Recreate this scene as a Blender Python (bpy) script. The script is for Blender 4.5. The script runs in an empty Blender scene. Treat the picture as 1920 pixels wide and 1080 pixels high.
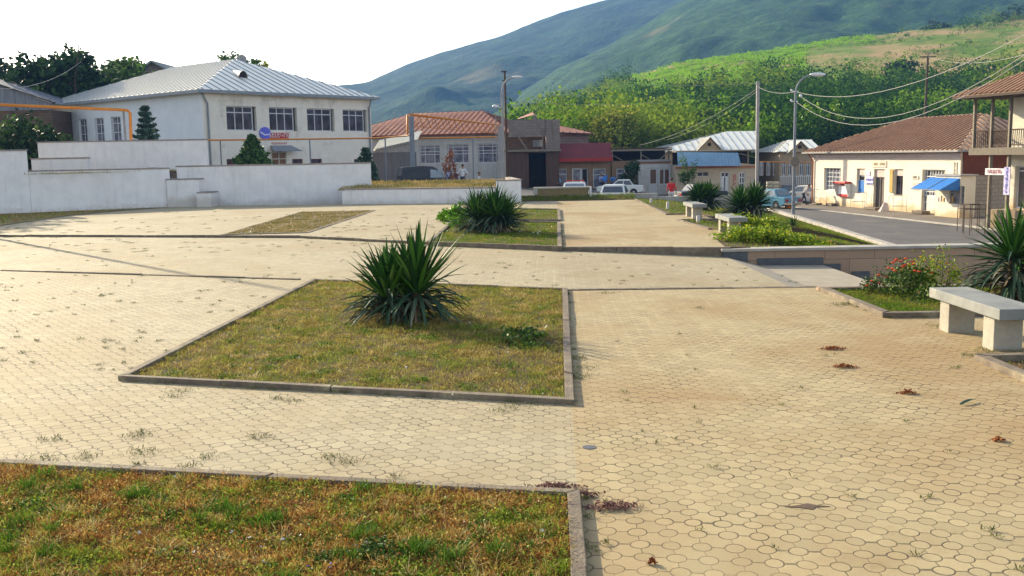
import bpy, math, random
import numpy as np
from mathutils import Vector, Matrix
R = math.radians
rnd = random.Random(7)
rng = np.random.default_rng(11)
scene = bpy.context.scene
col = scene.collection
V = Vector

# ------------------------------------------------------------------ camera
F_PX, PITCH, ROLL, CAM_H = 1850.0, math.atan(248 / 1850), R(1.0), 2.1
FW = V((0, math.cos(PITCH), -math.sin(PITCH)))
UP0 = V((0, math.sin(PITCH), math.cos(PITCH)))
RT0 = V((1, 0, 0))
RT = RT0 * math.cos(ROLL) - UP0 * math.sin(ROLL)
UP = RT0 * math.sin(ROLL) + UP0 * math.cos(ROLL)
CAM = V((0, 0, CAM_H))
cd = bpy.data.cameras.new('camera')
cd.sensor_width = 36
cd.lens = 36 * F_PX / 1920
cd.clip_end = 9000
cd.clip_start = 0.05
cam = bpy.data.objects.new('camera', cd)
col.objects.link(cam)
m3 = Matrix((RT, UP, -FW)).transposed()
cam.matrix_world = Matrix.Translation(CAM) @ m3.to_4x4()
scene.camera = cam

def ray(px, py):
    return FW + RT * ((px - 960) / F_PX) + UP * ((540 - py) / F_PX)
def atz(px, py, z=0.0):
    d = ray(px, py)
    return CAM + d * ((z - CAM_H) / d.z)
def aty(px, py, y):
    d = ray(px, py)
    return CAM + d * (y / d.y)
def onwall(px, py, A, B):
    """pixel -> (distance along the wall line A-B, height)"""
    d = ray(px, py)
    ax, ay = A[0], A[1]
    dx, dy = B[0] - ax, B[1] - ay
    L = math.hypot(dx, dy); dx /= L; dy /= L
    # CAM + t d = A + u e
    det = d.x * (-dy) - d.y * (-dx)
    t = (ax * (-dy) - ay * (-dx)) / det
    p = CAM + d * t
    return (p.x - ax) * dx + (p.y - ay) * dy, p.z
def hole(A, B, x0, x1, y0, y1):
    ym = (y0 + y1) / 2
    u0, _ = onwall(x0, ym, A, B); u1, _ = onwall(x1, ym, A, B)
    _, z1 = onwall((x0 + x1) / 2, y0, A, B); _, z0 = onwall((x0 + x1) / 2, y1, A, B)
    return (u0, u1, z0, z1)

def zs(x):
    return float(np.interp(x, [-30, -12, -4, 3, 10, 15, 24], [-0.2, -0.3, -0.35, -1.05, -1.25, -1.9, -2.1]))

# ------------------------------------------------------------------ materials
def S(h):
    h = h.lstrip('#')
    c = [int(h[i:i + 2], 16) / 255 for i in (0, 2, 4)]
    return tuple((x / 12.92 if x <= .04045 else ((x + .055) / 1.055) ** 2.4) for x in c)

class NT:
    def __init__(s, name):
        s.m = bpy.data.materials.new(name); s.m.use_nodes = True
        s.t = s.m.node_tree; s.n = s.t.nodes
        s.b = s.n['Principled BSDF']
        s.tc = None
    def node(s, t, **kw):
        n = s.n.new(t)
        for k, v in kw.items(): setattr(n, k, v)
        return n
    def link(s, a, b): s.t.links.new(a, b)
    def set(s, inp, v):
        if hasattr(v, 'is_linked') or isinstance(v, bpy.types.NodeSocket): s.link(v, inp)
        else: inp.default_value = v
    def co(s):
        if s.tc is None: s.tc = s.node('ShaderNodeTexCoord')
        return s.tc.outputs['Object']
    def math(s, op, a, b=None, c=None, clamp=False):
        n = s.node('ShaderNodeMath', operation=op); n.use_clamp = clamp
        s.set(n.inputs[0], a)
        if b is not None: s.set(n.inputs[1], b)
        if c is not None: s.set(n.inputs[2], c)
        return n.outputs[0]
    def noise(s, scale, detail=4, rough=.6, vec=None, out='Fac', dist=0):
        n = s.node('ShaderNodeTexNoise')
        s.link(vec if vec is not None else s.co(), n.inputs['Vector'])
        n.inputs['Scale'].default_value = scale; n.inputs['Detail'].default_value = detail
        n.inputs['Roughness'].default_value = rough; n.inputs['Distortion'].default_value = dist
        return n.outputs[out]
    def ramp(s, fac, stops, interp='LINEAR'):
        n = s.node('ShaderNodeValToRGB'); n.color_ramp.interpolation = interp
        el = n.color_ramp.elements
        while len(el) < len(stops): el.new(.5)
        for e, (p, c) in zip(el, stops):
            e.position = p
            e.color = (c, c, c, 1) if isinstance(c, (int, float)) else tuple(c)[:3] + (1,)
        s.link(fac, n.inputs[0])
        return n.outputs[0]
    def mix(s, f, a, b, mode='MIX'):
        n = s.node('ShaderNodeMix', data_type='RGBA', blend_type=mode)
        s.set(n.inputs[0], f)
        for i, v in ((6, a), (7, b)):
            if isinstance(v, tuple): v = tuple(v)[:3] + (1,)
            s.set(n.inputs[i], v)
        return n.outputs[2]
    def mapping(s, scale=(1, 1, 1), vec=None, rot=(0, 0, 0)):
        n = s.node('ShaderNodeMapping'); n.inputs['Scale'].default_value = scale; n.inputs['Rotation'].default_value = rot
        s.link(vec if vec is not None else s.co(), n.inputs['Vector'])
        return n.outputs[0]
    def bump(s, h, strength=.3, dist=.02):
        n = s.node('ShaderNodeBump'); n.inputs['Strength'].default_value = strength; n.inputs['Distance'].default_value = dist
        s.link(h, n.inputs['Height']); s.link(n.outputs[0], s.b.inputs['Normal'])
    def out(s, colr=None, rough=.8, spec=.3, metal=0):
        if colr is not None:
            if isinstance(colr, tuple): colr = tuple(colr)[:3] + (1,)
            s.set(s.b.inputs['Base Color'], colr)
        s.set(s.b.inputs['Roughness'], rough); s.b.inputs['Specular IOR Level'].default_value = spec
        s.set(s.b.inputs['Metallic'], metal)
        return s.m

def pm(name, c1, c2=None, scale=3, rough=.8, bump=0, bscale=40, metal=0, spec=.3, c3=None, stretch=None, lo=.35, hi=.65):
    """surface whose colour wanders between c1 and c2 (with blotches of c3)"""
    n = NT(name)
    if c2 is None: c2 = tuple(x * .82 for x in c1)
    vec = n.mapping(stretch) if stretch else None
    f = n.noise(scale, 5, .65, vec)
    c = n.mix(n.ramp(f, [(lo, 0.), (hi, 1.)]), c1, c2)
    if c3 is not None:
        g = n.noise(scale * .37, 6, .7, vec)
        c = n.mix(n.ramp(g, [(.55, 0.), (.68, 1.)]), c, c3)
    if bump: n.bump(n.noise(bscale, 4, .6), bump, .02)
    return n.out(c, rough, spec, metal)

def leafmat(name, stops, patch=None, pscale=.7, rough=.55, trans=.0, spec=.12):
    """leaf colour by leaf (random per island); patch = (stops) blended in by a low noise"""
    n = NT(name)
    g = n.node('ShaderNodeNewGeometry').outputs['Random Per Island']
    c = n.ramp(g, stops)
    if patch:
        c2 = n.ramp(g, patch)
        f = n.noise(pscale, 4, .6)
        c = n.mix(n.ramp(f, [(.42, 0.), (.6, 1.)]), c, c2)
    m = n.out(c, rough, spec)
    if trans:
        tr = n.node('ShaderNodeBsdfTranslucent'); n.link(c, tr.inputs['Color'])
        mx = n.node('ShaderNodeMixShader'); mx.inputs[0].default_value = trans
        n.link(n.b.outputs[0], mx.inputs[1]); n.link(tr.outputs[0], mx.inputs[2])
        n.link(mx.outputs[0], n.n['Material Output'].inputs['Surface'])
    return m

def grassmat(name, dry, green, s1, bias=0.5):
    """turf: the hue comes from patches of dry and green growth, each blade only wanders a little round it"""
    n = NT(name)
    g = n.node('ShaderNodeNewGeometry').outputs['Random Per Island']
    k = n.math('ADD', n.math('MULTIPLY', g, .6), n.math('MULTIPLY', n.noise(11.0, 4, .75), 1.5))  # strong tone contrast also paints the dark shade between clumps into the blades
    k = n.math('SUBTRACT', k, .58)
    a = n.ramp(k, dry); b = n.ramp(k, green)
    f = n.math('ADD', n.noise(s1, 5, .72), n.math('MULTIPLY', n.math('SUBTRACT', g, .5), .22))
    c = n.mix(n.ramp(f, [(bias - .05, 0.), (bias + .07, 1.)]), a, b)
    m = n.out(c, .75, .1)
    tr = n.node('ShaderNodeBsdfTranslucent'); n.link(c, tr.inputs['Color'])
    mx = n.node('ShaderNodeMixShader'); mx.inputs[0].default_value = .35
    n.link(n.b.outputs[0], mx.inputs[1]); n.link(tr.outputs[0], mx.inputs[2]); n.link(mx.outputs[0], n.n['Material Output'].inputs['Surface'])
    return m

# ------------------------------------------------------------------ objects
INV = {}
def tag(o, label=None, cat=None, group=None, kind=None):
    if label: o['label'] = label
    if cat: o['category'] = cat
    if group: o['group'] = group
    if kind: o['kind'] = kind
    return o
def thing(name, label, cat, loc=(0, 0, 0), rotz=0.0, group=None):
    o = bpy.data.objects.new(name, None); col.objects.link(o)
    o.empty_display_size = .2
    o.location = loc; o.rotation_euler = (0, 0, rotz)
    INV[o] = (Matrix.Translation(V(loc)) @ Matrix.Rotation(rotz, 4, 'Z')).inverted()
    return tag(o, label, cat, group)

class MB:
    """collects shapes in world coordinates; build() links them as ONE mesh object"""
    def __init__(s): s.v = []; s.f = []; s.mi = []; s.sm = []; s.cur = 0; s.smooth = False
    def add(s, vs, fs):
        o = len(s.v); s.v += [tuple(p) for p in vs]
        for f in fs:
            s.f.append(tuple(i + o for i in f)); s.mi.append(s.cur); s.sm.append(s.smooth)
    def quad(s, *p): s.add(p, [tuple(range(len(p)))])
    def box(s, c, size, rz=0.0, tilt=None):
        hx, hy, hz = size[0] / 2, size[1] / 2, size[2] / 2
        m = Matrix.Rotation(rz, 3, 'Z')
        if tilt is not None: m = m @ tilt
        c = V(c)
        vs = [c + m @ V((x, y, z)) for z in (-hz, hz) for y in (-hy, hy) for x in (-hx, hx)]
        s.add(vs, [(0, 2, 3, 1), (4, 5, 7, 6), (0, 1, 5, 4), (2, 6, 7, 3), (0, 4, 6, 2), (1, 3, 7, 5)])
    def b2(s, p, q):
        s.box([(p[i] + q[i]) / 2 for i in range(3)], [abs(q[i] - p[i]) for i in range(3)])
    def prism(s, poly, z0, z1):
        """poly: 2-D ring (counter-clockwise); z0/z1 number or list"""
        n = len(poly)
        a = z0 if isinstance(z0, (list, tuple)) else [z0] * n
        b = z1 if isinstance(z1, (list, tuple)) else [z1] * n
        vs = [(p[0], p[1], a[i]) for i, p in enumerate(poly)] + [(p[0], p[1], b[i]) for i, p in enumerate(poly)]
        fs = [tuple(range(n))[::-1], tuple(range(n, 2 * n))]
        fs += [(i, (i + 1) % n, n + (i + 1) % n, n + i) for i in range(n)]
        s.add(vs, fs)
    def slab(s, A, B, t, z0, z1, side=1):
        """wall slab along the line A-B, thickness t to its left (side=1)"""
        A = V((A[0], A[1])); B = V((B[0], B[1])); d = (B - A).normalized(); n = V((-d.y, d.x)) * t * side
        p = [A, B, B + n, A + n]
        if side < 0: p = p[::-1]
        za = z0 if isinstance(z0, tuple) else (z0, z0); zb = z1 if isinstance(z1, tuple) else (z1, z1)
        if side < 0: s.prism(p, [za[0], za[1], za[1], za[0]], [zb[0], zb[1], zb[1], zb[0]])
        else: s.prism(p, [za[0], za[1], za[1], za[0]], [zb[0], zb[1], zb[1], zb[0]])
    def bar(s, a, b, w, h=None, up=None):
        """rectangular bar from a to b"""
        a = V(a); b = V(b); h = h or w
        d = (b - a).normalized(); u = V(up) if up else V((0, 0, 1))
        if abs(d.dot(u)) > .98: u = V((0, 1, 0))
        x = d.cross(u).normalized() * w / 2; y = x.cross(d).normalized() * h / 2
        vs = [p + i * x + j * y for p in (a, b) for i, j in ((-1, -1), (1, -1), (1, 1), (-1, 1))]
        s.add(vs, [(0, 3, 2, 1), (4, 5, 6, 7), (0, 1, 5, 4), (1, 2, 6, 5), (2, 3, 7, 6), (3, 0, 4, 7)])
    def cyl(s, a, b, r0, r1=None, n=10, cap=True):
        s.tube([a, b], [r0, r0 if r1 is None else r1], n, cap)
    def tube(s, pts, r, n=8, cap=True):
        pts = [V(p) for p in pts]; rs = r if isinstance(r, (list, tuple)) else [r] * len(pts)
        sm = s.smooth; s.smooth = True
        ref = None; vs = []
        for i, p in enumerate(pts):
            d = (pts[min(i + 1, len(pts) - 1)] - pts[max(i - 1, 0)]).normalized()
            if ref is None: ref = V((0, 0, 1)) if abs(d.z) < .9 else V((1, 0, 0))
            x = d.cross(ref).normalized(); y = x.cross(d).normalized(); ref = y
            vs += [p + (x * math.cos(2 * math.pi * k / n) + y * math.sin(2 * math.pi * k / n)) * rs[i] for k in range(n)]
        fs = [(i * n + k, i * n + (k + 1) % n, (i + 1) * n + (k + 1) % n, (i + 1) * n + k) for i in range(len(pts) - 1) for k in range(n)]
        s.add(vs, fs); s.smooth = False
        if cap:
            s.add(vs[:n], [tuple(range(n))[::-1]]); s.add(vs[-n:], [tuple(range(n))])
        s.smooth = sm
    def ball(s, c, r, n=10, m=7, sc=(1, 1, 1)):
        c = V(c); vs = []; sm = s.smooth; s.smooth = True
        for j in range(m + 1):
            t = math.pi * j / m
            for k in range(n):
                a = 2 * math.pi * k / n
                vs.append(c + V((math.sin(t) * math.cos(a) * sc[0], math.sin(t) * math.sin(a) * sc[1], math.cos(t) * sc[2])) * r)
        fs = [(j * n + k, (j + 1) * n + k, (j + 1) * n + (k + 1) % n, j * n + (k + 1) % n) for j in range(m) for k in range(n)]
        s.add(vs, fs); s.smooth = sm
    def wall(s, A, B, z0, z1, holes=(), depth=.2):
        """face from A to B (outside on the right-hand side), with openings and their reveals"""
        A = V((A[0], A[1])); B = V((B[0], B[1])); L = (B - A).length; d = (B - A) / L; n = V((-d.y, d.x)) * depth
        us = sorted({0, L} | {h[0] for h in holes} | {h[1] for h in holes}); us = [u for u in us if 0 <= u <= L]
        zz = sorted({z0, z1} | {h[2] for h in holes} | {h[3] for h in holes}); zz = [z for z in zz if z0 <= z <= z1]
        P = lambda u, z, k=0: (A.x + d.x * u + n.x * k, A.y + d.y * u + n.y * k, z)
        for i in range(len(us) - 1):
            for j in range(len(zz) - 1):
                um = (us[i] + us[i + 1]) / 2; zm = (zz[j] + zz[j + 1]) / 2
                if any(h[0] < um < h[1] and h[2] < zm < h[3] for h in holes): continue
                s.quad(P(us[i], zz[j]), P(us[i + 1], zz[j]), P(us[i + 1], zz[j + 1]), P(us[i], zz[j + 1]))
        for (a, b, c, e) in [h[:4] for h in holes]:
            c = max(c, z0); e = min(e, z1)
            s.quad(P(a, c), P(a, e), P(a, e, 1), P(a, c, 1)); s.quad(P(b, c), P(b, c, 1), P(b, e, 1), P(b, e))
            s.quad(P(a, e), P(b, e), P(b, e, 1), P(a, e, 1)); s.quad(P(a, c), P(a, c, 1), P(b, c, 1), P(b, c))
    def seams(s, poly, a, b, spacing, w, h, off=0.0):
        poly = [V(p) for p in poly]; a = V(a); b = V(b); e = (b - a).normalized()
        n = (poly[1] - poly[0]).cross(poly[2] - poly[0]).normalized()
        if n.z < 0: n = -n
        up = n.cross(e).normalized()
        if up.z < 0: up = -up
        q = [((p - a).dot(e), (p - a).dot(up)) for p in poly]
        t = min(x for x, _ in q) + spacing / 2 + off; tm = max(x for x, _ in q)
        while t < tm:
            c = []
            for i in range(len(q)):
                (x0, y0), (x1, y1) = q[i], q[(i + 1) % len(q)]
                if (x0 - t) * (x1 - t) < 0: c.append(y0 + (y1 - y0) * (t - x0) / (x1 - x0))
            if len(c) >= 2 and max(c) - min(c) > .15:
                p0 = a + e * t + up * (min(c) + .01) + n * (h / 2 + .002); p1 = a + e * t + up * (max(c) - .02) + n * (h / 2 + .002)
                s.bar(p0, p1, w, h, up=n)
            t += spacing
    def build(s, name, mats, parent=None, label=None, cat=None, group=None, kind=None, bevel=0):
        me = bpy.data.meshes.new(name)
        inv = INV.get(parent)
        vs = s.v if inv is None else [tuple(inv @ V(p)) for p in s.v]
        me.from_pydata(vs, [], s.f)
        for m in (mats if isinstance(mats, (list, tuple)) else [mats]): me.materials.append(m)
        me.polygons.foreach_set('material_index', s.mi); me.polygons.foreach_set('use_smooth', s.sm)
        me.update()
        o = bpy.data.objects.new(name, me); col.objects.link(o)
        if parent is not None: o.parent = parent; INV[o] = inv
        if bevel:
            b = o.modifiers.new('bevel', 'BEVEL'); b.width = bevel; b.segments = 2; b.limit_method = 'ANGLE'; b.angle_limit = R(40)
        return tag(o, label, cat, group, kind)

def npmesh(name, verts, faces, mats, parent=None, mi=None, smooth=False, **kw):
    """verts (N,3) array, faces (M,k) array -> one mesh object"""
    me = bpy.data.meshes.new(name)
    verts = np.asarray(verts, dtype=np.float64).reshape(-1, 3)
    inv = INV.get(parent)
    if inv is not None:
        A = np.array(inv); verts = verts @ A[:3, :3].T + A[:3, 3]
    faces = np.asarray(faces, dtype=np.int32); k = faces.shape[1]; M = len(faces)
    me.vertices.add(len(verts)); me.vertices.foreach_set('co', verts.astype(np.float32).ravel())
    me.loops.add(M * k); me.loops.foreach_set('vertex_index', faces.ravel())
    me.polygons.add(M); me.polygons.foreach_set('loop_start', np.arange(0, M * k, k, dtype=np.int32))
    for m in (mats if isinstance(mats, (list, tuple)) else [mats]): me.materials.append(m)
    if mi is not None: me.polygons.foreach_set('material_index', np.asarray(mi, dtype=np.int32))
    me.polygons.foreach_set('use_smooth', np.full(M, smooth))
    me.update(calc_edges=True); me.validate()
    o = bpy.data.objects.new(name, me); col.objects.link(o)
    if parent is not None: o.parent = parent; INV[o] = inv
    return tag(o, **kw)

def copy_tree(o, parent=None):
    c = o.copy(); col.objects.link(c)
    if parent is not None: c.parent = parent
    for ch in o.children: copy_tree(ch, c)
    return c

def text(s, size, mat, parent, pos, xdir, updir, name='lettering', depth=.01, bold=0.0, sx=1.0):
    cu = bpy.data.curves.new('t', 'FONT'); cu.body = s; cu.size = size; cu.align_x = 'CENTER'; cu.align_y = 'CENTER'
    cu.extrude = depth / 2; cu.offset = bold
    t = bpy.data.objects.new('t', cu); col.objects.link(t)
    dg = bpy.context.evaluated_depsgraph_get(); dg.update()
    me = bpy.data.meshes.new_from_object(t.evaluated_get(dg)); me.name = name
    bpy.data.objects.remove(t)
    x = V(xdir).normalized(); u = V(updir).normalized(); n = x.cross(u)
    M = Matrix((x * sx, u, n)).transposed().to_4x4(); M.translation = V(pos)
    if parent in INV: M = INV[parent] @ M
    me.transform(M); me.materials.clear(); me.materials.append(mat)
    o = bpy.data.objects.new(name, me); col.objects.link(o)
    if parent is not None: o.parent = parent
    return o

def cards(c, size, n_rng, up_bias=0.0, aspect=1.6):
    """leaf-sized rhombic faces at points c (N,3) with half-lengths size (N,)"""
    N = len(c)
    a = n_rng.normal(size=(N, 3)); a[:, 2] = a[:, 2] * (1 - up_bias)
    a /= np.linalg.norm(a, axis=1)[:, None] + 1e-9
    b = n_rng.normal(size=(N, 3)); b -= (b * a).sum(1)[:, None] * a; b /= np.linalg.norm(b, axis=1)[:, None] + 1e-9
    L = size[:, None]; W = (size / aspect)[:, None]
    v = np.stack([c - a * L, c + b * W, c + a * L, c - b * W], 1).reshape(-1, 3)
    return v, np.arange(4 * N, dtype=np.int32).reshape(-1, 4)
# ------------------------------------------------------------------ shared materials
def paver_mat(name, warm, stain, stain_amt, p=.18, q=.19):
    n = NT(name)
    co = n.co()
    nz = n.noise(2.2, 2, .5, out='Color')
    vm = n.node('ShaderNodeVectorMath', operation='SCALE'); n.link(nz, vm.inputs[0]); vm.inputs['Scale'].default_value = .05
    va = n.node('ShaderNodeVectorMath', operation='ADD'); n.link(co, va.inputs[0]); n.link(vm.outputs[0], va.inputs[1])
    sep = n.node('ShaderNodeSeparateXYZ'); n.link(va.outputs[0], sep.inputs[0])
    x, y = sep.outputs[0], sep.outputs[1]
    u = n.math('DIVIDE', n.math('SUBTRACT', x, n.math('MULTIPLY', y, .04)), p)
    v = n.math('DIVIDE', n.math('ADD', y, n.math('MULTIPLY', x, .16)), q)
    ru = n.math('ROUND', u); rv = n.math('ROUND', v)
    fu = n.math('SUBTRACT', u, ru); fv = n.math('SUBTRACT', v, rv)
    dy = n.math('SUBTRACT', fv, n.math('MULTIPLY', fu, .16))
    r = n.math('SQRT', n.math('ADD', n.math('MULTIPLY', fu, fu), n.math('MULTIPLY', dy, dy)))
    RR = .315
    ring = n.math('ABSOLUTE', n.math('SUBTRACT', r, RR))
    inside = n.math('SUBTRACT', RR, r)
    dash = n.ramp(n.noise(1.0, 5, .75, n.mapping((1.3, 7.5, 1))), [(.47, 0.), (.63, .060)])
    rowl = n.math('MAXIMUM', n.math('SUBTRACT', n.math('ABSOLUTE', fv), dash), inside)
    coll = n.math('MAXIMUM', n.math('ABSOLUTE', fu), inside)
    coll = n.math('ADD', coll, .009)
    d = n.math('MINIMUM', n.math('SUBTRACT', ring, n.math('MULTIPLY', dash, .18)), n.math('MINIMUM', rowl, coll))
    wv = n.noise(1.6, 4, .7)
    w = n.ramp(wv, [(.33, .008), (.52, .015), (.70, .038)])
    joint = n.math('SUBTRACT', 1.0, n.math('DIVIDE', n.math('SUBTRACT', d, n.math('MULTIPLY', w, .55)), n.math('ADD', n.math('MULTIPLY', w, .8), .006)), clamp=True)
    joint.node.use_clamp = True
    # tile tone: circle / bow-tie by cell
    circ = n.math('GREATER_THAN', RR, r)
    cell = n.node('ShaderNodeCombineXYZ')
    n.link(n.math('FLOOR', n.math('ADD', n.math('MULTIPLY', u, 1.0), n.math('MULTIPLY', circ, .5))), cell.inputs[0])
    n.link(n.math('FLOOR', n.math('ADD', v, n.math('MULTIPLY', circ, .5))), cell.inputs[1]); n.link(circ, cell.inputs[2])
    wn = n.node('ShaderNodeTexWhiteNoise', noise_dimensions='3D'); n.link(cell.outputs[0], wn.inputs['Vector'])
    base = n.mix(n.math('MULTIPLY', wn.outputs[0], 1.0), tuple(c * .86 for c in warm), tuple(min(1, c * 1.07) for c in warm))
    base = n.mix(n.ramp(n.noise(45, 4, .7), [(.3, 0.), (.8, .35)]), base, tuple(c * .75 for c in warm))
    big = n.noise(.33, 6, .62, dist=.4)
    base = n.mix(n.math('MULTIPLY', n.ramp(big, [(.44, 0.), (.62, 1.)]), stain_amt), base, stain)
    mid = n.noise(1.5, 6, .75)
    base = n.mix(n.math('MULTIPLY', n.ramp(mid, [(.55, 0.), (.75, 1.)]), stain_amt * .6), base, tuple(c * .72 for c in stain))
    jc = n.mix(n.ramp(n.noise(3.1, 3, .6), [(.45, 0.), (.62, 1.)]), (.085, .062, .042), (.065, .06, .028))
    jm = n.ramp(n.noise(.8, 4, .65), [(.30, .32), (.62, .85)])
    c = n.mix(n.math('MULTIPLY', joint, jm), base, jc)
    h = n.math('ADD', n.math('ADD', n.math('SUBTRACT', 1.0, joint), n.math('MULTIPLY', wn.outputs[0], .35)), n.math('MULTIPLY', n.noise(60, 3, .6), .3))
    n.bump(h, .8, .009)
    return n.out(c, .82, .25)

M = {}
M['pave'] = paver_mat('concrete_pavers_cream', (.40, .335, .21), (.32, .24, .125), .6, .165, .175)
M['walk'] = paver_mat('concrete_pavers_tan', (.41, .325, .18), (.31, .205, .09), .85, .165, .175)
M['kerb'] = pm('kerb_stone', (.22, .175, .12), (.13, .10, .075), 6, .85, .6, 45, c3=(.31, .26, .17))
M['concrete'] = pm('smooth_concrete', (.36, .31, .23), (.29, .245, .18), 2.5, .8, .2, 50, c3=(.24, .22, .18))
M['white_wall_plain'] = pm('whitewash', (.80, .77, .76), (.72, .69, .68), 1.6, .85, .25, 30, c3=(.62, .58, .55))
def washmat():
    n = NT('whitewash_wall')
    c = n.mix(n.ramp(n.noise(1.4, 5, .65), [(.35, 0.), (.65, 1.)]), (.80, .77, .755), (.70, .67, .66))
    st = n.noise(1.0, 6, .75, n.mapping((3.5, 3.5, .35))); c = n.mix(n.ramp(st, [(.52, 0.), (.74, .55)]), c, (.52, .48, .44))
    z = n.node('ShaderNodeSeparateXYZ'); n.link(n.co(), z.inputs[0])
    lim = n.math('ADD', n.math('MULTIPLY', n.noise(1.7, 6, .8), .9), .12)
    f = n.math('MULTIPLY', n.math('SUBTRACT', lim, z.outputs[2]), 3.0, clamp=True)
    c = n.mix(n.math('MULTIPLY', f, .55), c, (.40, .34, .27))
    sp = n.noise(5, 6, .8); c = n.mix(n.ramp(sp, [(.66, 0.), (.70, .7)]), c, (.42, .38, .34))
    n.bump(n.noise(14, 5, .65), .35, .02)
    return n.out(c, .88, .2)
M['white_wall'] = washmat()
M['cap'] = pm('wall_cap', (.36, .30, .27), (.24, .20, .18), 4, .9, .3, 40)
M['soil'] = pm('lawn_soil', (.10, .06, .025), (.065, .045, .02), 5, .95, .8, 50, c3=(.065, .08, .02))
M['drysoil'] = pm('dry_soil', (.24, .18, .09), (.17, .13, .06), 3, .95, .6, 30)
M['ground'] = pm('bare_ground', (.20, .165, .12), (.14, .12, .085), .35, .95, .5, 8, c3=(.10, .12, .045))
M['asphalt'] = pm('asphalt', (.125, .115, .108), (.095, .088, .083), .8, .9, .35, 60, c3=(.17, .15, .125))
M['pavement'] = pm('pavement_dirt', (.21, .175, .14), (.15, .125, .10), 1.2, .95, .3, 20)
M['kerb_pale'] = pm('kerb_pale', (.42, .39, .34), (.30, .27, .23), 2, .85, .3, 20)
M['clad'] = None
def clad_mat():
    n = NT('stone_cladding')
    br = n.node('ShaderNodeTexBrick'); br.offset = .5
    mp = n.mapping((1, 1, 1), rot=(R(90), 0, 0)); n.link(mp, br.inputs['Vector'])
    for k, v in (('Scale', 1.0), ('Mortar Size', .006), ('Brick Width', 1.1), ('Row Height', .36)): br.inputs[k].default_value = v
    br.inputs['Color1'].default_value = (.40, .27, .175, 1); br.inputs['Color2'].default_value = (.34, .225, .15, 1); br.inputs['Mortar'].default_value = (.12, .09, .07, 1)
    c = n.mix(n.ramp(n.noise(3, 4, .6), [(.3, 0.), (.8, .5)]), br.outputs[0], (.28, .19, .13))
    return n.out(c, .75, .3)
M['clad'] = clad_mat()
M['greystone'] = pm('dark_grey_stone', (.10, .105, .11), (.07, .075, .085), 4, .6, .2, 30)

# ------------------------------------------------------------------ ground sheets
def sheet(name, poly, mat, z=0.0, zf=None, res=None, **kw):
    """flat or height-field sheet over a 2-D polygon"""
    mb = MB()
    mb.add([(p[0], p[1], zf(p[0], p[1]) if zf else z) for p in poly], [tuple(range(len(poly)))])
    return mb.build(name, mat, None, **kw)
def gridsheet(name, rows, zf, mat, nu=24, **kw):
    """rows: (y_left, x_left, y_right, x_right)"""
    vs = []
    for (ya, xa, yb, xb) in rows:
        for i in range(nu + 1):
            t = i / nu; x = xa + (xb - xa) * t; y = ya + (yb - ya) * t
            vs.append((x, y, zf(x, y, t)))
    k = nu + 1
    fs = [(j * k + i, j * k + i + 1, (j + 1) * k + i + 1, (j + 1) * k + i) for j in range(len(rows) - 1) for i in range(nu)]
    return npmesh(name, np.array(vs), np.array(fs), mat, smooth=True, **kw)

xs = list(np.linspace(-140, 180, 161)); ys = list(np.linspace(-40, 150, 96))
def zground(x, y):
    z = zs(x)
    t = min(1, max(0, (y - 104) / 40)); z += t * 2.5 * (1 if x < 60 else 1)
    if y < 47.2: z = z - .35
    if x > 26 and y < 60: z += 0
    return z
gridsheet('ground', [(y, -140, y, 180) for y in ys], lambda x, y, t: zground(x, y), M['ground'], nu=160, kind='structure')
rd = gridsheet('road', [(y, 13.6 + (y - 21.6) * .08, y, 24.6 - (y - 54) * .225) for y in np.linspace(18, 71, 14)], lambda x, y, t: zs(x) + .05, M['asphalt'], nu=20, kind='structure')
for k_ in range(1): pass
sq = gridsheet('street', [(y, -14, y, 24.6 - (y - 54) * .225 if y > 71 else 20.77) for y in np.linspace(56, 93, 20)], lambda x, y, t: zs(x) + .02, M['asphalt'], nu=60, kind='structure')

P2 = lambda p: (p.x, p.y)
FRONT = [(-24, 24.5), P2(atz(0, 508)), P2(atz(560, 525)), P2(atz(1062, 545)), P2(atz(1535, 539)), (4.8, 14.75)]
BACK = [(-24, 32.0), P2(atz(47, 441)), P2(atz(560, 443)), P2(atz(800, 455)), P2(atz(1052, 465)), P2(atz(1370, 465))]
def ylin(L, x): return float(np.interp(x, [p[0] for p in L], [p[1] for p in L]))
seam = lambda y: .12 + .045 * y
def zstrip(x): return float(np.interp(x, [-24, .8, 4.75, 5.45], [-.045, -.05, -.20, -.39]))
# near plaza (cream) left of the seam, walkway (tan) right of it
ys_ = seam(15.3)
sheet('plaza_paving', [(seam(-6), -6)] + [(ys_, ylin(FRONT, ys_))] + [p for p in FRONT[::-1] if p[0] < ys_ - .05] + [(-24, -6)], M['pave'], 0, kind='structure')
sheet('walkway_paving', [(seam(-6), -6), (9.5, -6), (9.5, 14.75), (4.8, 14.75), FRONT[4], (ys_, ylin(FRONT, ys_))], M['walk'], 0, kind='structure')
# cross strip, dipping to the right towards the steps
xs_ = sorted(set([-24, 4.75] + [p[0] for p in FRONT + BACK if -24 <= p[0] <= 4.75] + [0.0]))
vs = []
for x in xs_: vs += [(x, ylin(FRONT, x), zstrip(x)), (x, ylin(BACK, x), zstrip(x))]
npmesh('cross_path_paving', vs, [(2 * i, 2 * i + 2, 2 * i + 3, 2 * i + 1) for i in range(len(xs_) - 1)], M['pave'], kind='structure')
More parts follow.
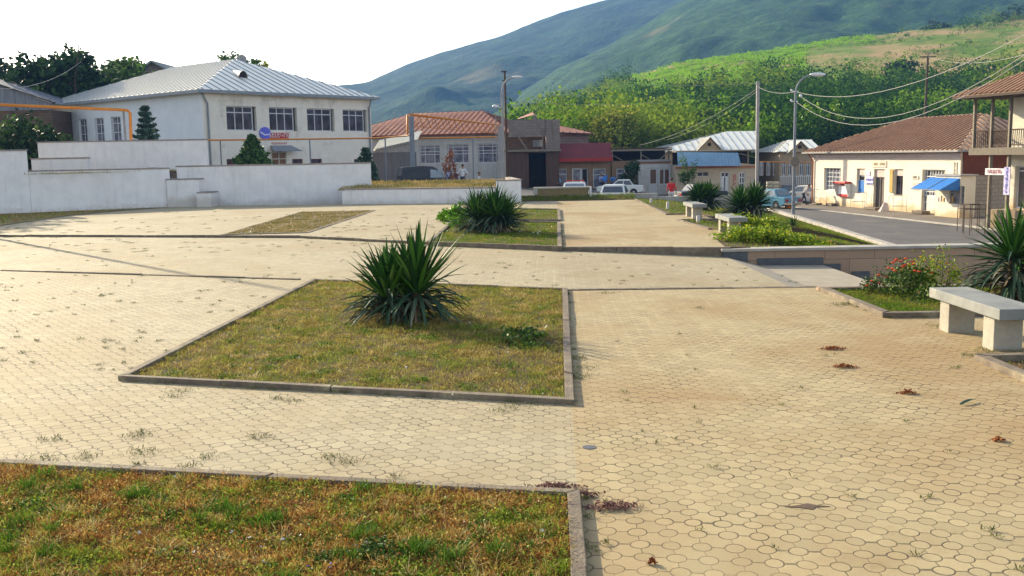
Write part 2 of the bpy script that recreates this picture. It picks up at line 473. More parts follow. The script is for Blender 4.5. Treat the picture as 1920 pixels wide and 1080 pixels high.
# far plaza
EDGE = [(4.75, 21.6), (5.0, 24), (6.35, 24), (6.35, 27), (5.4, 27), (5.2, 31), (6.5, 31), (6.5, 33.8), (5.3, 33.8), (5.7, 45.6)]
xb = seam(22.2)
sheet('far_walkway_paving', [(xb, ylin(BACK, xb)), (4.75, ylin(BACK, 4.75))] + EDGE[1:] + [(seam(45), 45.6)], M['walk'], 0, kind='structure')
sheet('far_plaza_paving', [p for p in BACK if p[0] < xb] + [(xb, ylin(BACK, xb)), (seam(45), 45.6), (-24, 47)], M['pave'], 0, kind='structure')
# smooth concrete edge band, landing and steps going down to the road
mb = MB()
yf = lambda x: 14.75; yb = 21.55
mb.quad((4.75, yf(0), -.2), (5.45, yf(0), -.385), (5.45, yb, -.385), (4.75, yb, -.2))
mb.quad((5.45, yf(0), -.385), (6.85, yf(0), -.40), (6.85, yb, -.40), (5.45, yb, -.385))
for i in range(9):
    z = -.40 - .165 * i; x = 6.85 + .36 * i
    mb.b2((x - .002, yf(0), z - .165 - .25), (x + .36, yb, z - .165))
mb.b2((6.8, yf(0), -.6), (6.848, yb, -.402))
mb.build('stone_steps', M['concrete'], None, label='pale concrete landing and steps leading down from the cross path to the road', cat='steps')

def kerb(name, pts, label, w=.08, h=.052, z=0.0, closed=True, mat='kerb', down=.3, inner=True, cat='kerb', group=None, seg=1.0):
    """row of kerb stones along a polyline; outer edge = the line, width to its left"""
    mb = MB(); n = len(pts); P = [V(p) for p in pts]
    A = sum(P[i].x * P[(i + 1) % n].y - P[(i + 1) % n].x * P[i].y for i in range(n)) if closed else 1
    sgn = 1 if A > 0 else -1
    def off(i):
        a = P[(i - 1) % n] if (closed or i > 0) else None; b = P[(i + 1) % n] if (closed or i < n - 1) else None
        p = P[i]; ds = []
        if a is not None: ds.append((p - a).normalized())
        if b is not None: ds.append((b - p).normalized())
        ns = [V((-d.y, d.x)) * sgn for d in ds]
        m = sum(ns, V((0, 0))).normalized(); return p + m * (w / max(.4, m.dot(ns[0])))
    Q = [off(i) for i in range(n)]
    rr = random.Random(len(pts) + int(abs(P[0].x) * 100))
    for i in range(n if closed else n - 1):
        a, b, c, d = P[i], P[(i + 1) % n], Q[(i + 1) % n], Q[i]
        L = (b - a).length; k = max(1, int(L / seg)); g = .002 / L
        for j in range(k):
            t0 = j / k + (g if j else 0); t1 = (j + 1) / k - (g if j < k - 1 else 0)
            dz = rr.uniform(-.007, .005); dw = rr.uniform(-.003, .003)
            q = [a.lerp(b, t0), a.lerp(b, t1), d.lerp(c, t1), d.lerp(c, t0)]
            if sgn < 0: q = q[::-1]
            mb.prism([(v.x + dw, v.y + dw) for v in q], z - down, [z + h + dz + rr.uniform(-.003, .003) for _ in q])
    return mb.build(name, M[mat], None, label, cat, group, bevel=.006)

def inset(poly, w):
    P = [V(p) for p in poly]; n = len(P); out = []
    A = sum(P[i].x * P[(i + 1) % n].y - P[(i + 1) % n].x * P[i].y for i in range(n)); sg = 1 if A > 0 else -1
    for i in range(n):
        d1 = (P[i] - P[i - 1]).normalized(); d2 = (P[(i + 1) % n] - P[i]).normalized()
        n1 = V((-d1.y, d1.x)) * sg; n2 = V((-d2.y, d2.x)) * sg; m = (n1 + n2).normalized()
        out.append(tuple(P[i] + m * (w / max(.3, m.dot(n1)))))
    return out

near_l = atz(0, 873); near_r = atz(1087, 930)
dirn = (V(P2(near_r)) - V(P2(near_l))).normalized()
BED1 = [tuple(V(P2(near_l)) - dirn * 4), P2(near_r), P2(atz(1100, 1080)), (.26, 2.0), (-7.5, 2.0)][::-1]
BED2 = [P2(atz(222, 714)), P2(atz(1077, 760)), P2(atz(1064, 545)), P2(atz(588, 527))]
BED3 = [P2(atz(800, 457)), P2(atz(1054, 467)), P2(atz(1051, 419)), P2(atz(850, 415))]
BED3B = [P2(atz(905, 413)), P2(atz(1052, 415)), P2(atz(1050, 394)), P2(atz(915, 392))]
BED4 = [P2(atz(413, 441)), P2(atz(578, 437)), P2(atz(704, 395)), P2(atz(563, 398))]
BEDA = [P2(atz(1655, 596)), (9.4, 12.0), (9.4, 14.7), (4.62, 14.7)]
BEDB = [(4.62, 3.5), (9.4, 3.5), (9.4, 9.75), P2(atz(1826, 676))]
kerb('bed_kerb', BED1, 'stone kerb around the large foreground grass bed at the bottom left')
kerb('bed_kerb', BED2, 'stone kerb around the square grass bed holding the upright yucca')
kerb('bed_kerb', BED3, 'kerb around the green grass bed under the round yucca', .1, .06)
kerb('bed_kerb', BED3B, 'kerb around the narrow grass strip behind the round yucca', .1, .06)
kerb('bed_kerb', BED4, 'low kerb around the dry grass strip in front of the white walls', .1, .02)
kerb('bed_kerb', BEDA, 'pale kerb around the bed of orange flowers at the right', .12, .07)
kerb('bed_kerb', BEDB, 'dark kerb corner of the grass bed below the near bench', .12, .07)
kerb('path_kerb', [FRONT[i] for i in range(1, 3)], 'worn kerb line crossing the paving left of the yucca bed', .07, .025, closed=False)
kerb('path_kerb', FRONT[3:5], 'flat kerb line from the yucca bed to the steps', .13, .015, closed=False)
kerb('path_kerb', BACK[1:4], 'long thin kerb line along the left far edge of the cross path', .08, .02, closed=False)
kerb('path_kerb', BACK[4:6], 'kerb with dark riser between the sloping cross path and the far walkway', .14, .02, closed=False)
kerb('path_kerb', EDGE[0:2] + EDGE[1:2] , 'x', .1, .05, closed=False) if False else None
kerb('lawn_kerb', EDGE[4:7][::-1], 'low kerb at the lawn corner between the two far benches', .1, .04, closed=False)
kerb('lawn_kerb', EDGE[7:10][::-1], 'low kerb along the farthest lawn edge by the small post', .1, .04, closed=False)

soils = [('soil', BED1, 'soil'), ('soil', BED2, 'soil'), ('soil', BED3, 'soil'), ('soil', BED3B, 'soil'), ('soil', BED4, 'drysoil'), ('soil', BEDA, 'soil'), ('soil', BEDB, 'soil')]
for nm, b, m in soils:
    sheet(nm, inset(b, .09), M[m], .012, kind='structure')
VERGE = [P2(atz(-120, 408)), P2(atz(-120, 440)), P2(atz(0, 424)), P2(atz(120, 406)), P2(atz(240, 394)), P2(atz(318, 389))]
sheet('soil', VERGE, M['drysoil'], .02, kind='structure')

# sloping lawn between plaza and road
xk = lambda y: 15.45 + (y - 42.6) * .08
ROWS = [(21.75, 4.75), (22.8, 4.87), (23.999, 5.0), (24.001, 6.35), (26.999, 6.35), (27.001, 5.4), (29, 5.3), (30.999, 5.2), (31.001, 6.5), (33.799, 6.5), (33.801, 5.3), (37, 5.42), (41, 5.55), (47, 5.7), (56, 10.5), (66, 15.5)]
def lawnz(x, y):
    xe = float(np.interp(y, [r[0] for r in ROWS], [r[1] for r in ROWS])); v = min(1, max(0, (x - xe) / (xk(y) - xe)))
    end = -1.86
    a = 1.5
    base = .015
    if y > 47: base = float(np.interp(y, [47, 56, 66], [.015, -1.2, -1.8]))
    return base + (end - base) * v ** a
gridsheet('lawn', [(y, x, y, xk(y)) for y, x in ROWS], lambda x, y, t: lawnz(x, y), M['soil'], nu=26, kind='structure')
mb = MB()
for i in range(22):
    y0 = 21.6 + i * 2.1; y1 = y0 + 2.08
    q = [(xk(y0), y0), (xk(y0) + .38, y0), (xk(y1) + .38, y1), (xk(y1), y1)]
    mb.prism(q, -2.6, -1.72)
mb.build('road_kerb', M['kerb_pale'], None, 'wide pale kerb along the near side of the road', 'kerb', bevel=.02)

# retaining wall behind the steps
rt = thing('retaining_wall', 'low stone clad retaining wall with pale cap behind the steps', 'wall', (4.7, 21.6, -1))
X1 = 12.5
mb = MB(); mb.b2((4.95, 21.62, -2.2), (X1, 21.95, -.075)); mb.build('cladding', M['clad'], rt)
mb = MB(); mb.b2((4.62, 21.56, -.075), (X1 + .05, 22.0, -.015)); mb.build('cap', M['kerb_pale'], rt, bevel=.008)
mb = MB(); mb.b2((4.66, 21.6, -.35), (5.2, 21.98, -.077)); mb.b2((5.42, 21.585, -.46), (6.86, 21.618, -.235)); mb.b2((6.87, 21.59, -.60), (7.25, 21.616, -.38)); mb.b2((7.5, 21.592, -.80), (7.9, 21.617, -.56))
mb.build('grey_blocks', M['greystone'], rt)
mb = MB(); mb.slab((4.62, 14.72), (9.5, 14.72), .12, -2.2, .05); mb.slab((9.5, -6), (9.5, 14.84), .15, -2.4, .05, -1)
mb.build('edge_wall', M['clad'], None, 'low stone edge wall of the raised plaza beside the steps', 'wall')

# parapet, kerbs and grass bank at the far end of the walkway
sheet('bank', [(-2.0, 45.4), (5.7, 45.6), (5.7, 47.0), (-2.0, 46.3)], M['soil'], zf=lambda x, y: .01 + (y > 46) * .22, kind='structure')
a = aty(1003, 353, 46.4); b = aty(1103, 353, 46.4)
mb = MB(); mb.b2((a.x, 46.4, -.9), (b.x, 46.75, a.z - .03)); w_ = mb.build('parapet_wall', M['cladrough'] if 'cladrough' in M else M['drysoil'], None, 'low rough parapet wall at the far end of the walkway', 'wall')
mb = MB(); mb.b2((a.x - .05, 46.35, a.z - .03), (b.x + .06, 46.8, a.z + .04)); mb.b2((a.x - .06, 46.33, a.z - .3), (a.x + .12, 46.82, a.z - .031)); mb.build('cap', M['kerb_pale'], w_)
mb = MB(); mb.b2((b.x + .08, 46.4, -.9), (6.9, 46.65, .24)); mb.b2((6.92, 46.4, -.9), (11.5, 46.6, .08))
mb.build('end_kerb', M['kerb_pale'], None, 'low pale kerb along the street end of the plaza', 'kerb')
mb = MB(); mb.cyl((b.x + .1, 46.3, .0), (b.x + .1, 46.3, .62), .05, .045, 8); mb.build('short_post', M['white_wall'], None, 'short white post at the right end of the parapet', 'post')

# ------------------------------------------------------------------ white walls on the left
def wallpart(name, A, B, t, z0, z1, label, cap=.06, side=1, rnd_=0):
    r = thing(name, label, 'wall', (A[0], A[1], z0 if not isinstance(z0, tuple) else z0[0]))
    mb = MB(); mb.slab(A, B, t, z0, z1, side); mb.build('wall_face', M['white_wall'], r, bevel=.015)
    if cap:
        d = (V(B) - V(A)).normalized(); n = V((-d.y, d.x)) * side
        A2 = V(A) - d * .03 - n * .03; B2 = V(B) + d * .03 - n * .03
        za = z1 if isinstance(z1, tuple) else (z1, z1)
        mb = MB(); mb.slab(A2, B2, t + .06, (za[0] + .001, za[1] + .001), (za[0] + cap, za[1] + cap), side); mb.build('cap', M['cap'], r)
    return r
G = lambda x, y: P2(atz(x, y))
L1a, L1b = G(-180, 408), G(322, 388)
u_, ztall = onwall(40, 283, L1a, L1b); uA, _ = onwall(54, 330, L1a, L1b); _, zlow = onwall(200, 319, L1a, L1b)
dl = (V(L1b) - V(L1a)).normalized(); Pm = tuple(V(L1a) + dl * uA)
wallpart('garden_wall', L1a, Pm, .4, -.3, ztall, 'tall whitewashed wall end at the far left edge of the plaza')
wallpart('garden_wall', tuple(V(Pm) + dl * .005), L1b, .35, -.3, zlow, 'long low whitewashed wall left of the white step blocks')
nl = V((-dl.y, dl.x))
wallpart('garden_wall', tuple(V(L1b) + nl * .36 ), tuple(V(L1b) + nl * 5 + dl * .2), .3, -.3, zlow, 'short return of the low whitewashed wall behind the step blocks', side=1)
# step blocks
p0 = G(315, 388.5); p1 = G(369, 388.5); p2_ = G(396, 388)
zt = aty(340, 337, p0[1]).z; zt2 = aty(385, 362, p1[1]).z
mb = MB(); st = thing('step_blocks', 'two stepped white blocks at the end of the low whitewashed wall', 'steps', (p0[0], p0[1], 0))
mb.b2((p0[0], p0[1], -.2), (p1[0], p0[1] + 1.2, zt)); mb.b2((p1[0] + .003, p1[1] + .02, -.2), (p2_[0], p1[1] + 1.2, zt2)); mb.build('blocks', M['white_wall'], st, bevel=.02)
mb = MB(); mb.b2((p0[0] - .03, p0[1] - .03, zt + .002), (p1[0] + .03, p0[1] + 1.2, zt + .05)); mb.b2((p1[0] + .035, p1[1] - .01, zt2 + .002), (p2_[0] + .03, p1[1] + 1.2, zt2 + .05)); mb.build('cap', M['cap'], st)
# tall right wall (frontal) and the low planter wall
L3a = P2(aty(333, 350, 46.6)); L3b = P2(aty(696, 330, 48.2))
_, zt3 = onwall(395, 312, L3a, L3b)
wallpart('garden_wall', L3a, L3b, .3, -.3, zt3, 'long whitewashed wall in the middle, behind the step blocks')
L4a = G(642, 383.3); L4b = P2(aty(976, 370, 44.4))
_, zt4 = onwall(700, 355.5, L4a, L4b); _, zt4b = onwall(960, 339, L4a, L4b)
d4 = (V(L4b) - V(L4a)).normalized(); Lq = tuple(V(L4b) - d4 * 1.15)
wallpart('planter_wall', L4a, Lq, .25, -.3, zt4, 'low whitewashed planter wall in front of the dry grass mound')
n4 = V((-d4.y, d4.x))
wallpart('planter_wall', tuple(V(Lq) + d4 * .04), L4b, .25, -.3, zt4b, 'higher right end of the planter wall behind the round yucca')
wallpart('planter_wall', tuple(V(L4b) + n4 * .28 + d4 * (-.02)), (.03, 49.8), .25, -.4, zt4b, 'side of the planter wall running back towards the street', side=1)
wallpart('planter_wall', tuple(V(L4a) + V((.27, .27))), tuple(V(L4a) + V((.27, 2.2))), .25, -.3, zt4, 'short left end of the planter wall meeting the tall white wall', side=1)
# mound
def moundz(x, y):
    t = min(1, max(0, (y - 45.4) / 4)); s = min(1, max(0, (53.5 - y) / 2))
    return zt4 - .08 + .24 * t * s ** .5 - (1 - s) * .9
rows = [(y, L4a[0] + .3 if y < 47.6 else (-7.6 if y < 48.4 else -13), y, L4b[0] - .28 - (y - 44.6) * .07) for y in (45.2, 46, 47, 48, 48.8, 50, 52, 54)]
rows[0] = (L4a[1] + .2, L4a[0] + .2, L4b[1] + .2, L4b[0] - .1)
gridsheet('mound', rows, lambda x, y, t: moundz(x, y), M['drysoil'], nu=24, kind='structure')
# upper terrace wall
Ua, Ub = P2(aty(70, 270, 50)), P2(aty(386, 262, 50)); _, zu = onwall(386, 262.5, Ua, Ub)
wallpart('terrace_wall', Ua, Ub, .3, 0.2, zu, 'long upper whitewashed terrace wall below the white house')
wallpart('terrace_wall', tuple(V(Ub) + V((-.32, .32))), tuple(V(Ub) + V((-4.2, 12))), .3, -.3, zu, 'return of the upper terrace wall running back to the house', side=1, cap=.05)
Ta, Tb = P2(aty(58, 300, 47.2)), P2(aty(163, 297, 47.2)); _, ztt = onwall(110, 298, Ta, Tb)
wallpart('terrace_wall', Ta, Tb, .3, 0.2, ztt, 'small middle terrace wall between the lower and upper white walls at left')
sheet('terrace', [(L1a[0] - 8, L1a[1] + .2), (L1a[0], L1a[1] + .3), (L1b[0], L1b[1] + .36), (-15.2, 50), (-40, 50)], M['drysoil'], zlow - .12, kind='structure')
sheet('terrace', [(-45, 50.2), (Ub[0] - .1, 50.2), (Ub[0] + .7, 62), (-45, 66)], M['ground'], 1.6, kind='structure')
# ------------------------------------------------------------------ grass and small plants
def project0(p):
    d = V(p) - CAM; z = d.dot(FW)
    if z < 3.5: return None
    return 960 + F_PX * d.dot(RT) / z, 540 - F_PX * d.dot(UP) / z
def inpoly(pts, poly):
    x, y = pts[:, 0], pts[:, 1]; c = np.zeros(len(pts), bool); n = len(poly)
    for i in range(n):
        x0, y0 = poly[i]; x1, y1 = poly[(i + 1) % n]
        if y0 == y1: continue
        k = ((y0 > y) != (y1 > y)) & (x < (x1 - x0) * (y - y0) / (y1 - y0) + x0); c ^= k
    return c
def sample(poly, n):
    P = np.array(poly); lo, hi = P.min(0), P.max(0); out = []
    got = 0
    while got < n:
        q = rng.uniform(lo, hi, (n, 2)); q = q[inpoly(q, poly)]; out.append(q); got += len(q)
        if got == 0: continue
    return np.concatenate(out)[:n]
def blades(pts, z, h, w, lean=.6):
    n = len(pts)
    p = np.c_[pts, z]
    a = rng.uniform(0, 2 * np.pi, n); l = rng.uniform(0, lean, n)
    hh = rng.uniform(h[0], h[1], n) * rng.uniform(.5, 1, n)
    tip = p + np.c_[np.cos(a) * l * hh * 1.2, np.sin(a) * l * hh * 1.2, hh]
    mid = p + (tip - p) * .45 + np.c_[np.zeros(n), np.zeros(n), hh * .12]
    s = rng.uniform(0, 2 * np.pi, n); ww = rng.uniform(w[0], w[1], n)
    side = np.c_[np.cos(s), np.sin(s), np.zeros(n)] * ww[:, None]
    v = np.stack([p, mid + side, tip, mid - side], 1).reshape(-1, 3)
    return v, np.arange(4 * n, dtype=np.int32).reshape(-1, 4)
GREEN = [(0, (.02, .05, .006)), (.35, (.12, .20, .015)), (.7, (.26, .34, .035)), (1, (.50, .50, .12))]
DRY = [(0, (.08, .03, .012)), (.25, (.25, .10, .028)), (.5, (.42, .22, .06)), (.8, (.60, .45, .14)), (1, (.75, .64, .30))]
DRYG = [(0, (.06, .06, .012)), (.4, (.24, .22, .03)), (.75, (.36, .29, .06)), (1, (.48, .38, .13))]
LUSH = [(0, (.03, .07, .008)), (.5, (.11, .20, .012)), (.85, (.19, .27, .02)), (1, (.30, .30, .05))]
M['grass_mix'] = grassmat('grass_mixed', DRY, GREEN, 1.7)
M['grass_near'] = grassmat('grass_near', DRY, GREEN, 2.9, .54)
M['grass_mid'] = grassmat('grass_mid', [(0, (.10, .06, .015)), (.3, (.28, .19, .045)), (.6, (.42, .34, .09)), (1, (.66, .57, .26))], [(0, (.04, .07, .01)), (.35, (.14, .20, .02)), (.7, (.26, .31, .04)), (1, (.56, .53, .14))], 1.9, .52)
M['grass_green'] = grassmat('grass_green', DRYG, LUSH, 1.1, .46)
M['grass_dry'] = leafmat('grass_straw', [(0, (.34, .23, .07)), (.5, (.55, .40, .14)), (1, (.70, .56, .25))], DRYG, .8, .7)
def grass(poly, n, h, w, mat, label, zf=lambda x, y: .012, lean=.8, leaflets=0, ls=(.006, .014), name='grass', inset_=.1):
    p = sample(inset(poly, inset_) if inset_ else poly, n)
    # clumping
    k = np.sin(p[:, 0] * 7.3 + 1.7 * np.sin(p[:, 1] * 5.1)) * np.sin(p[:, 1] * 6.1 + 1.3 * np.sin(p[:, 0] * 4.3))
    p = p[rng.uniform(-1.6, 1, n) < k]
    z = np.array([zf(a, b) for a, b in p])
    kk = .5 + .5 * np.sin(p[:, 0] * 13.1 + 2.1 * np.sin(p[:, 1] * 9.7)) * np.sin(p[:, 1] * 11.3 + 1.9 * np.sin(p[:, 0] * 8.9))
    tall = kk > .62
    v, f = blades(p[~tall], z[~tall], (h[0] * .5, h[1] * .6), w, lean)
    v3, f3 = blades(p[tall], z[tall], h, w, lean * .7)
    f = np.concatenate([f, f3 + len(v)]); v = np.concatenate([v, v3])
    if leaflets:
        q = sample(inset(poly, inset_) if inset_ else poly, leaflets)
        zq = np.array([zf(a, b) for a, b in q]) + rng.uniform(.004, h[1] * .7, len(q))
        v2, f2 = cards(np.c_[q, zq], rng.uniform(ls[0], ls[1], len(q)), rng, .6, 1.5)
        f = np.concatenate([f, f2 + len(v)]); v = np.concatenate([v, v2])
    return npmesh(name, v, f, mat, label=label, cat='grass', kind='stuff')
B1v = [tuple(V(P2(near_l)) - dirn * .35), P2(near_r), P2(atz(1104, 1080)), (.3, 4.3), (-2.7, 4.3)]
grass(B1v, 150000, (.02, .085), (.0016, .0036), M['grass_near'], 'matted brown and green grass of the large foreground bed', leaflets=26000, ls=(.004, .010), lean=1.7, inset_=.09)
grass(BED2, 170000, (.02, .08), (.0018, .0045), M['grass_mid'], 'dry yellowish grass around the upright yucca', leaflets=16000, ls=(.005, .011), lean=1.6, inset_=.09)
grass(BED3, 50000, (.02, .07), (.004, .009), M['grass_green'], 'green grass under the round yucca')
grass(BED3B, 16000, (.02, .07), (.005, .01), M['grass_green'], 'narrow strip of grass behind the round yucca')
grass(BED4, 52000, (.02, .06), (.005, .012), M['grass_dry'], 'dry grass strip in front of the white walls')
grass(BEDA, 50000, (.02, .07), (.003, .006), M['grass_green'], 'green grass in front of the orange flowers', leaflets=9000)
grass(BEDB, 30000, (.02, .06), (.002, .005), M['grass_near'], 'grass inside the dark kerb corner below the near bench')
grass(VERGE, 14000, (.03, .12), (.006, .014), M['grass_mix'], 'grass verge at the foot of the low white wall at left')
LAWN = [(4.8, 21.9), (11.5, 21.9), (15.3, 44), (17, 65.5), (15.3, 65.5), (5.8, 46.8), (5.6, 34), (6.6, 33.9), (6.6, 31), (5.4, 30.9), (5.6, 27.1), (6.5, 27), (6.5, 24), (5.2, 24)]
grass(LAWN, 130000, (.03, .09), (.006, .014), M['grass_green'], 'green lawn sloping from the plaza down to the road', lawnz, inset_=0)
MND = [(-8.0, 45.8), (L4b[0] - .3, 45.0), (L4b[0] - .35, 52.5), (-13, 53), (-13, 48.7), (-8, 48.2)]
grass(MND, 60000, (.06, .22), (.006, .014), M['grass_dry'], 'tall dry straw coloured grass on the mound behind the planter wall', moundz, lean=.7, inset_=0)
grass([(-1.8, 45.5), (5.8, 45.6), (5.8, 46.9), (-1.8, 46.3)], 12000, (.03, .12), (.006, .014), M['grass_green'], 'grass bank before the parapet', lambda x, y: .01 + max(0, min(1, (y - 45.5))) * .2, inset_=0)
TERR = [(L1a[0] + 6, L1a[1] + 1.0), (L1b[0] - .4, L1b[1] + .5), (-15.6, 49.8), (-32, 49.8)]
grass(TERR, 16000, (.03, .14), (.008, .018), M['grass_dry'], 'dry weeds on the terrace above the low white wall', lambda x, y: zlow - .12, inset_=0)

def patches(poly, n, rad, m, h, w, mat, label, lean, leaf=None, nm='weeds'):
    c = sample(inset(poly, .15), n); P = []
    for q in c: s = rnd.uniform(.5, 1.5); P.append(rng.normal(size=(int(m * s), 2)) * rad * s + q)
    P = np.concatenate(P); P = P[inpoly(P, inset(poly, .1))]
    if leaf:
        z = rng.uniform(.01, h[1], len(P)); v, f = cards(np.c_[P, z], rng.uniform(leaf[0], leaf[1], len(P)), rng, .6, 1.4)
    else: v, f = blades(P, np.full(len(P), .012), h, w, lean)
    return npmesh(nm, v, f, mat, label=label, cat='weeds', kind='stuff')
M['clover'] = leafmat('clover_leaves', [(0, (.03, .08, .01)), (.5, (.08, .18, .015)), (1, (.18, .30, .03))], trans=.2)
M['straw'] = leafmat('straw_tufts', [(0, (.30, .17, .05)), (.5, (.55, .40, .14)), (1, (.75, .62, .30))], trans=.3)
patches(B1v, 90, .05, 230, (.01, .05), None, M['clover'], 'leafy green weed patches in the foreground bed', 0, (.004, .011))
patches(B1v, 60, .035, 90, (.03, .09), (.0012, .0028), M['straw'], 'straw coloured tufts in the foreground bed', 1.4)
patches(B1v, 26, .03, 130, (.05, .14), (.0016, .0034), M['clover'], 'taller green grass tufts in the foreground bed', .8)
patches(BED2, 90, .05, 150, (.01, .04), None, M['clover'], 'leafy green weed patches in the yucca bed', 0, (.005, .013))
patches(BED2, 110, .045, 60, (.025, .08), (.0016, .0034), M['straw'], 'straw coloured tufts in the yucca bed', 1.5)
# weeds in the joints of the paving
def tuftlist(L, n, rad, h, mat, label, name='weeds', w=(.0015, .004), cat='weeds', lean=1.4):
    ps = []
    for (px, py, s) in L:
        c = atz(px, py); m = int(n * s)
        a = rng.normal(size=(m, 2)) * [rad * s * 1.4, rad * s]
        ps.append(a + [c.x, c.y])
    p = np.concatenate(ps)
    v, f = blades(p, np.zeros(len(p)) + .001, h, w, lean)
    return npmesh(name, v, f, mat, label=label, cat=cat, kind='stuff')
TW = [(95, 825, 1), (75, 862, 1.3), (155, 858, .8), (270, 848, 1.1), (255, 820, .9), (265, 812, .6), (480, 820, 1), (390, 858, .7), (350, 876, .6), (260, 872, .5), (648, 868, 1.0), (620, 858, .7), (738, 895, .4),
      (325, 745, .7), (550, 752, .8), (520, 748, .5), (1080, 705, 1.6), (1085, 690, 1.3), (1082, 672, 1.2), (940, 772, .7), (970, 762, 1.2), (1140, 550, 1.3), (1310, 578, .7), (1600, 560, 1.6), (1625, 575, 1.6), (1580, 572, 1.4),
      (1610, 545, 1.2), (1765, 612, 1.5), (1660, 590, .8), (1850, 660, 1.2), (1900, 700, 1.3), (1815, 667, .8), (630, 735, .8), (905, 748, .7), (720, 742, .6), (335, 735, 1), (1870, 672, .9), (1905, 660, 1), (1250, 395, .5), (1340, 480, .4), (1790, 690, .4)]
for _ in range(190):
    TW.append((rnd.uniform(0, 1000), rnd.uniform(470, 700), rnd.uniform(.12, .5)))
for _ in range(230):
    TW.append((rnd.uniform(0, 1040), rnd.uniform(395, 475), rnd.uniform(.3, 1.1)))
for _ in range(45):
    TW.append((rnd.uniform(700, 1500), rnd.uniform(475, 540), rnd.uniform(.15, .5)))
for _ in range(40):
    t = rnd.random(); TW.append((1090 + t * 830, rnd.uniform(600, 1070), rnd.uniform(.1, .25)))
for bed in (BED2, BED1, BEDA, BED3):
    for i in range(len(bed)):
        a_, b_ = V(bed[i]), V(bed[(i + 1) % len(bed)])
        for _ in range(int((b_ - a_).length * 3.2)):
            t_ = rnd.random(); q_ = a_.lerp(b_, t_); s_ = rnd.uniform(.1, .6) * (1.6 if rnd.random() < .15 else 1)
            qq = project0((q_.x + rnd.uniform(-.04, .04), q_.y + rnd.uniform(-.05, .03), 0))
            if qq: TW.append((qq[0], qq[1], s_))
tuftlist(TW, 90, .05, (.008, .045), leafmat('weed_leaves', [(0, (.05, .08, .015)), (.5, (.12, .16, .03)), (1, (.24, .22, .08))]), 'small green weeds growing in the joints of the paving')
# ------------------------------------------------------------------ yuccas
def leaves(specs, seg=6):
    """specs: (base, azimuth, elevation, length, width, droop) -> verts, quads (V-folded tapering leaves)"""
    V_, F_ = [], []
    for (b, az, el, L, w, dr) in specs:
        p = np.array(b, float); ds = L / seg; o = len(V_)
        side = np.array([-math.sin(az), math.cos(az), 0])
        for i in range(seg + 1):
            t = i / seg; e = el - dr * t ** 1.4
            d = np.array([math.cos(e) * math.cos(az), math.cos(e) * math.sin(az), math.sin(e)])
            up = np.array([-math.sin(e) * math.cos(az), -math.sin(e) * math.sin(az), math.cos(e)])
            ww = w * (0.75 + .5 * math.sin(min(1, t * 1.6) * math.pi * .5)) * (1 - t ** 3.2) + .0008
            V_ += [p + side * ww + up * ww * .45, p, p - side * ww + up * ww * .45]
            p = p + d * ds
        for i in range(seg):
            a = o + i * 3
            F_ += [(a, a + 1, a + 4, a + 3), (a + 1, a + 2, a + 5, a + 4)]
    return np.array(V_), np.array(F_)
M['yucca'] = leafmat('yucca_leaf', [(0, (.014, .045, .012)), (.5, (.034, .105, .016)), (.85, (.08, .19, .022)), (1, (.17, .27, .06))], rough=.38)
M['yucca_dark'] = leafmat('yucca_leaf_old', [(0, (.025, .055, .03)), (.6, (.05, .09, .045)), (.85, (.10, .13, .08)), (1, (.30, .26, .16))], rough=.42)
M['yucca_dead'] = leafmat('yucca_dead', [(0, (.10, .06, .035)), (.6, (.26, .19, .11)), (1, (.5, .42, .28))], rough=.8)
M['bark'] = pm('bark', (.10, .07, .045), (.06, .045, .03), 12, .95, .6, 40)
M['palebark'] = pm('pale_bark', (.25, .21, .16), (.15, .12, .09), 8, .95, .4, 30)
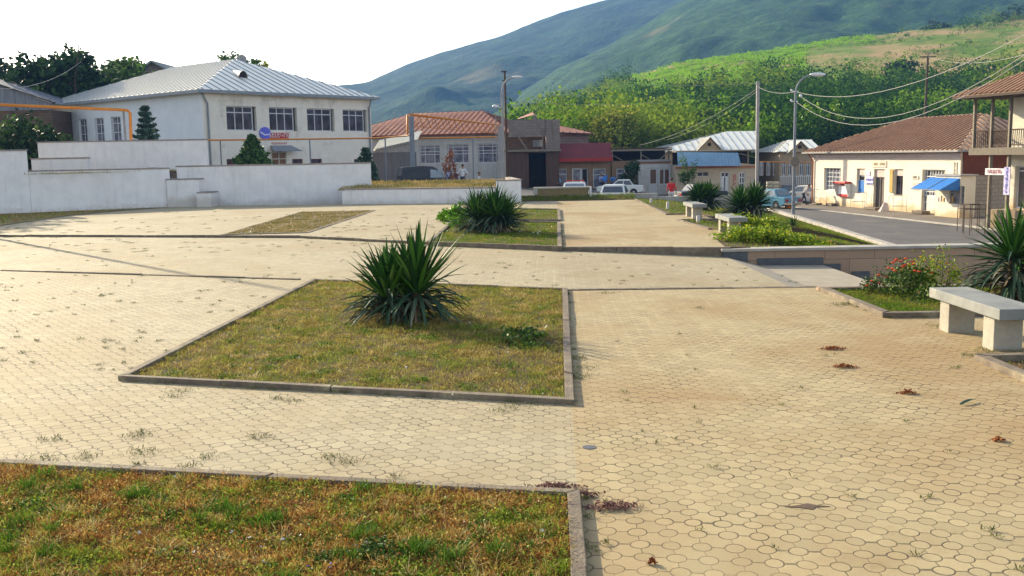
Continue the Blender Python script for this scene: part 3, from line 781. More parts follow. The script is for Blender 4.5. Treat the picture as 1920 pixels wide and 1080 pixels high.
def yucca(loc, label, heads, n_up, n_skirt, L, seed, w=.026, z=0.0, skirtL=None, upmin=50, spread=1.0, flare=0, skirt_r=.9):
    r = random.Random(seed); root = thing('yucca', label, 'yucca', (loc[0], loc[1], z), 0, None)
    mb = MB()
    up, sk, dd = [], [], []
    for (hx, hy, hz, s) in heads:
        mb.tube([(loc[0] + hx * .3, loc[1] + hy * .3, z - .05), (loc[0] + hx * .8, loc[1] + hy * .8, z + hz * .6), (loc[0] + hx, loc[1] + hy, z + hz)], [.07, .06, .05], 8)
        for i in range(n_up):
            q = (i + .5) / n_up
            el = R(88 - (88 - upmin) * q ** .8) + r.gauss(0, .05); az = i * 2.39996 + r.uniform(-.3, .3)
            b = (loc[0] + hx + math.cos(az) * .03, loc[1] + hy + math.sin(az) * .03, z + hz + .10 * (1 - q) - .05)
            up.append((b, az, el, L * s * r.uniform(.75, 1.1) * (.9 + .1 * q), w * r.uniform(.8, 1.15), r.uniform(0, .25) * spread + flare * q * .5 + (r.uniform(.5, 1.3) if r.random() < .09 else 0)))
        for i in range(n_skirt):
            az = r.uniform(0, 2 * math.pi); q = r.random()
            hh = hz * r.uniform(.35, 1.0); el = R(r.uniform(-10, 35) * (1 if q < .5 else .4))
            b = (loc[0] + hx + math.cos(az) * .04, loc[1] + hy + math.sin(az) * .04, z + hh)
            sk.append((b, az, el, (skirtL or L) * s * r.uniform(.75, 1.1), w * r.uniform(.8, 1.05), R(r.uniform(45, 85))))
        for i in range(int(n_skirt * .35)):
            az = r.uniform(0, 2 * math.pi); b = (loc[0] + hx + math.cos(az) * .04, loc[1] + hy + math.sin(az) * .04, z + hz * r.uniform(.2, .8))
            dd.append((b, az, R(r.uniform(-40, 0)), (skirtL or L) * s * r.uniform(.4, .75), w * .8, R(r.uniform(20, 60))))
    mb.build('trunk', M['bark'], root)
    v, f = leaves(up); npmesh('upright_leaves', v, f, M['yucca'], root)
    if sk:
        v, f = leaves(sk); v[:, 2] = np.maximum(v[:, 2], z + .012); npmesh('drooping_leaves', v, f, M['yucca_dark'], root)
    if dd:
        v, f = leaves(dd); v[:, 2] = np.maximum(v[:, 2], z + .01); npmesh('dead_leaves', v, f, M['yucca_dead'], root)
    return root
c = atz(745, 606); c2 = atz(790, 606)
yb_ = atz(765, 603)
yucca((yb_.x, yb_.y), 'tall upright yucca with a skirt of drooping leaves in the middle bed', [(-.25, .02, .33, .86), (.14, -.02, .40, 1.07), (-.04, .14, .34, .84)], 66, 62, .86, 3, w=.025, skirtL=.80, upmin=36)
yb_ = atz(915, 437)
yucca((yb_.x, yb_.y), 'round spreading yucca in the green bed before the planter wall', [(-.30, .1, .42, 1), (.22, -.1, .50, 1.05), (.05, .35, .45, .95), (.5, .2, .35, .9)], 95, 75, .92, 5, w=.026, upmin=12, spread=1.6)
yb_ = aty(1402, 404, 33.5); zz = lawnz(yb_.x, yb_.y)
yucca((yb_.x, yb_.y), 'dark spreading yucca on the lawn behind the nearest of the two far benches', [(-.22, .1, .40, 1), (.25, 0, .48, 1.0)], 130, 80, .84, 8, w=.030, z=zz, upmin=10, spread=1.5)
yb_ = aty(1318, 385, 39.5); zz = lawnz(yb_.x, yb_.y)
yucca((yb_.x, yb_.y), 'dark yucca on the lawn left of the other one and behind the farthest bench', [(-.16, .1, .42, 1), (.22, 0, .48, 1)], 130, 80, .80, 9, w=.032, z=zz, upmin=10, spread=1.5)
yucca((6.75, 13.2), 'large dark yucca behind the near bench at the right edge', [(0, 0, .62, .95), (.6, .35, .75, .95), (1.15, -.1, .6, 1.0), (.45, -.35, .3, .8)], 105, 95, .82, 12, w=.024, upmin=0, spread=1.7, skirtL=.85)
yb_ = atz(1487, 432, lawnz(8.9, 29)); 
yucca((yb_.x, yb_.y), 'small young yucca on the lawn in front of the street lamp', [(0, 0, .03, 1)], 40, 0, .42, 14, w=.012, z=lawnz(yb_.x, yb_.y), upmin=15)

# ------------------------------------------------------------------ bushes and flowers
M['bush_yg'] = leafmat('bush_yellow_green', [(0, (.07, .13, .008)), (.5, (.20, .31, .014)), (.9, (.38, .44, .025)), (1, (.6, .45, .03))], trans=.25)
M['bush_g'] = leafmat('bush_green', [(0, (.025, .06, .01)), (.5, (.06, .12, .015)), (1, (.14, .21, .03))])
M['bush_bright'] = leafmat('bush_bright', [(0, (.08, .2, .01)), (.5, (.16, .34, .015)), (1, (.28, .45, .04))])
M['bush_dark'] = leafmat('bush_dark', [(0, (.012, .03, .012)), (.5, (.03, .065, .02)), (1, (.06, .11, .03))])
M['orange'] = pm('orange_petals', (.75, .10, .015), (.6, .05, .01), 30, .6)
M['yellow'] = pm('yellow_petals', (.8, .5, .02), (.75, .35, .01), 30, .6)
M['white_petal'] = pm('white_petals', (.75, .72, .68), (.62, .58, .55), 30, .6)
M['violet'] = pm('violet_petals', (.45, .35, .7), (.35, .25, .6), 30, .6)
M['stem'] = pm('stems', (.10, .14, .03), (.16, .12, .05), 20, .7)
def bush(name, label, cat, loc, rad, h, n, mat, seed, leaf=(.02, .05), fl=None, nfl=0, flr=.035, group=None, clumps=14, fmat='orange', stems=10):
    g = np.random.default_rng(seed); r = random.Random(seed)
    root = thing(name, label, cat, loc, 0, group)
    cc = g.normal(size=(clumps, 3)) * [rad * .42, rad * .42, 0]; cc[:, 2] = h * (1 - np.minimum(1, (np.hypot(cc[:, 0], cc[:, 1]) / rad) ** 2) * .6) * g.uniform(.25, .92, clumps)
    k = g.integers(0, clumps, n); p = cc[k] + g.normal(size=(n, 3)) * [rad * .2, rad * .2, h * .14]
    p[:, 2] = np.clip(p[:, 2], .015, None)
    v, f = cards(p + np.array(loc), g.uniform(leaf[0], leaf[1], n), g, .3)
    npmesh('foliage', v, f, M[mat], root)
    if stems:
        mb = MB()
        for i in range(min(stems, clumps)):
            q = cc[i]; mb.tube([(loc[0] + q[0] * .15, loc[1] + q[1] * .15, loc[2] - .02), (loc[0] + q[0] * .6, loc[1] + q[1] * .6, loc[2] + q[2] * .6), (loc[0] + q[0], loc[1] + q[1], loc[2] + q[2])], [.008, .006, .004], 5)
        mb.build('stems', M['stem'], root)
    for i in range(nfl):
        a = r.uniform(0, 6.28); rr = rad * math.sqrt(r.random()) * .9; fx, fy = loc[0] + rr * math.cos(a), loc[1] + rr * math.sin(a) - .05
        fz = loc[2] + h * (1 - (rr / rad) ** 2 * .5) * r.uniform(.7, 1.08)
        mb = MB()
        for j in range(7):
            b = j * 6.283 / 7; mb.quad((fx, fy, fz), (fx + flr * .6 * math.cos(b - .4), fy + flr * .6 * math.sin(b - .4), fz + flr * .3), (fx + flr * math.cos(b), fy + flr * math.sin(b), fz + flr * .2), (fx + flr * .6 * math.cos(b + .4), fy + flr * .6 * math.sin(b + .4), fz + flr * .3))
        mb.ball((fx, fy, fz + flr * .2), flr * .55, 6, 4, (1, 1, .6))
        mb.build('flower', M[fmat], root)
    return root
p = atz(1668, 556); bush('marigold_bush', 'bush of orange red marigolds at the left of the flower bed', 'flowers', (p.x + .25, p.y + .15, .01), .42, .50, 1700, 'bush_g', 21, (.012, .028), nfl=24, flr=.045)
p = atz(1640, 553); bush('marigold_bush', 'small orange marigold clump beside the kerb of the steps', 'flowers', (p.x, p.y + .1, .01), .2, .22, 400, 'bush_g', 22, (.01, .025), nfl=8, flr=.038)
p = atz(1722, 552); bush('flower_bush', 'yellow flowering bush between the orange marigolds and the large yucca', 'flowers', (p.x + .15, p.y + .2, .01), .36, .52, 900, 'bush_yg', 23, (.012, .026), nfl=10, flr=.035, fmat='yellow')
p = atz(1758, 552); bush('flower_bush', 'airy yellowish bush leaning against the large yucca', 'flowers', (p.x + .1, p.y + .1, .01), .32, .66, 650, 'bush_yg', 24, (.012, .026), nfl=5, flr=.025, fmat='orange')
p = atz(1775, 565); bush('flower_bush', 'low reddish green plants at the foot of the large yucca', 'flowers', (p.x - .1, p.y, .01), .4, .2, 700, 'bush_g', 25, (.012, .03), nfl=6, flr=.022)
# yellow-green flower band on the lawn behind the retaining wall
FB = [(1392, 452, .55, .42, 'leftmost'), (1425, 448, .6, .40, ''), (1462, 450, .6, .36, ''), (1500, 448, .6, .30, ''), (1395, 438, .55, .45, ''), (1440, 436, .5, .38, ''), (1540, 452, .55, .24, '')]
lb = ['leafy yellow green flower clump at the left end of the retaining wall', 'second yellow green clump along the retaining wall cap', 'yellow green clump below the dark far yucca', 'low green clump before the small young yucca', 'yellow flowering clump beside the nearer far bench', 'flowering clump between bench and dark yucca', 'lowest green clump right of the small young yucca']
for i, (px, py, rd_, hh, _) in enumerate(FB):
    p = atz(px, py); y = max(22.25, p.y); bush('flower_clump', lb[i], 'flowers', (p.x * y / p.y, y, lawnz(p.x, y)), rd_, hh, 1300, 'bush_yg', 40 + i, (.02, .045), nfl=5, flr=.035, group='flower clumps along the retaining wall', fmat='yellow' if i % 2 == 0 else 'orange')
for i, (px, lbl) in enumerate([(1640, 'low green plant row on the wall cap below the road kerb'), (1690, 'low green plant on the wall cap with a view of the road'), (1735, 'low yellow orange flowers on the wall cap'), (1780, 'low green plant on the wall cap touching the large yucca')]):
    p = aty(px, 458, 22.5); bush('low_plant', lbl, 'flowers', (p.x, 22.4, lawnz(p.x, 22.4)), .5, .30 + (.1 if i == 2 else 0), 700, 'bush_yg' if i == 2 else 'bush_bright', 60 + i, (.018, .04), nfl=4 if i == 2 else 0, flr=.03, group='low plants on the wall cap')
# bright leafy plant left of the round yucca
for i, (px, py, rad, hh, lbl) in enumerate([(858, 425, .55, .62, 'bright green broad leaved plant at the left of the round yucca'), (835, 415, .3, .3, 'small bright green plant at the corner of the round yucca bed')]):
    p = atz(px, py); bush('leafy_plant', lbl, 'plant', (p.x, p.y, .01), rad, hh, 520, 'bush_bright', 70 + i, (.05, .10))
p = atz(985, 643); bush('leafy_weed', 'leafy green weed in the right half of the yucca bed', 'weed', (p.x, p.y, .012), .36, .16, 420, 'bush_g', 75, (.012, .035), clumps=18)
p = atz(700, 1045); bush('leafy_weed', 'dense green weed with violet flowers in the foreground bed', 'weed', (p.x, p.y, .012), .17, .07, 900, 'bush_g', 76, (.006, .016), nfl=3, flr=.012, fmat='violet', clumps=16)
p = atz(620, 1062); bush('leafy_weed', 'low green weed with pale violet flowers at the bottom edge of the photo', 'weed', (p.x, p.y, .012), .15, .05, 700, 'bush_g', 77, (.006, .014), nfl=3, flr=.011, fmat='violet', clumps=16)
p = atz(140, 770 + 200); 
# blade of broken weeds: pale stalks
mb = MB()
for (px, py, dx, h) in [(925, 1075, .06, .16), (834, 985, 0, .12), (915, 1012, -.01, .07), (740, 898, -.01, .08), (530, 640, .02, .2), (545, 610, .05, .22), (215, 1000, 0, .06), (150, 905, 0, .05)]:
    p = atz(px, py); mb.tube([(p.x, p.y, 0), (p.x + dx * .4, p.y, h * .6), (p.x + dx, p.y + .01, h)], [.002, .0016, .0008], 5)
mb.build('dry_stalks', leafmat('dry_stalk', [(0, (.35, .27, .10)), (1, (.5, .4, .2))]), None, 'thin dry stalks standing in the grass beds', 'stalks', kind='stuff')
# white petals / shreds of paper in the grass
pts = []
for (px, py) in [(435, 998), (465, 1008), (530, 1010), (264, 998), (492, 1025), (558, 1003), (1012, 940), (875, 978), (1016, 994), (1005, 1010), (760, 688), (847, 739), (978, 728), (1018, 737), (1036, 737), (1028, 741), (110, 885), (330, 893), (302, 887), (480, 898),
                 (360, 1035), (495, 1052), (655, 1035), (180, 935), (1040, 720), (615, 540), (700, 590), (820, 580), (880, 605), (590, 660), (560, 670), (470, 690), (435, 668), (950, 660), (935, 560), (1010, 575), (520, 600)]:
    p = atz(px, py, .055 if py > 870 else .05)
    for k in range(2): pts.append((p.x + rnd.gauss(0, .006), p.y + rnd.gauss(0, .006), p.z))
pts = np.array(pts); v, f = cards(pts, rng.uniform(.006, .014, len(pts)), rng, 0, 1.2)
npmesh('petals', v, f, M['white_petal'], label='small white petals lying in the grass beds', cat='petals', kind='stuff')
qs = sample(BED3, 60); qs2 = sample(BED4, 120); q = np.concatenate([qs, qs2]); v, f = cards(np.c_[q, np.full(len(q), .05)], rng.uniform(.015, .03, len(q)), rng, 0, 1.2)
npmesh('petals', v, f, M['white_petal'], label='white petals scattered over the farther grass beds', cat='petals', kind='stuff')
# dry clumps on the walkway
M['reddish'] = leafmat('reddish_debris', [(0, (.14, .035, .012)), (.6, (.28, .08, .025)), (1, (.4, .18, .07))], rough=.9)
M['purplish'] = leafmat('purplish_weed', [(0, (.12, .05, .05)), (.6, (.25, .12, .10)), (1, (.38, .26, .18))], rough=.9)
for (px, py, rx, ry, m, lbl) in [(1562, 655, .12, .05, 'reddish', 'reddish brown dry clump, largest on the walkway left of the near bench'), (1583, 689, .10, .05, 'reddish', 'reddish brown dry clump below the largest one'), (1702, 738, .07, .04, 'reddish', 'round rusty clump between the two middle clumps and the right edge'),
                               (1873, 827, .045, .03, 'reddish', 'small rusty clump near the right edge of the photo'), (1222, 1058, .02, .012, 'reddish', 'tiny dark red scrap at the bottom of the walkway'),
                               (1148, 952, .17, .07, 'purplish', 'purplish dried weed beside the corner of the foreground bed'), (1040, 915, .16, .05, 'purplish', 'thin dried weed lying along the foreground bed kerb'), (1090, 930, .1, .05, 'purplish', 'dried weed tuft on the foreground kerb corner')]:
    p = atz(px, py); n = int(2600 * rx) + 40
    q = rng.normal(size=(n, 3)) * [rx * .5, ry * .5, .008]; q[:, 2] = np.abs(q[:, 2]) + .003 + .012 * np.exp(-(q[:, 0] / rx) ** 2 * 3)
    v, f = cards(q + [p.x, p.y, 0], rng.uniform(.004, .014, n), rng, .3, 1.8)
    npmesh('dry_clump', v, f, M[m], label=lbl, cat='debris')
p = atz(1818, 757)
v, f = leaves([((p.x - .1, p.y - .06, .008), R(38), .1, .24, .018, .2)]); npmesh('fallen_leaf', v, f, M['yucca_dark'], label='single fallen grey green leaf on the walkway at the right', cat='leaf')
mb = MB(); p = atz(1512, 950); mb.prism([(p.x + a, p.y + b) for a, b in [(-.13, .0), (-.05, -.02), (.02, -.055), (.05, -.015), (.14, -.01), (.06, .02), (.02, .05), (-.04, .02)]], .001, .0035)
mb.build('pothole', pm('wet_dirt', (.12, .08, .055), (.09, .06, .04), 20, .9), None, 'dark gap where a paver piece is missing in the walkway', 'hole')
mb = MB(); mb.smooth = True; p = atz(1105, 839); mb.tube([(p.x, p.y, .0), (p.x, p.y, .004)], .05, 16); mb.build('drain_lid', M['greystone'], None, 'small dark round lid in the paving right of the grass beds', 'lid')

# ------------------------------------------------------------------ benches
M['bench_top'] = pm('bench_slab', (.25, .255, .235), (.18, .185, .175), 3, .75, .3, 70, c3=(.30, .29, .25))
M['bench_leg'] = pm('bench_leg', (.40, .37, .30), (.30, .27, .22), 4, .85, .4, 60)
bn = thing('stone_bench', 'grey stone slab bench in the foreground at the right edge', 'bench', (5.1, 10.7, 0))
def bench_parts(root, cx, cy, L=1.7, W=.46, H=.47):
    mb = MB(); mb.b2((cx - W / 2, cy - L / 2, H - .115), (cx + W / 2, cy + L / 2, H)); mb.build('seat', M['bench_top'], root, bevel=.008)
    for s in (-1, 1):
        y = cy + s * (L / 2 - .32)
        mb = MB(); mb.b2((cx - W / 2 + .05, y - .12, -.02), (cx + W / 2 - .11, y + .12, H - .116)); mb.build('leg', M['bench_leg'], root, bevel=.006)
bench_parts(bn, 5.17, 10.72)
for (x, y, lbl) in [(5.62, 25.5, 'smaller looking stone bench beside the yellow flower clumps'), (5.95, 32.3, 'farthest stone bench, in front of the left dark yucca')]:
    c = copy_tree(bn); c.location = (x, y, 0); c['label'] = lbl
for b in [o for o in col.objects if o.name.startswith('stone_bench')]: b['group'] = 'stone benches along the walkway'
for (px, py, h, lbl) in [(1252, 392, .28, 'small white post on the lawn left of the farthest bench'), (1309, 417, .2, 'small white stub on the lawn between the two far benches'), (1221, 381, .2, 'tiny white post near the street end of the lawn')]:
    p = atz(px, py); mb = MB(); mb.b2((p.x - .05, p.y - .05, -.05), (p.x + .05, p.y + .05, h)); mb.build('marker_post', M['white_wall'], None, lbl, 'post')

# ------------------------------------------------------------------ trees
M['leaf_dark'] = leafmat('tree_dark', [(0, (.010, .028, .010)), (.5, (.025, .06, .015)), (1, (.06, .11, .025))], trans=.15)
M['leaf_mid'] = leafmat('tree_mid', [(0, (.03, .07, .012)), (.5, (.07, .14, .02)), (1, (.14, .22, .03))], trans=.2)
M['leaf_yel'] = leafmat('tree_yellowish', [(0, (.10, .15, .015)), (.5, (.25, .31, .03)), (.85, (.42, .42, .06)), (1, (.6, .46, .08))], trans=.3)
M['leaf_bright'] = leafmat('tree_bright', [(0, (.08, .18, .012)), (.5, (.18, .33, .02)), (1, (.34, .46, .04))], trans=.3)
def tree(name, label, loc, h, rx, rz, n, mat, seed, leaf=(.15, .3), clumps=40, trunk_r=.16, cz=None, cat='tree', group=None, bark='bark', sharp=.2, ry=None):
    g = np.random.default_rng(seed); root = thing(name, label, cat, loc, 0, group)
    cz = cz if cz is not None else h - rz
    ry = ry or rx
    d = g.normal(size=(clumps, 3)); d /= np.linalg.norm(d, axis=1)[:, None]
    rad = g.uniform(.35, .95, clumps)[:, None]
    cc = d * rad * [rx, ry, rz]; sz = g.uniform(.5, 1.1, clumps)
    k = g.integers(0, clumps, n)
    p = cc[k] + g.normal(size=(n, 3)) * [rx * sharp, ry * sharp, rz * sharp * .8] * sz[k][:, None]
    p[:, 2] += cz
    v, f = cards(p + np.array(loc), g.uniform(leaf[0], leaf[1], n), g, .2)
    mb = MB(); L = V(loc)
    mb.tube([L - V((0, 0, .3)), L + V((rx * .04, 0, cz * .5)), L + V((-rx * .03, 0, cz)), L + V((0, 0, cz + rz * .6))], [trunk_r * 1.2, trunk_r, trunk_r * .7, trunk_r * .25], 9)
    for i in range(min(12, clumps)):
        q = V(tuple(cc[i])) + V((0, 0, cz)); mb.tube([L + V((0, 0, cz * (.55 + .03 * i))), L + q * .5 + V((0, 0, cz * .35)), L + q], [trunk_r * .4, trunk_r * .25, trunk_r * .08], 6)
    mb.build('trunk', M[bark], root)
    npmesh('crown', v, f, M[mat], root)
    return root
def conifer(name, label, loc, h, rb, mat, seed, layers=11, n=90, leaf=(.05, .1), group=None):
    g = np.random.default_rng(seed); root = thing(name, label, 'conifer', loc, 0, group); L = V(loc)
    mb = MB(); mb.tube([L - V((0, 0, .2)), L + V((0, 0, h * .97))], [h * .02 + .03, .01], 8)
    P = []
    for i in range(layers):
        t = (i + .3) / layers; z = h * (.04 + .94 * t); r = rb * (1 - t) ** .85 + .05; nb = max(5, int(8 * (1 - t) + 4))
        for j in range(nb):
            a = j * 6.283 / nb + g.uniform(-.3, .3) + i; rr = r * g.uniform(.75, 1.12)
            mb.tube([L + V((0, 0, z)), L + V((math.cos(a) * rr * .9, math.sin(a) * rr * .9, z + rr * .12))], [.02, .006], 4, False)
            s = g.uniform(.1, 1, n); q = np.c_[np.cos(a) * rr * s, np.sin(a) * rr * s, z + rr * .22 * s ** 1.5 - .06]
            wd = (.21 * rr * (1 - s * .7))[:, None]; P.append(q + g.normal(size=(n, 3)) * [1, 1, .3] * wd * .6)
    p = np.concatenate(P); v, f = cards(p + np.array(loc), g.uniform(leaf[0], leaf[1], len(p)), g, .2, 2.6)
    mb.build('trunk', M['bark'], root); npmesh('needles', v, f, M[mat], root); return root
M['needle'] = leafmat('blue_spruce', [(0, (.02, .045, .03)), (.5, (.05, .10, .065)), (1, (.12, .19, .13))])
M['needle_g'] = leafmat('green_spruce', [(0, (.025, .06, .018)), (.5, (.06, .13, .03)), (1, (.13, .21, .05))])
p = aty(275, 262, 62); conifer('spruce', 'blue spruce in front of the bluish side wall of the white house', (p.x, 62, 1.5), aty(272, 192, 62).z - 1.5, 1.25, 'needle', 1, leaf=(.13, .26))
p = aty(474, 305, 60); conifer('spruce', 'bushy green spruce in front of the sign on the white house', (p.x, 60, 1.2), aty(474, 250, 60).z - 1.2, 1.25, 'needle_g', 2, 12, 110, leaf=(.13, .26))
p = aty(688, 340, 57); conifer('spruce', 'small spruce at the right end of the middle white wall', (p.x, 57, -.1), aty(684, 273, 57).z + .1, .95, 'needle', 3, leaf=(.12, .24))
# left background trees
LT = [('pine', 'dark tree at the left edge of the photo above the old grey building', -25, 95, 96, 110, 4.5, 'leaf_dark'), ('pine', 'dark pine left of the tallest one on the left skyline', 75, 92, 88, 92, 3.6, 'leaf_dark'), ('pine', 'tallest dark pine on the left skyline with a mast rising behind it', 128, 82, 90, 92, 3.4, 'leaf_dark'),
      ('pine', 'dark pine crown right of the tallest one', 160, 108, 92, 92, 2.6, 'leaf_dark'), ('leafy_tree', 'loose leafy tree between the pines and the gabled building', 205, 103, 100, 95, 3.4, 'leaf_mid'), ('leafy_tree', 'small leafy tree just left of the gabled building', 240, 110, 104, 95, 2.6, 'leaf_mid'),
      ('leafy_tree', 'broad green tree below the pines at left', 60, 135, 90, 88, 4.2, 'leaf_mid'), ('leafy_tree', 'green tree filling the gap above the white roof at left', 185, 150, 96, 90, 4.0, 'leaf_dark'), ('leafy_tree', 'green tree behind the old grey building', 15, 140, 94, 90, 4.0, 'leaf_mid'), ('leafy_tree', 'dark green tree above the left end of the white roof', 120, 150, 94, 90, 4.0, 'leaf_dark')]
for i, (nm, lbl, px, py, y, _, rx, mt) in enumerate(LT):
    b = aty(px, py, y); rz = min(rx * 1.15, (b.z + .3) * .55)
    tree(nm, lbl, (b.x, y, -.3), b.z + .3, rx, rz, 3400, mt, 100 + i, (.16, .36), 55, .25, group='trees on the left skyline', sharp=.16)
for i, (px, py, y, rx, mt, lbl) in enumerate([(8, 212, 62, 2.2, 'leaf_mid', 'leafy bush below the yellow pipe at the left edge'), (60, 218, 60, 1.9, 'leaf_dark', 'dark bush before the old grey building'), (100, 243, 60, 1.1, 'leaf_dark', 'dark bush at the left end of the upper terrace wall')]):
    b = aty(px, py, y); tree('bush', lbl, (b.x, y, .8), b.z - .8, rx, (b.z - .8) * .5, 2600, mt, 130 + i, (.08, .18), 36, .1, cat='bush', cz=(b.z - .8) * .5, sharp=.2)
b = aty(447, 98, 112); tree('leafy_tree', 'leafy crown showing above the ridge of the white roof', (b.x, 112, 0), b.z, 2.6, 2.5, 1500, 'leaf_mid', 140, (.14, .28), 26, .2, sharp=.16)
b = aty(490, 108, 112); tree('leafy_tree', 'sparse crown right of the other one above the white roof', (b.x, 112, 0), b.z, 1.7, 2.2, 500, 'leaf_yel', 141, (.14, .26), 18, .15, sharp=.2)
b = aty(430, 100, 114)
# trees behind the shops
b = aty(1150, 181, 118); tree('poplar', 'yellowish green tree standing behind the red roofed shop', (b.x, 118, -.5), b.z + .5, 3.2, 4.4, 5200, 'leaf_yel', 150, (.13, .27), 60, .22, sharp=.17, cz=(b.z + .5) - 4.4)
b = aty(1550, 188, 122); tree('leafy_tree', 'bright green tree left of the long brown roof', (b.x, 122, 1), b.z - 1, 3.6, 4.6, 5200, 'leaf_bright', 151, (.15, .3), 60, .22, sharp=.17)
for i, (px, py, y, rx, h_, mt, lbl) in enumerate([
        (1050, 212, 128, 3.0, 7.5, 'leaf_mid', 'rounded green tree above the rust roofed stone house'),
        (1243, 214, 126, 3.2, 7.5, 'leaf_bright', 'rounded sunlit tree right of the yellowish poplar'),
        (1318, 206, 134, 2.8, 8, 'leaf_mid', 'mid green tree above the left gable of the beige house'),
        (1452, 205, 132, 2.6, 8, 'leaf_dark', 'dark tree between the square concrete pole and the street lamp'),
        (1610, 232, 118, 2.6, 7, 'leaf_mid', 'tree touching the left slope of the long brown roof'),
        (1663, 178, 150, 3.4, 8, 'leaf_bright', 'sunlit tree high above the middle of the long brown roof'),
        (1795, 190, 132, 3.2, 8, 'leaf_mid', 'tree above the right end of the long brown roof'),
        (1690, 112, 215, 3.8, 6, 'leaf_dark', 'dark round shrub on the dry slope left of the wooden pole'),
        (1300, 150, 225, 4.0, 6, 'leaf_dark', 'dark round tree on the bright slope near the hill crest'),
        (1480, 128, 250, 4.2, 6, 'leaf_mid', 'green round tree on the bright slope above the street lamp')]):
    b = aty(px, py, y); tree('hill_tree', lbl, (b.x, y, b.z - h_), h_, rx, h_ * .38, 3000, mt, 400 + i, (.14, .28) if y < 160 else (.18, .36), 34, .2, group='separate trees on the green hillside', sharp=.17)
b = aty(1185, 308, 91.5); tree('bush', 'dark green shrub growing between the two small shops', (b.x, 91.5, -1.4), b.z + 1.4, 1.1, 1.5, 1600, 'leaf_dark', 152, (.07, .16), 24, .06, cat='shrub', cz=1.75)
b = aty(1289, 300, 89); tree('bush', 'thin green shrub before the blue awning shop', (b.x, 89, -1.5), b.z + 1.5, .9, 1.5, 700, 'leaf_mid', 153, (.06, .14), 18, .05, cat='shrub', cz=2.0)
b = aty(850, 288, 70); q = None
tree('dry_tree', 'dry reddish brown bush behind the dark off-road car', (aty(843, 330, 68).x, 68, -.4), aty(840, 291, 68).z + .4, .55, 1.25, 900, 'reddish', 154, (.03, .09), 16, .05, cat='shrub', cz=1.7)
# off-frame tree whose shade falls on the paving at the left
tree('leafy_tree', 'large tree beyond the left edge shading the corner of the plaza', (-32, 49, 0), 10, 3.9, 4.2, 4200, 'leaf_dark', 160, (.2, .4), 50, .3)
tree('leafy_tree', 'second large tree beyond the left edge near the tall wall end', (-35, 44, 0), 9.0, 4.2, 3.2, 3200, 'leaf_dark', 161, (.2, .4), 40, .3)
# ------------------------------------------------------------------ building materials
def blockmat(name, a, b, mort, bw, rh, axis=0, ms=.012):
    n = NT(name); br = n.node('ShaderNodeTexBrick'); br.offset = .5
    co = n.co(); sp = n.node('ShaderNodeSeparateXYZ'); n.link(co, sp.inputs[0]); cb = n.node('ShaderNodeCombineXYZ')
    n.link(n.math('ADD', sp.outputs[0], n.math('MULTIPLY', sp.outputs[1], .71)), cb.inputs[0]); n.link(sp.outputs[2], cb.inputs[1])
    n.link(cb.outputs[0], br.inputs['Vector'])
    for k, v in (('Scale', 1.0), ('Mortar Size', ms), ('Brick Width', bw), ('Row Height', rh)): br.inputs[k].default_value = v
    br.inputs['Color1'].default_value = a + (1,); br.inputs['Color2'].default_value = b + (1,); br.inputs['Mortar'].default_value = mort + (1,)
    c = n.mix(n.ramp(n.noise(2.5, 5, .7), [(.3, 0.), (.8, .6)]), br.outputs[0], tuple(x * .6 for x in a))
    n.bump(br.outputs['Fac'], .4, -.02)
    return n.out(c, .9, .2)
def roofmat(name, a, b, c3, rough=.45, sc=1.2, metal=.0, spec=.5):
    return pm(name, a, b, sc, rough, .15, 12, metal, spec, c3=c3)
M['house_cream'] = pm('house_plaster_cream', (.76, .70, .60), (.69, .63, .54), 1.1, .85, .2, 40, c3=(.47, .42, .35))
M['house_shade_blue'] = pm('house_plaster_shade_blue', (.70, .72, .74), (.63, .66, .68), 1.0, .85, .2, 40)  # white side wall, with the blue of its sky-lit shade put into the colour
M['zinc'] = roofmat('zinc_roof', (.84, .80, .68), (.78, .75, .65), (.85, .79, .64), .45, metal=.05)
M['zinc_seam'] = pm('zinc_seam', (.26, .27, .27), (.20, .21, .21), 3, .5)
M['gutter'] = pm('gutter_grey', (.25, .28, .30), (.19, .21, .23), 3, .5)
M['rust_red'] = roofmat('rusty_red_roof', (.36, .125, .05), (.27, .085, .035), (.44, .19, .09), .6)
M['rust_seam'] = pm('rusty_red_seam', (.20, .06, .03), (.14, .05, .03), 3, .6)
M['brown_roof'] = roofmat('brown_corrugated_roof', (.62, .42, .25), (.50, .31, .18), (.70, .52, .34), .7)
M['brown_seam'] = pm('brown_roof_wave', (.30, .17, .10), (.22, .12, .07), 2, .7)
M['maroon'] = roofmat('maroon_metal_tiles', (.22, .035, .035), (.17, .028, .03), (.26, .05, .045), .45)
M['red_trim'] = pm('red_trim', (.42, .035, .02), (.32, .03, .02), 8, .6)
M['blue_sheet'] = roofmat('pale_blue_sheet', (.22, .36, .50), (.17, .29, .42), (.28, .40, .50), .5)
M['tuff'] = blockmat('grey_tuff_blocks', (.26, .21, .18), (.21, .17, .15), (.12, .10, .09), .55, .26)
M['tuff_brown'] = blockmat('brown_old_stone', (.17, .11, .075), (.13, .085, .06), (.07, .05, .035), .5, .22)
M['cinder'] = blockmat('pale_cinder_blocks', (.38, .33, .27), (.33, .28, .23), (.15, .12, .1), .42, .24)
M['rubble'] = blockmat('gable_stone', (.20, .18, .16), (.15, .135, .12), (.08, .07, .06), .35, .2)
M['shop_brown'] = pm('shop_render_brown', (.27, .17, .095), (.21, .13, .075), 2, .85, .2, 20)
M['shop_white'] = pm('shop_white', (.56, .55, .52), (.48, .46, .42), 2, .85, .2, 20)
M['shop_beige'] = pm('shop_beige', (.52, .42, .30), (.44, .35, .25), 2, .85, .2, 20)
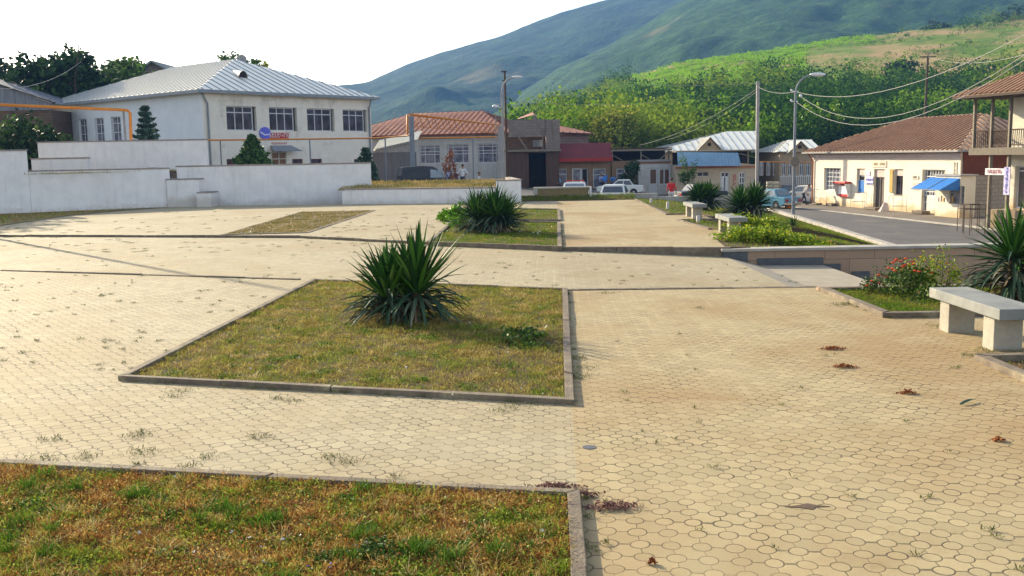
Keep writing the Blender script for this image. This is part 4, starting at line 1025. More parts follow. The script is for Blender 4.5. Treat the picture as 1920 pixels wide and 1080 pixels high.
M['stucco'] = pm('beige_stone_house', (.36, .28, .18), (.30, .23, .15), 1.5, .85, .2, 20)
def house_right_mat():
    n = NT('old_pink_white_plaster')
    c = n.mix(n.ramp(n.noise(.9, 5, .65), [(.35, 0.), (.65, 1.)]), (.76, .70, .56), (.69, .62, .51))
    z = n.node('ShaderNodeSeparateXYZ'); n.link(n.co(), z.inputs[0])
    lim = n.math('ADD', n.math('MULTIPLY', n.noise(.7, 5, .7), 1.7), -.25)
    f = n.math('MULTIPLY', n.math('SUBTRACT', lim, z.outputs[2]), 2.2, clamp=True)
    c = n.mix(n.math('MULTIPLY', f, .75), c, (.50, .34, .15))
    g = n.ramp(n.noise(1.9, 6, .75), [(.60, 0.), (.72, .7)]); c = n.mix(g, c, (.44, .33, .24))
    n.bump(n.noise(12, 5, .6), .3, .02)
    return n.out(c, .9, .2)
M['old_plaster'] = house_right_mat()
M['pink_trim'] = pm('pink_cornice', (.60, .50, .44), (.54, .42, .37), 4, .85, .2, 20)
M['white_frame'] = pm('white_frames', (.62, .62, .62), (.54, .54, .54), 6, .5)
M['cream_frame'] = pm('cream_frames', (.58, .54, .44), (.48, .44, .36), 6, .6)
M['darkred'] = pm('dark_red_wall', (.17, .05, .025), (.12, .035, .02), 1.2, .9, .2, 20, c3=(.22, .09, .045))
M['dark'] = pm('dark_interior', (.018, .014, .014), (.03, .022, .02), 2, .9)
M['wood_dark'] = pm('dark_wood', (.09, .055, .035), (.06, .04, .028), 9, .8, .3, 30)
M['wood_grey'] = pm('grey_wood', (.24, .20, .15), (.17, .14, .10), 7, .85, .3, 30)
M['door_grey'] = pm('grey_brown_door', (.16, .13, .11), (.12, .10, .085), 5, .7)
M['glass'] = None
g_ = NT('window_glass'); gf = g_.noise(1.3, 2, .5); M['glass'] = g_.out(g_.mix(g_.ramp(gf, [(.4, 0.), (.6, 1.)]), (.02, .018, .03), (.06, .055, .08)), .15, .25)
g_ = NT('brown_glass'); M['glass_brown'] = g_.out((.13, .055, .03), .15, .5)
g_ = NT('curtained_glass'); M['glass_light'] = g_.out(g_.mix(g_.ramp(g_.noise(2.2, 3, .6), [(.4, 0.), (.6, 1.)]), (.10, .10, .13), (.24, .24, .28)), .15, .5)
M['orange_pipe'] = pm('orange_gas_pipe', (.62, .23, .025), (.50, .17, .02), 5, .5)
M['grey_steel'] = pm('grey_painted_steel', (.22, .24, .27), (.17, .18, .2), 5, .6, .1, 20)
M['conc_pole'] = pm('concrete_pole', (.36, .34, .32), (.28, .26, .25), 5, .9, .3, 30)
M['red'] = pm('red_paint', (.50, .03, .025), (.40, .025, .02), 8, .45)
M['blue'] = pm('blue_awning', (.03, .19, .55), (.025, .15, .46), 4, .5)
M['blueoval'] = pm('blue_violet_sign', (.12, .13, .62), (.10, .11, .52), 4, .4)
M['white'] = pm('white_paint', (.72, .72, .72), (.66, .66, .66), 6, .5)
M['ochre'] = pm('ochre_shutter', (.48, .32, .08), (.40, .26, .06), 6, .7)

def win(root, A, B, h, depth=.2, vb=(.33, .66), hb=(.72,), fm='white_frame', gm='glass', fw=.06, name='window', inset_=.6, partial=None, label=None):
    """frame bars + pane inside an opening; vb/hb are fractions of width/height"""
    A = V((A[0], A[1])); B = V((B[0], B[1])); d = (B - A).normalized(); n = V((-d.y, d.x))
    a, b, z0, z1 = h[:4]; k = depth * inset_
    P = lambda u, z, kk=k: V((A.x + d.x * u + n.x * kk, A.y + d.y * u + n.y * kk, z))
    mb = MB(); W = b - a; H = z1 - z0; e = fw / 2; up = (0, 0, 1)
    for z in (z0 + e, z1 - e): mb.bar(P(a + .003, z), P(b - .003, z), fw * .9, fw)
    for u in (a + e + .003, b - e - .003): mb.bar(P(u, z0 + fw), P(u, z1 - fw), fw * .9, fw)
    for v_ in vb:
        lo, hi = (0, 1) if not isinstance(v_, tuple) else v_[1:]
        f = v_ if not isinstance(v_, tuple) else v_[0]
        mb.bar(P(a + W * f, z0 + max(fw, H * lo)), P(a + W * f, z0 + min(H - fw, H * hi)), fw * .8, fw * .8)
    for v_ in hb: mb.bar(P(a + fw, z0 + H * v_, k - .004), P(b - fw, z0 + H * v_, k - .004), fw * .8, fw * .8)
    w_ = mb.build(name, M[fm], root, label)
    mb = MB(); kk = k + fw * .3
    mb.quad(P(a, z0, kk), P(b, z0, kk), P(b, z1, kk), P(a, z1, kk)); mb.build('pane', M[gm], w_)
    return w_
def nrm(A, B):
    d = (V((B[0], B[1])) - V((A[0], A[1]))).normalized(); return d, V((-d.y, d.x))
def off(A, B, u, k=0.0):
    d, n = nrm(A, B); return (A[0] + d.x * u + n.x * k, A[1] + d.y * u + n.y * k)
def body(root, A, B, dep, z0, z1, mat, holes=(), lmat=None, depth=.22, lholes=(), rholes=(), name='wall'):
    C = off(B, A, 0, 0); d, n = nrm(A, B); C = (B[0] + n.x * dep, B[1] + n.y * dep); D = (A[0] + n.x * dep, A[1] + n.y * dep)
    mb = MB(); mb.wall(A, B, z0, z1, holes, depth)
    if lmat is None: mb.wall(D, A, z0, z1, lholes, depth)
    mb.wall(B, C, z0, z1, rholes, depth); mb.wall(C, D, z0, z1)
    mb.quad((A[0], A[1], z1), (B[0], B[1], z1), (C[0], C[1], z1), (D[0], D[1], z1))
    w_ = mb.build(name, M[mat], root)
    if lmat is not None:
        mb = MB(); mb.wall(D, A, z0, z1, lholes, depth); mb.build('side_wall', M[lmat], root)
    return A, B, C, D
def roof(root, polys, eaves, mat, smat, sp, sw=.04, sh=.04, fascia=None, fh=.15, name='roof'):
    mb = MB()
    for p in polys: mb.quad(*p)
    for p in polys: mb.quad(*[V(q) - V((0, 0, .06)) for q in p][::-1])
    r_ = mb.build(name, M[mat], root)
    mb = MB()
    for p, (i, j) in zip(polys, eaves): mb.seams(p, p[i], p[j], sp, sw, sh)
    if mb.v: mb.build('roof_seams', M[smat], r_)
    if fascia:
        mb = MB()
        for p, (i, j) in zip(polys, eaves):
            a, b = V(p[i]), V(p[j]); mb.bar(a - V((0, 0, fh / 2 + .01)), b - V((0, 0, fh / 2 + .01)), .06, fh)
        mb.build('gutter', M[fascia], r_)
    return r_
def hip(C4, z, e1, e2, zr, along):
    FL, FR, BR, BL = [(c[0], c[1], z) for c in C4]; r1 = (e1[0], e1[1], zr); r2 = (e2[0], e2[1], zr)
    if along == 'x': return [(FL, FR, r2, r1), (FR, BR, r2), (BR, BL, r1, r2), (BL, FL, r1)], [(0, 1)] * 4
    return [(FL, FR, r1), (FR, BR, r2, r1), (BR, BL, r2), (BL, FL, r1, r2)], [(0, 1)] * 4
def grow(C4, k):
    P = [V(c[:2]) for c in C4]; c = sum(P, V((0, 0))) / 4
    ex = (P[1] - P[0]).normalized(); ey = (P[3] - P[0]).normalized()
    return [tuple(P[0] - ex * k - ey * k), tuple(P[1] + ex * k - ey * k), tuple(P[2] + ex * k + ey * k), tuple(P[3] - ex * k + ey * k)]

# ------------------------------------------------------------------ white two storey house
A = (-21.7, 71.0); dW = V((.65, .76)); B = tuple(V(A) + dW * 15.8)
wh = thing('white_house', 'large two storey cream and white house with a pale zinc hipped roof at left', 'house', (A[0], A[1], 0), math.atan2(.76, .65))
ZE = 7.05
wpx = [(425, 481, 199, 245), (505, 557, 200, 245), (576, 627, 202, 245), (643, 688, 204, 245)]
hs = [hole(A, B, *w_) for w_ in wpx]
zt_ = hs[0][3]; zb_ = hs[0][2]; hs = [(h[0], h[1], zb_, zt_) for h in hs]
low = [hole(A, B, a, b, 298, 309) for a, b in ((425, 446), (505, 531), (548, 568), (583, 604), (664, 690))]
d_, n_ = nrm(A, B); Dc = (A[0] + n_.x * 24.7, A[1] + n_.y * 24.7)
sidepx = [(119, 133), (148, 163), (178, 195), (209, 227)]
sh_ = [hole(Dc, A, a, b, 221, 262) for a, b in sidepx]
sz = (sh_[2][2] - .3, sh_[2][3]); sh_ = [(h[0], h[1], sz[0], sz[1]) for h in sh_]
C4 = body(wh, A, B, 24.7, -.6, ZE, 'house_cream', hs + low, 'house_shade_blue', .3, sh_)
for h in hs:
    win(wh, A, B, (h[0], h[1] - .22, h[2], h[3]), .3, (.34, .64), (.74,), gm='glass', fw=.08)
for h in low: win(wh, A, B, h, .25, (.5,), (), 'darkred', 'glass', .06)
for h in sh_: win(wh, Dc, A, h, .3, (.5,), (.4, .75), 'white_frame', 'glass_light', .07)
e4 = grow(C4, .55); mid = (V(e4[0]) + V(e4[1])) / 2; ny = n_
e1 = mid + ny * 8.0; e2 = mid + ny * 17.5
polys, ev = hip(e4, ZE + .05, e1, e2, 10.25, 'y')
rf = roof(wh, polys, ev, 'zinc', 'zinc_seam', .72, .055, .045, 'gutter', .22)
mb = MB(); mb.smooth = False
for (P, u) in ((A, .35), (B, -.3)):
    q = off(A, B, u if P is A else 15.8 + u, -.12); mb.tube([(q[0] + .0, q[1], -.5), (q[0], q[1], ZE - .9), (q[0] - .25 * (1 if P is A else -1), q[1] - .35, ZE - .15)], .07, 8)
mb.build('downpipe', M['gutter'], wh)
q = off(A, B, 5.3, 2.6); zq = 7.1 + 3.2 * (2.6 + .55) / 8.0
mb = MB()
for k in range(9):
    a0 = math.pi * k / 9; a1 = math.pi * (k + 1) / 9; rr = .42
    X = lambda a, y: (q[0] + d_.x * rr * math.cos(a) + n_.x * y, q[1] + d_.y * rr * math.cos(a) + n_.y * y, zq + rr * 1.2 * math.sin(a))
    mb.quad(X(a0, -.1), X(a1, -.1), (q[0] + n_.x * 1.3, q[1] + n_.y * 1.3, zq + .62))
dm = mb.build('dormer_vent', M['zinc'], wh)
mb = MB(); mb.add([X(math.pi * k / 9, 0.0) for k in range(10)], [tuple(range(10))]); mb.build('vent_opening', M['dark'], dm)
# canopy, lintel sign line, eave board on the side wall
ca = hole(A, B, 500, 553, 275, 283); mb = MB()
a0, a1 = off(A, B, ca[0], -.9), off(A, B, ca[1], -.9); b0, b1 = off(A, B, ca[0] + .35, .0), off(A, B, ca[1] - .35, .0)
mb.quad((a0[0], a0[1], ca[2]), (a1[0], a1[1], ca[2]), (b1[0], b1[1], ca[3] + .1), (b0[0], b0[1], ca[3] + .1)); mb.bar((a0[0], a0[1], ca[2]), (a1[0], a1[1], ca[2]), .05, .08)
mb.build('canopy', M['gutter'], wh)
dr = hole(A, B, 508, 537, 285, 320); win(wh, A, B, (dr[0], dr[1], .1, dr[3]), .2, (.5,), (.8,), 'stucco' if False else 'cream_frame', 'glass_brown', .08, 'door', inset_=-.25)
# sign
sg = hole(A, B, 502, 540, 249, 260); sgn = thing('shop_sign', 'blue oval emblem and red board sign on the front of the white house', 'sign', (*off(A, B, sg[0], -.05), sg[2]))
mb = MB(); c0 = off(A, B, sg[0], -.03); c1 = off(A, B, sg[1], -.03); mb.slab(c0, c1, -.06, sg[2], sg[3]); mb.build('board', M['red'], sgn)
cc = off(A, B, (sg[0] + sg[1]) / 2 + .1, -.105); text('ՏԵԼԵԿՈՄ', .46, M['white'], sgn, (cc[0], cc[1], (sg[2] + sg[3]) / 2), (d_.x, d_.y, 0), (0, 0, 1), sx=.95)
ov = hole(A, B, 487, 505, 239, 261); oc = off(A, B, (ov[0] + ov[1]) / 2, -.1); oz = (ov[2] + ov[3]) / 2
mb = MB(); ring = []
for k in range(24):
    a = 2 * math.pi * k / 24; ring.append(V((oc[0] + d_.x * .5 * math.cos(a), oc[1] + d_.y * .5 * math.cos(a), oz + .47 * math.sin(a))))
mb.add(ring + [p_ + V((n_.x, n_.y, 0)) * .07 for p_ in ring], [tuple(range(24)), tuple(range(24, 48))[::-1]] + [(i, (i + 1) % 24, 24 + (i + 1) % 24, 24 + i) for i in range(24)])
mb.build('emblem', M['blueoval'], sgn)
mb = MB(); fo = -.012
pt = lambda u, z: (oc[0] + d_.x * u + n_.x * fo, oc[1] + d_.y * u + n_.y * fo, oz + z)
mb.quad(pt(-.46, .06), pt(-.1, -.16), pt(.3, -.12), pt(.32, -.05), pt(-.05, -.07), pt(-.42, .14)); mb.build('emblem_stripe', M['white'], sgn)
sl = hole(A, B, 511, 535, 267, 271); cc = off(A, B, (sl[0] + sl[1]) / 2, -.03); lt = text('ՀԵՌԱԽՈՍԱԿԱՊ', .22, M['red'], None, (cc[0], cc[1], (sl[2] + sl[3]) / 2), (d_.x, d_.y, 0), (0, 0, 1), sx=.8, name='wall_lettering'); tag(lt, 'small line of red letters on the wall above the door canopy of the white house', 'lettering')
# satellite dish behind the ridge
p = aty(454, 112, 92); sd_ = thing('satellite_dish', 'round grey satellite dish behind the ridge of the white roof', 'satellite dish', (p.x, 92, 8)); mb = MB(); mb.smooth = True
ringn = 18
vs = [(p.x, 92.25, p.z)] + [(p.x + .45 * math.cos(2 * math.pi * k / ringn), 91.9, p.z + .45 * math.sin(2 * math.pi * k / ringn)) for k in range(ringn)]
mb.add(vs, [(0, 1 + (k + 1) % ringn, 1 + k) for k in range(ringn)]); mb.build('dish', M['grey_steel'], sd_); mb = MB(); mb.cyl((p.x, 92.3, 7.5), (p.x, 92.3, p.z), .05); mb.build('mast', M['grey_steel'], sd_)

# ------------------------------------------------------------------ gabled stone house behind, old grey building at the far left
gh = thing('gabled_house', 'grey stone gable end rising behind the white roof', 'house', (-46, 112, 0))
pk = aty(287, 114, 112); pl = aty(212, 163, 112); pr = aty(372, 152, 112)
mb = MB(); zg = pl.z; xL, xR = pl.x + .6, pr.x; mb.add([(xL, 112, -1), (xR, 112, -1), (xR, 112, zg), (pk.x, 112, pk.z - .15), (xL, 112, zg), (xL, 124, -1), (xR, 124, -1), (xR, 124, zg), (pk.x, 124, pk.z - .15), (xL, 124, zg)], [(0, 1, 2, 3, 4), (9, 8, 7, 6, 5), (0, 4, 9, 5), (1, 6, 7, 2)])
mb.build('wall', M['rubble'], gh)
polys = [((pl.x, 111.4, pl.z - .3), (pl.x, 124.5, pl.z - .3), (pk.x, 124.5, pk.z), (pk.x, 111.4, pk.z)), ((xR + .6, 124.5, zg - .3), (xR + .6, 111.4, zg - .3), (pk.x, 111.4, pk.z), (pk.x, 124.5, pk.z))]
roof(gh, [p_[::-1] for p_ in polys], [(3, 2), (3, 2)], 'gutter', 'zinc_seam', 1.0)
mb = MB(); mb.bar((pl.x, 111.4, pl.z - .36), (pk.x, 111.4, pk.z - .06), .08, .2); mb.bar((xR + .6, 111.4, zg - .36), (pk.x, 111.4, pk.z - .06), .08, .2); mb.build('gable_board', M['gutter'], gh)
ob = thing('old_building', 'old grey building with a weathered sheet metal gable at the far left edge', 'building', (-42, 80, 0))
t0 = aty(-60, 140, 80); t1 = aty(97, 193, 80); z2 = aty(50, 207, 80).z
mb = MB(); mb.quad((t0.x, 80, z2), (t1.x, 80, z2), (t1.x, 80, t1.z), (t0.x, 80, t0.z)); mb.quad((t0.x, 80, t0.z), (t1.x, 80, t1.z), (t1.x, 96, t1.z), (t0.x, 96, t0.z)); ms_ = mb.build('sheet_gable', pm('weathered_sheet', (.24, .25, .27), (.14, .14, .16), 1.4, .8, .2, 10, c3=(.09, .09, .1), stretch=(6, 1, .5)), ob)
mb = MB(); mb.wall((t0.x, 80.15), (t1.x - .1, 80.15), -.5, z2, [(17.5, 18.3, 4.6, 5.5)], .3); mb.wall((t1.x - .1, 80.15), (t1.x - .1, 96), -.5, z2); mb.build('wall', M['tuff_brown'], ob)
mb = MB(); mb.bar((t0.x, 79.9, t0.z + .05), (t1.x + .3, 79.9, t1.z + .0), .25, .1); mb.build('gable_board', M['dark'], ob)
# mast on the pine
pb_ = aty(140, 150, 88); pt_ = aty(149, 71, 88); mb = MB(); mb.tube([(pb_.x, 88, 0), (pb_.x, 88, pb_.z), (pt_.x, 88, pt_.z)], [.14, .1, .03], 6); tag(mb.build('mast', M['wood_dark'], None), 'thin mast sticking up out of the tallest pine', 'mast')

# ------------------------------------------------------------------ red roofed building in the middle
yA = 97.5
A = P2(aty(640, 260, 100)); B = P2(aty(951, 250, 95))
rb = thing('red_roof_building', 'long white building with a rusty red hipped roof behind the yellow gantry', 'building', (A[0], A[1], -1))
hs = [hole(A, B, 787, 825, 272.5, 307), hole(A, B, 839, 878.5, 270.5, 306), hole(A, B, 896, 934, 269.5, 305.5)]
_, ze = onwall(930, 250, A, B)
C4 = body(rb, A, B, 13, -1.3, ze, 'shop_white', hs, depth=.25)
for h in hs: win(rb, A, B, h, .25, (.25, .72), (.50, .86, .66), gm='glass_light', fw=.09)
e4 = grow(C4, .7); ex = (V(e4[1]) - V(e4[0])).normalized(); ey = (V(e4[3]) - V(e4[0])).normalized()
pr_ = aty(905, 208, 101.5); mr = (V(e4[1]) + V(e4[2])) / 2; r2 = V((pr_.x, 101.6)); r1 = V(e4[0]) + ey * 7 + ex * 6
polys, ev = hip(e4, ze + .05, r1, r2, pr_.z, 'x'); roof(rb, polys, ev, 'rust_red', 'rust_seam', .55, .04, .035, 'darkred', .16)
mb = MB(); a0 = off(A, B, .5, -.02); b0 = off(A, B, (V(B) - V(A)).length - .02, -.02); mb.slab(a0, b0, -.03, -1.2, -.2); mb.build('plinth', M['conc_pole'], rb)
# lean-to shed left
ls = thing('shed', 'grey shed with a pale corrugated lean-to roof beside the white house', 'shed', (-12, 88, -.5))
a, b = aty(706, 286, 87), aty(768, 286, 87); mb = MB(); mb.b2((a.x - 1, 87, -1), (b.x + .3, 90, a.z)); mb.build('wall', pm('grey_board_wall', (.17, .16, .165), (.13, .12, .125), 1.5, .9, .2, 20, stretch=(5, 5, .5)), ls)
c, d2 = aty(700, 281, 86.6), aty(783, 262, 86.6); mb = MB()
mb.quad((c.x, 86.5, c.z), (d2.x, 86.5, d2.z), (d2.x, 91, d2.z + .9), (c.x, 91, c.z + .9)); mb.quad((c.x, 86.5, c.z - .08), (c.x, 91, c.z + .82), (d2.x, 91, d2.z + .82), (d2.x, 86.5, d2.z - .08))
for k in range(8): mb.bar((c.x, 86.5 + k * .6, c.z + .03 + .2 * k * .6), (d2.x, 86.5 + k * .6, d2.z + .03 + .2 * k * .6), .06, .05)
mb.build('roof', M['zinc'], ls); mb = MB(); mb.add([(c.x, 86.9, a.z), (b.x + .3, 86.9, a.z), (b.x + .3, 86.9, d2.z - .2), (c.x, 86.9, c.z - .1)], [(0, 1, 2, 3)]); mb.build('gable_panel', M['conc_pole'], ls)

# ------------------------------------------------------------------ ruined building
Y = 92.0
def X(px, y=Y, py=290): return aty(px, py, y).x
def Z(py, px, y=Y): return aty(px, py, y).z
ru = thing('ruined_building', 'half built brown and grey block building with a dark open bay', 'building', (X(950), Y, -1.2))
mb = MB(); mb.wall((X(948), Y), (X(1048), Y), -1.4, Z(283, 990), [(X(991) - X(948), X(1024) - X(948), -1.3, Z(287, 1000))], 3.0)
mb.wall((X(1048), Y), (X(1048), Y + 8), -1.4, Z(283, 990)); mb.wall((X(948), Y + 8), (X(948), Y), -1.4, Z(283, 990))
mb.build('lower_wall', pm('dark_brown_wall', (.105, .06, .04), (.075, .045, .032), 1.2, .9, .3, 15, stretch=(4, 1, .4)), ru)
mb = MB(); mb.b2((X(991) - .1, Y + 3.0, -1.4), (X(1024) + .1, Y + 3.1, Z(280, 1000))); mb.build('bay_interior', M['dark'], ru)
mb = MB(); mb.b2((X(945), Y - .35, Z(285, 960)), (X(1052), Y + 8, Z(281, 960))); mb.build('floor_slab', M['wood_grey'], ru)
mb = MB(); mb.wall((X(952), Y + 1.6), (X(1030), Y + 1.6), Z(281, 960), Z(256, 980), [(X(1000) - X(952), X(1018) - X(952), Z(280, 1000) + .25, Z(262, 1000))], .5); mb.build('recessed_wall', M['tuff_brown'], ru)
mb = MB(); mb.b2((X(954), Y - .05, Z(257, 980)), (X(1024), Y + .25, Z(224, 980))); mb.b2((X(1024) + .002, Y - .15, Z(282, 1030)), (X(1050), Y + 4, Z(224, 1040))); mb.b2((X(1000), Y - .09, Z(236, 1000)), (X(1007), Y - .052, Z(218, 1000)))
mb.build('upper_wall', M['tuff'], ru)
mb = MB(); mb.bar((X(969), Y - .2, Z(251, 969)), (X(989), Y - .2, Z(281, 989)), .12); mb.build('beam', M['wood_grey'], ru); mb = MB(); mb.bar((X(1011), Y - .1, Z(235, 1011)), (X(1024), Y - .1, Z(256, 1024)), .07); mb.bar((X(1038), Y - .2, Z(262, 1038)), (X(1036), Y - .2, Z(228, 1036)), .05); mb.bar((X(1018), Y + .0, Z(281, 1018)), (X(1018), Y, Z(240, 1018)), .08); mb.build('beams', M['wood_grey'], ru)
mb = MB(); a = (X(972), Y + .2, Z(223, 972)); mb.quad(a, (X(1002), Y + .2, Z(215, 1002)), (X(1002), Y + 4, Z(215, 1002) + .4), (X(972), Y + 4, Z(223, 972) + .2)); mb.quad((X(1002), Y + .2, Z(215, 1002)), (X(1010), Y + .2, Z(220, 1010)), (X(1010), Y + 4, Z(220, 1010) + .3), (X(1002), Y + 4, Z(215, 1002) + .4)); mb.build('roof_scrap', M['rust_red'], ru)
mb = MB()
for k, (px, py) in enumerate([(975, 338), (1002, 334), (1030, 340), (1045, 338), (960, 342)]): 
    mb.ball((X(px, 90), 90 + k * .2, -1.05), .45 + .1 * (k % 2), 8, 5, (1.3, .8, .5))
mb.build('rubble_heap', M['drysoil'], None, 'heap of pale rubble at the foot of the ruined building', 'rubble', kind='stuff')
# stone house with rust roof behind
bh = thing('stone_house', 'old stone house with a low rust coloured roof behind the ruined building', 'house', (X(1050, 99), 99, -1))
mb = MB(); mb.b2((X(1040, 99), 99, -1), (X(1104, 99), 106, Z(250, 1080, 99))); mb.build('wall', M['tuff'], bh)
mb = MB(); q = [(X(1035, 98.3), 98.3, Z(247, 1040, 98.3)), (X(1112, 98.3), 98.3, Z(250, 1110, 98.3)), (X(1075, 102), 102, Z(241, 1075, 102)), (X(1040, 102), 102, Z(233, 1040, 102))]
roof(bh, [tuple(q), ((X(1112, 98.3), 98.3, Z(250, 1110, 98.3)), (X(1112, 106), 106, Z(250, 1110, 98.3)), q[2])], [(0, 1), (0, 1)], 'rust_red', 'rust_seam', .7, .06, .06, 'wood_dark', .12)

# ------------------------------------------------------------------ red roofed shop
Y = 94.0; a, b = X(1029), X(1149)
rs = thing('small_shop', 'small brown shop under a maroon metal awning roof with red trim', 'shop', (a, Y, -1.4))
A, B = (a, Y), (b, Y); h1 = hole(A, B, 1041, 1063, 316.5, 354); h2 = hole(A, B, 1073, 1103, 315.5, 365); h3 = hole(A, B, 1112, 1136, 316, 352)
body(rs, A, B, 6, -1.7, Z(302, 1090), 'shop_brown', [h1, (h2[0], h2[1], -1.6, h2[3]), h3])
win(rs, A, B, h1, vb=(), hb=(.72,), gm='glass_light', fw=.08); win(rs, A, B, h3, vb=(), hb=(.68,), gm='glass_light', fw=.08); win(rs, A, B, (h2[0], (h2[0] + h2[1]) / 2 + .1, -1.6, h2[3]), vb=(), hb=(), gm='glass_light', fw=.1, name='door')
win(rs, A, B, ((h2[0] + h2[1]) / 2 + .12, h2[1], -1.6, h2[3]), vb=(), hb=(), gm='dark', fw=.1, name='door', inset_=1.5)
zt, zb = Z(268.5, 1090, Y), Z(297, 1090, Y)
mb = MB(); q = ((a - .25, Y - .7, zb), (b + .1, Y - .7, zb), (b + .1, Y + .5, zt), (a + .1, Y + .5, zt)); mb.quad(*q); mb.quad((a + .1, Y + .5, zt), (b + .1, Y + .5, zt), (b + .1, Y + 6, zb), (a - .2, Y + 6, zb)); mb.quad((b + .1, Y - .7, zb), (b + .1, Y + 6, zb), (b + .1, Y + .5, zt)); mb.quad((a - .25, Y + 6, zb), (a - .25, Y - .7, zb), (a + .1, Y + .5, zt))
r_ = mb.build('roof', M['maroon'], rs); mb = MB(); mb.seams(q, q[0], q[1], .24, .07, .05); mb.build('roof_ribs', M['maroon'], r_)
mb = MB(); mb.b2((a - .3, Y - .76, Z(303, 1090)), (b + .12, Y - .70, zb + .02))
for k in range(8): xx = a + .3 + k * .75; mb.bar((xx, Y - .78, Z(301, 1090)), (xx + .3, Y - .78, Z(297.5, 1090)), .05)
mb.build('red_valance', M['red_trim'], rs)
# neighbour: brown wall piece with dark open shed above
ns = thing('open_shed', 'dark open roofed shed on top of the low brown wall beside the maroon roofed shop', 'shed', (X(1151), Y, -1.4))
A, B = (X(1151), Y + .1), (X(1201), Y + .1); h1 = hole(A, B, 1156, 1172, 316, 365)
body(ns, A, B, 5, -1.7, Z(302, 1170), 'shop_brown', [(h1[0], h1[1], -1.6, h1[3])]); win(ns, A, B, (h1[0], h1[1], -1.6, h1[3]), vb=(), hb=(.8,), gm='glass_light', fm='white_frame', fw=.09, name='door')
mb = MB(); mb.b2((X(1149), Y - .3, Z(279, 1200)), (X(1266), Y + 6, Z(277, 1200))); mb.build('roof', M['wood_dark'], ns)
mb = MB(); mb.b2((X(1149), Y - .36, Z(283, 1200)), (X(1266), Y - .302, Z(279.5, 1200)))
for px in (1151, 1206, 1259): mb.b2((X(px), Y - .1, Z(302, px)), (X(px) + .12, Y + .02, Z(280, px)))
mb.bar((X(1153), Y, Z(291, 1153)), (X(1172), Y, Z(301, 1172)), .07); mb.bar((X(1208), Y, Z(290, 1208)), (X(1224), Y, Z(299, 1224)), .07); mb.bar((X(1243), Y, Z(299, 1243)), (X(1262), Y, Z(283, 1262)), .12); mb.build('posts', M['wood_grey'], ns)
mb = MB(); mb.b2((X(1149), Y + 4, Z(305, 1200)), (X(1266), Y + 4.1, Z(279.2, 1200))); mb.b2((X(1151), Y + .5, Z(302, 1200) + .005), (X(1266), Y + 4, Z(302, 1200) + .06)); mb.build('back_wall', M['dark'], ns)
# white shop
A, B = (X(1201.5), Y - .4), (X(1263), Y - .4); ws = thing('small_shop', 'small white shop with a white glazed door, behind the person in red', 'shop', (A[0], A[1], -1.4))
hd = hole(A, B, 1217, 1233, 315.5, 364); hw = hole(A, B, 1235, 1257, 315.5, 347)
body(ws, A, B, 6, -1.8, Z(301, 1230), 'shop_white', [(hd[0], hd[1], -1.7, hd[3]), hw])
w1 = win(ws, A, B, (hd[0], hd[1], -1.7, hd[3]), vb=(), hb=(.38,), gm='glass_brown', fw=.13, name='door'); mb = MB(); mb.b2((A[0] + hd[0] + .1, Y - .33, -1.65), (A[0] + hd[1] - .1, Y - .29, -1.65 + (hd[3] + 1.7) * .38)); mb.build('door_panel', M['white_frame'], w1)
win(ws, A, B, hw, vb=(.48,), hb=(), gm='glass_brown', fw=.13)
mb = MB(); mb.b2((A[0] - .12, Y - .6, Z(303, 1230)), (B[0] + .05, Y + 5, Z(299.5, 1230))); mb.build('cornice', M['conc_pole'], ws); mb = MB(); mb.b2((A[0] - .05, Y - .46, Z(307, 1230)), (B[0], Y - .41, Z(304, 1230))); mb.build('orange_band', M['rust_red'], ws)
# blue awning shop
Y = 91.0; A, B = (X(1263.5), Y), (X(1411), Y); bs = thing('small_shop', 'beige shop with a pale blue sheet metal front below the white hipped roof', 'shop', (A[0], A[1], -1.6))
h1 = hole(A, B, 1307, 1329, 322, 331); h2 = hole(A, B, 1351, 1367, 322, 366); h3 = hole(A, B, 1385, 1397, 322.5, 355)
body(bs, A, B, 6, -2.1, Z(309, 1340), 'shop_beige', [h1, (h2[0], h2[1], -2.0, h2[3]), h3])
win(bs, A, B, h1, vb=(.5,), hb=(), fm='cream_frame', fw=.06); w1 = win(bs, A, B, (h2[0], h2[1], -2.0, h2[3]), vb=(.5,), hb=(.80,), gm='glass', fw=.1, name='door'); win(bs, A, B, h3, vb=(.5,), hb=(.36, .68), fw=.11)
mb = MB(); mb.b2((A[0] + h2[0] + .08, Y + .08, -1.95), (A[0] + h2[1] - .08, Y + .11, h2[3] - .5)); mb.build('door_panel', M['white_frame'], w1)
zb, zt = Z(312, 1320), Z(285, 1320, Y)
q = ((X(1265), Y - .9, Z(311, 1320, Y - .9)), (X(1381), Y - .9, Z(311, 1380, Y - .9)), (X(1378), Y - .3, Z(286.5, 1378)), (X(1265), Y - .3, Z(285, 1265)))
mb = MB(); mb.quad(*q); mb.quad(*[V(p_) + V((0, .05, 0)) for p_ in q][::-1]); p1 = mb.build('blue_front', M['blue_sheet'], bs); mb = MB(); mb.seams(q, q[0], q[1], .3, .05, .03); mb.build('ribs', M['blue_sheet'], p1)
mb = MB(); mb.b2((A[0], Y - .28, Z(284.5, 1330)), (X(1411), Y + 5, Z(282.5, 1330))); mb.bar((X(1380), Y - .5, Z(288, 1380)), (X(1410), Y - .5, Z(296, 1410)), .5, .05); mb.build('roof', M['wood_grey'], bs)
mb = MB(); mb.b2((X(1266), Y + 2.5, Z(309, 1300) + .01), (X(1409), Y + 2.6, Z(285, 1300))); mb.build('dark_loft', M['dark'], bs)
mb = MB(); mb.b2((A[0] - .05, Y - .2, Z(315, 1330)), (B[0] + .05, Y - .03, Z(311.5, 1330))); mb.build('orange_band', M['rust_red'], bs)
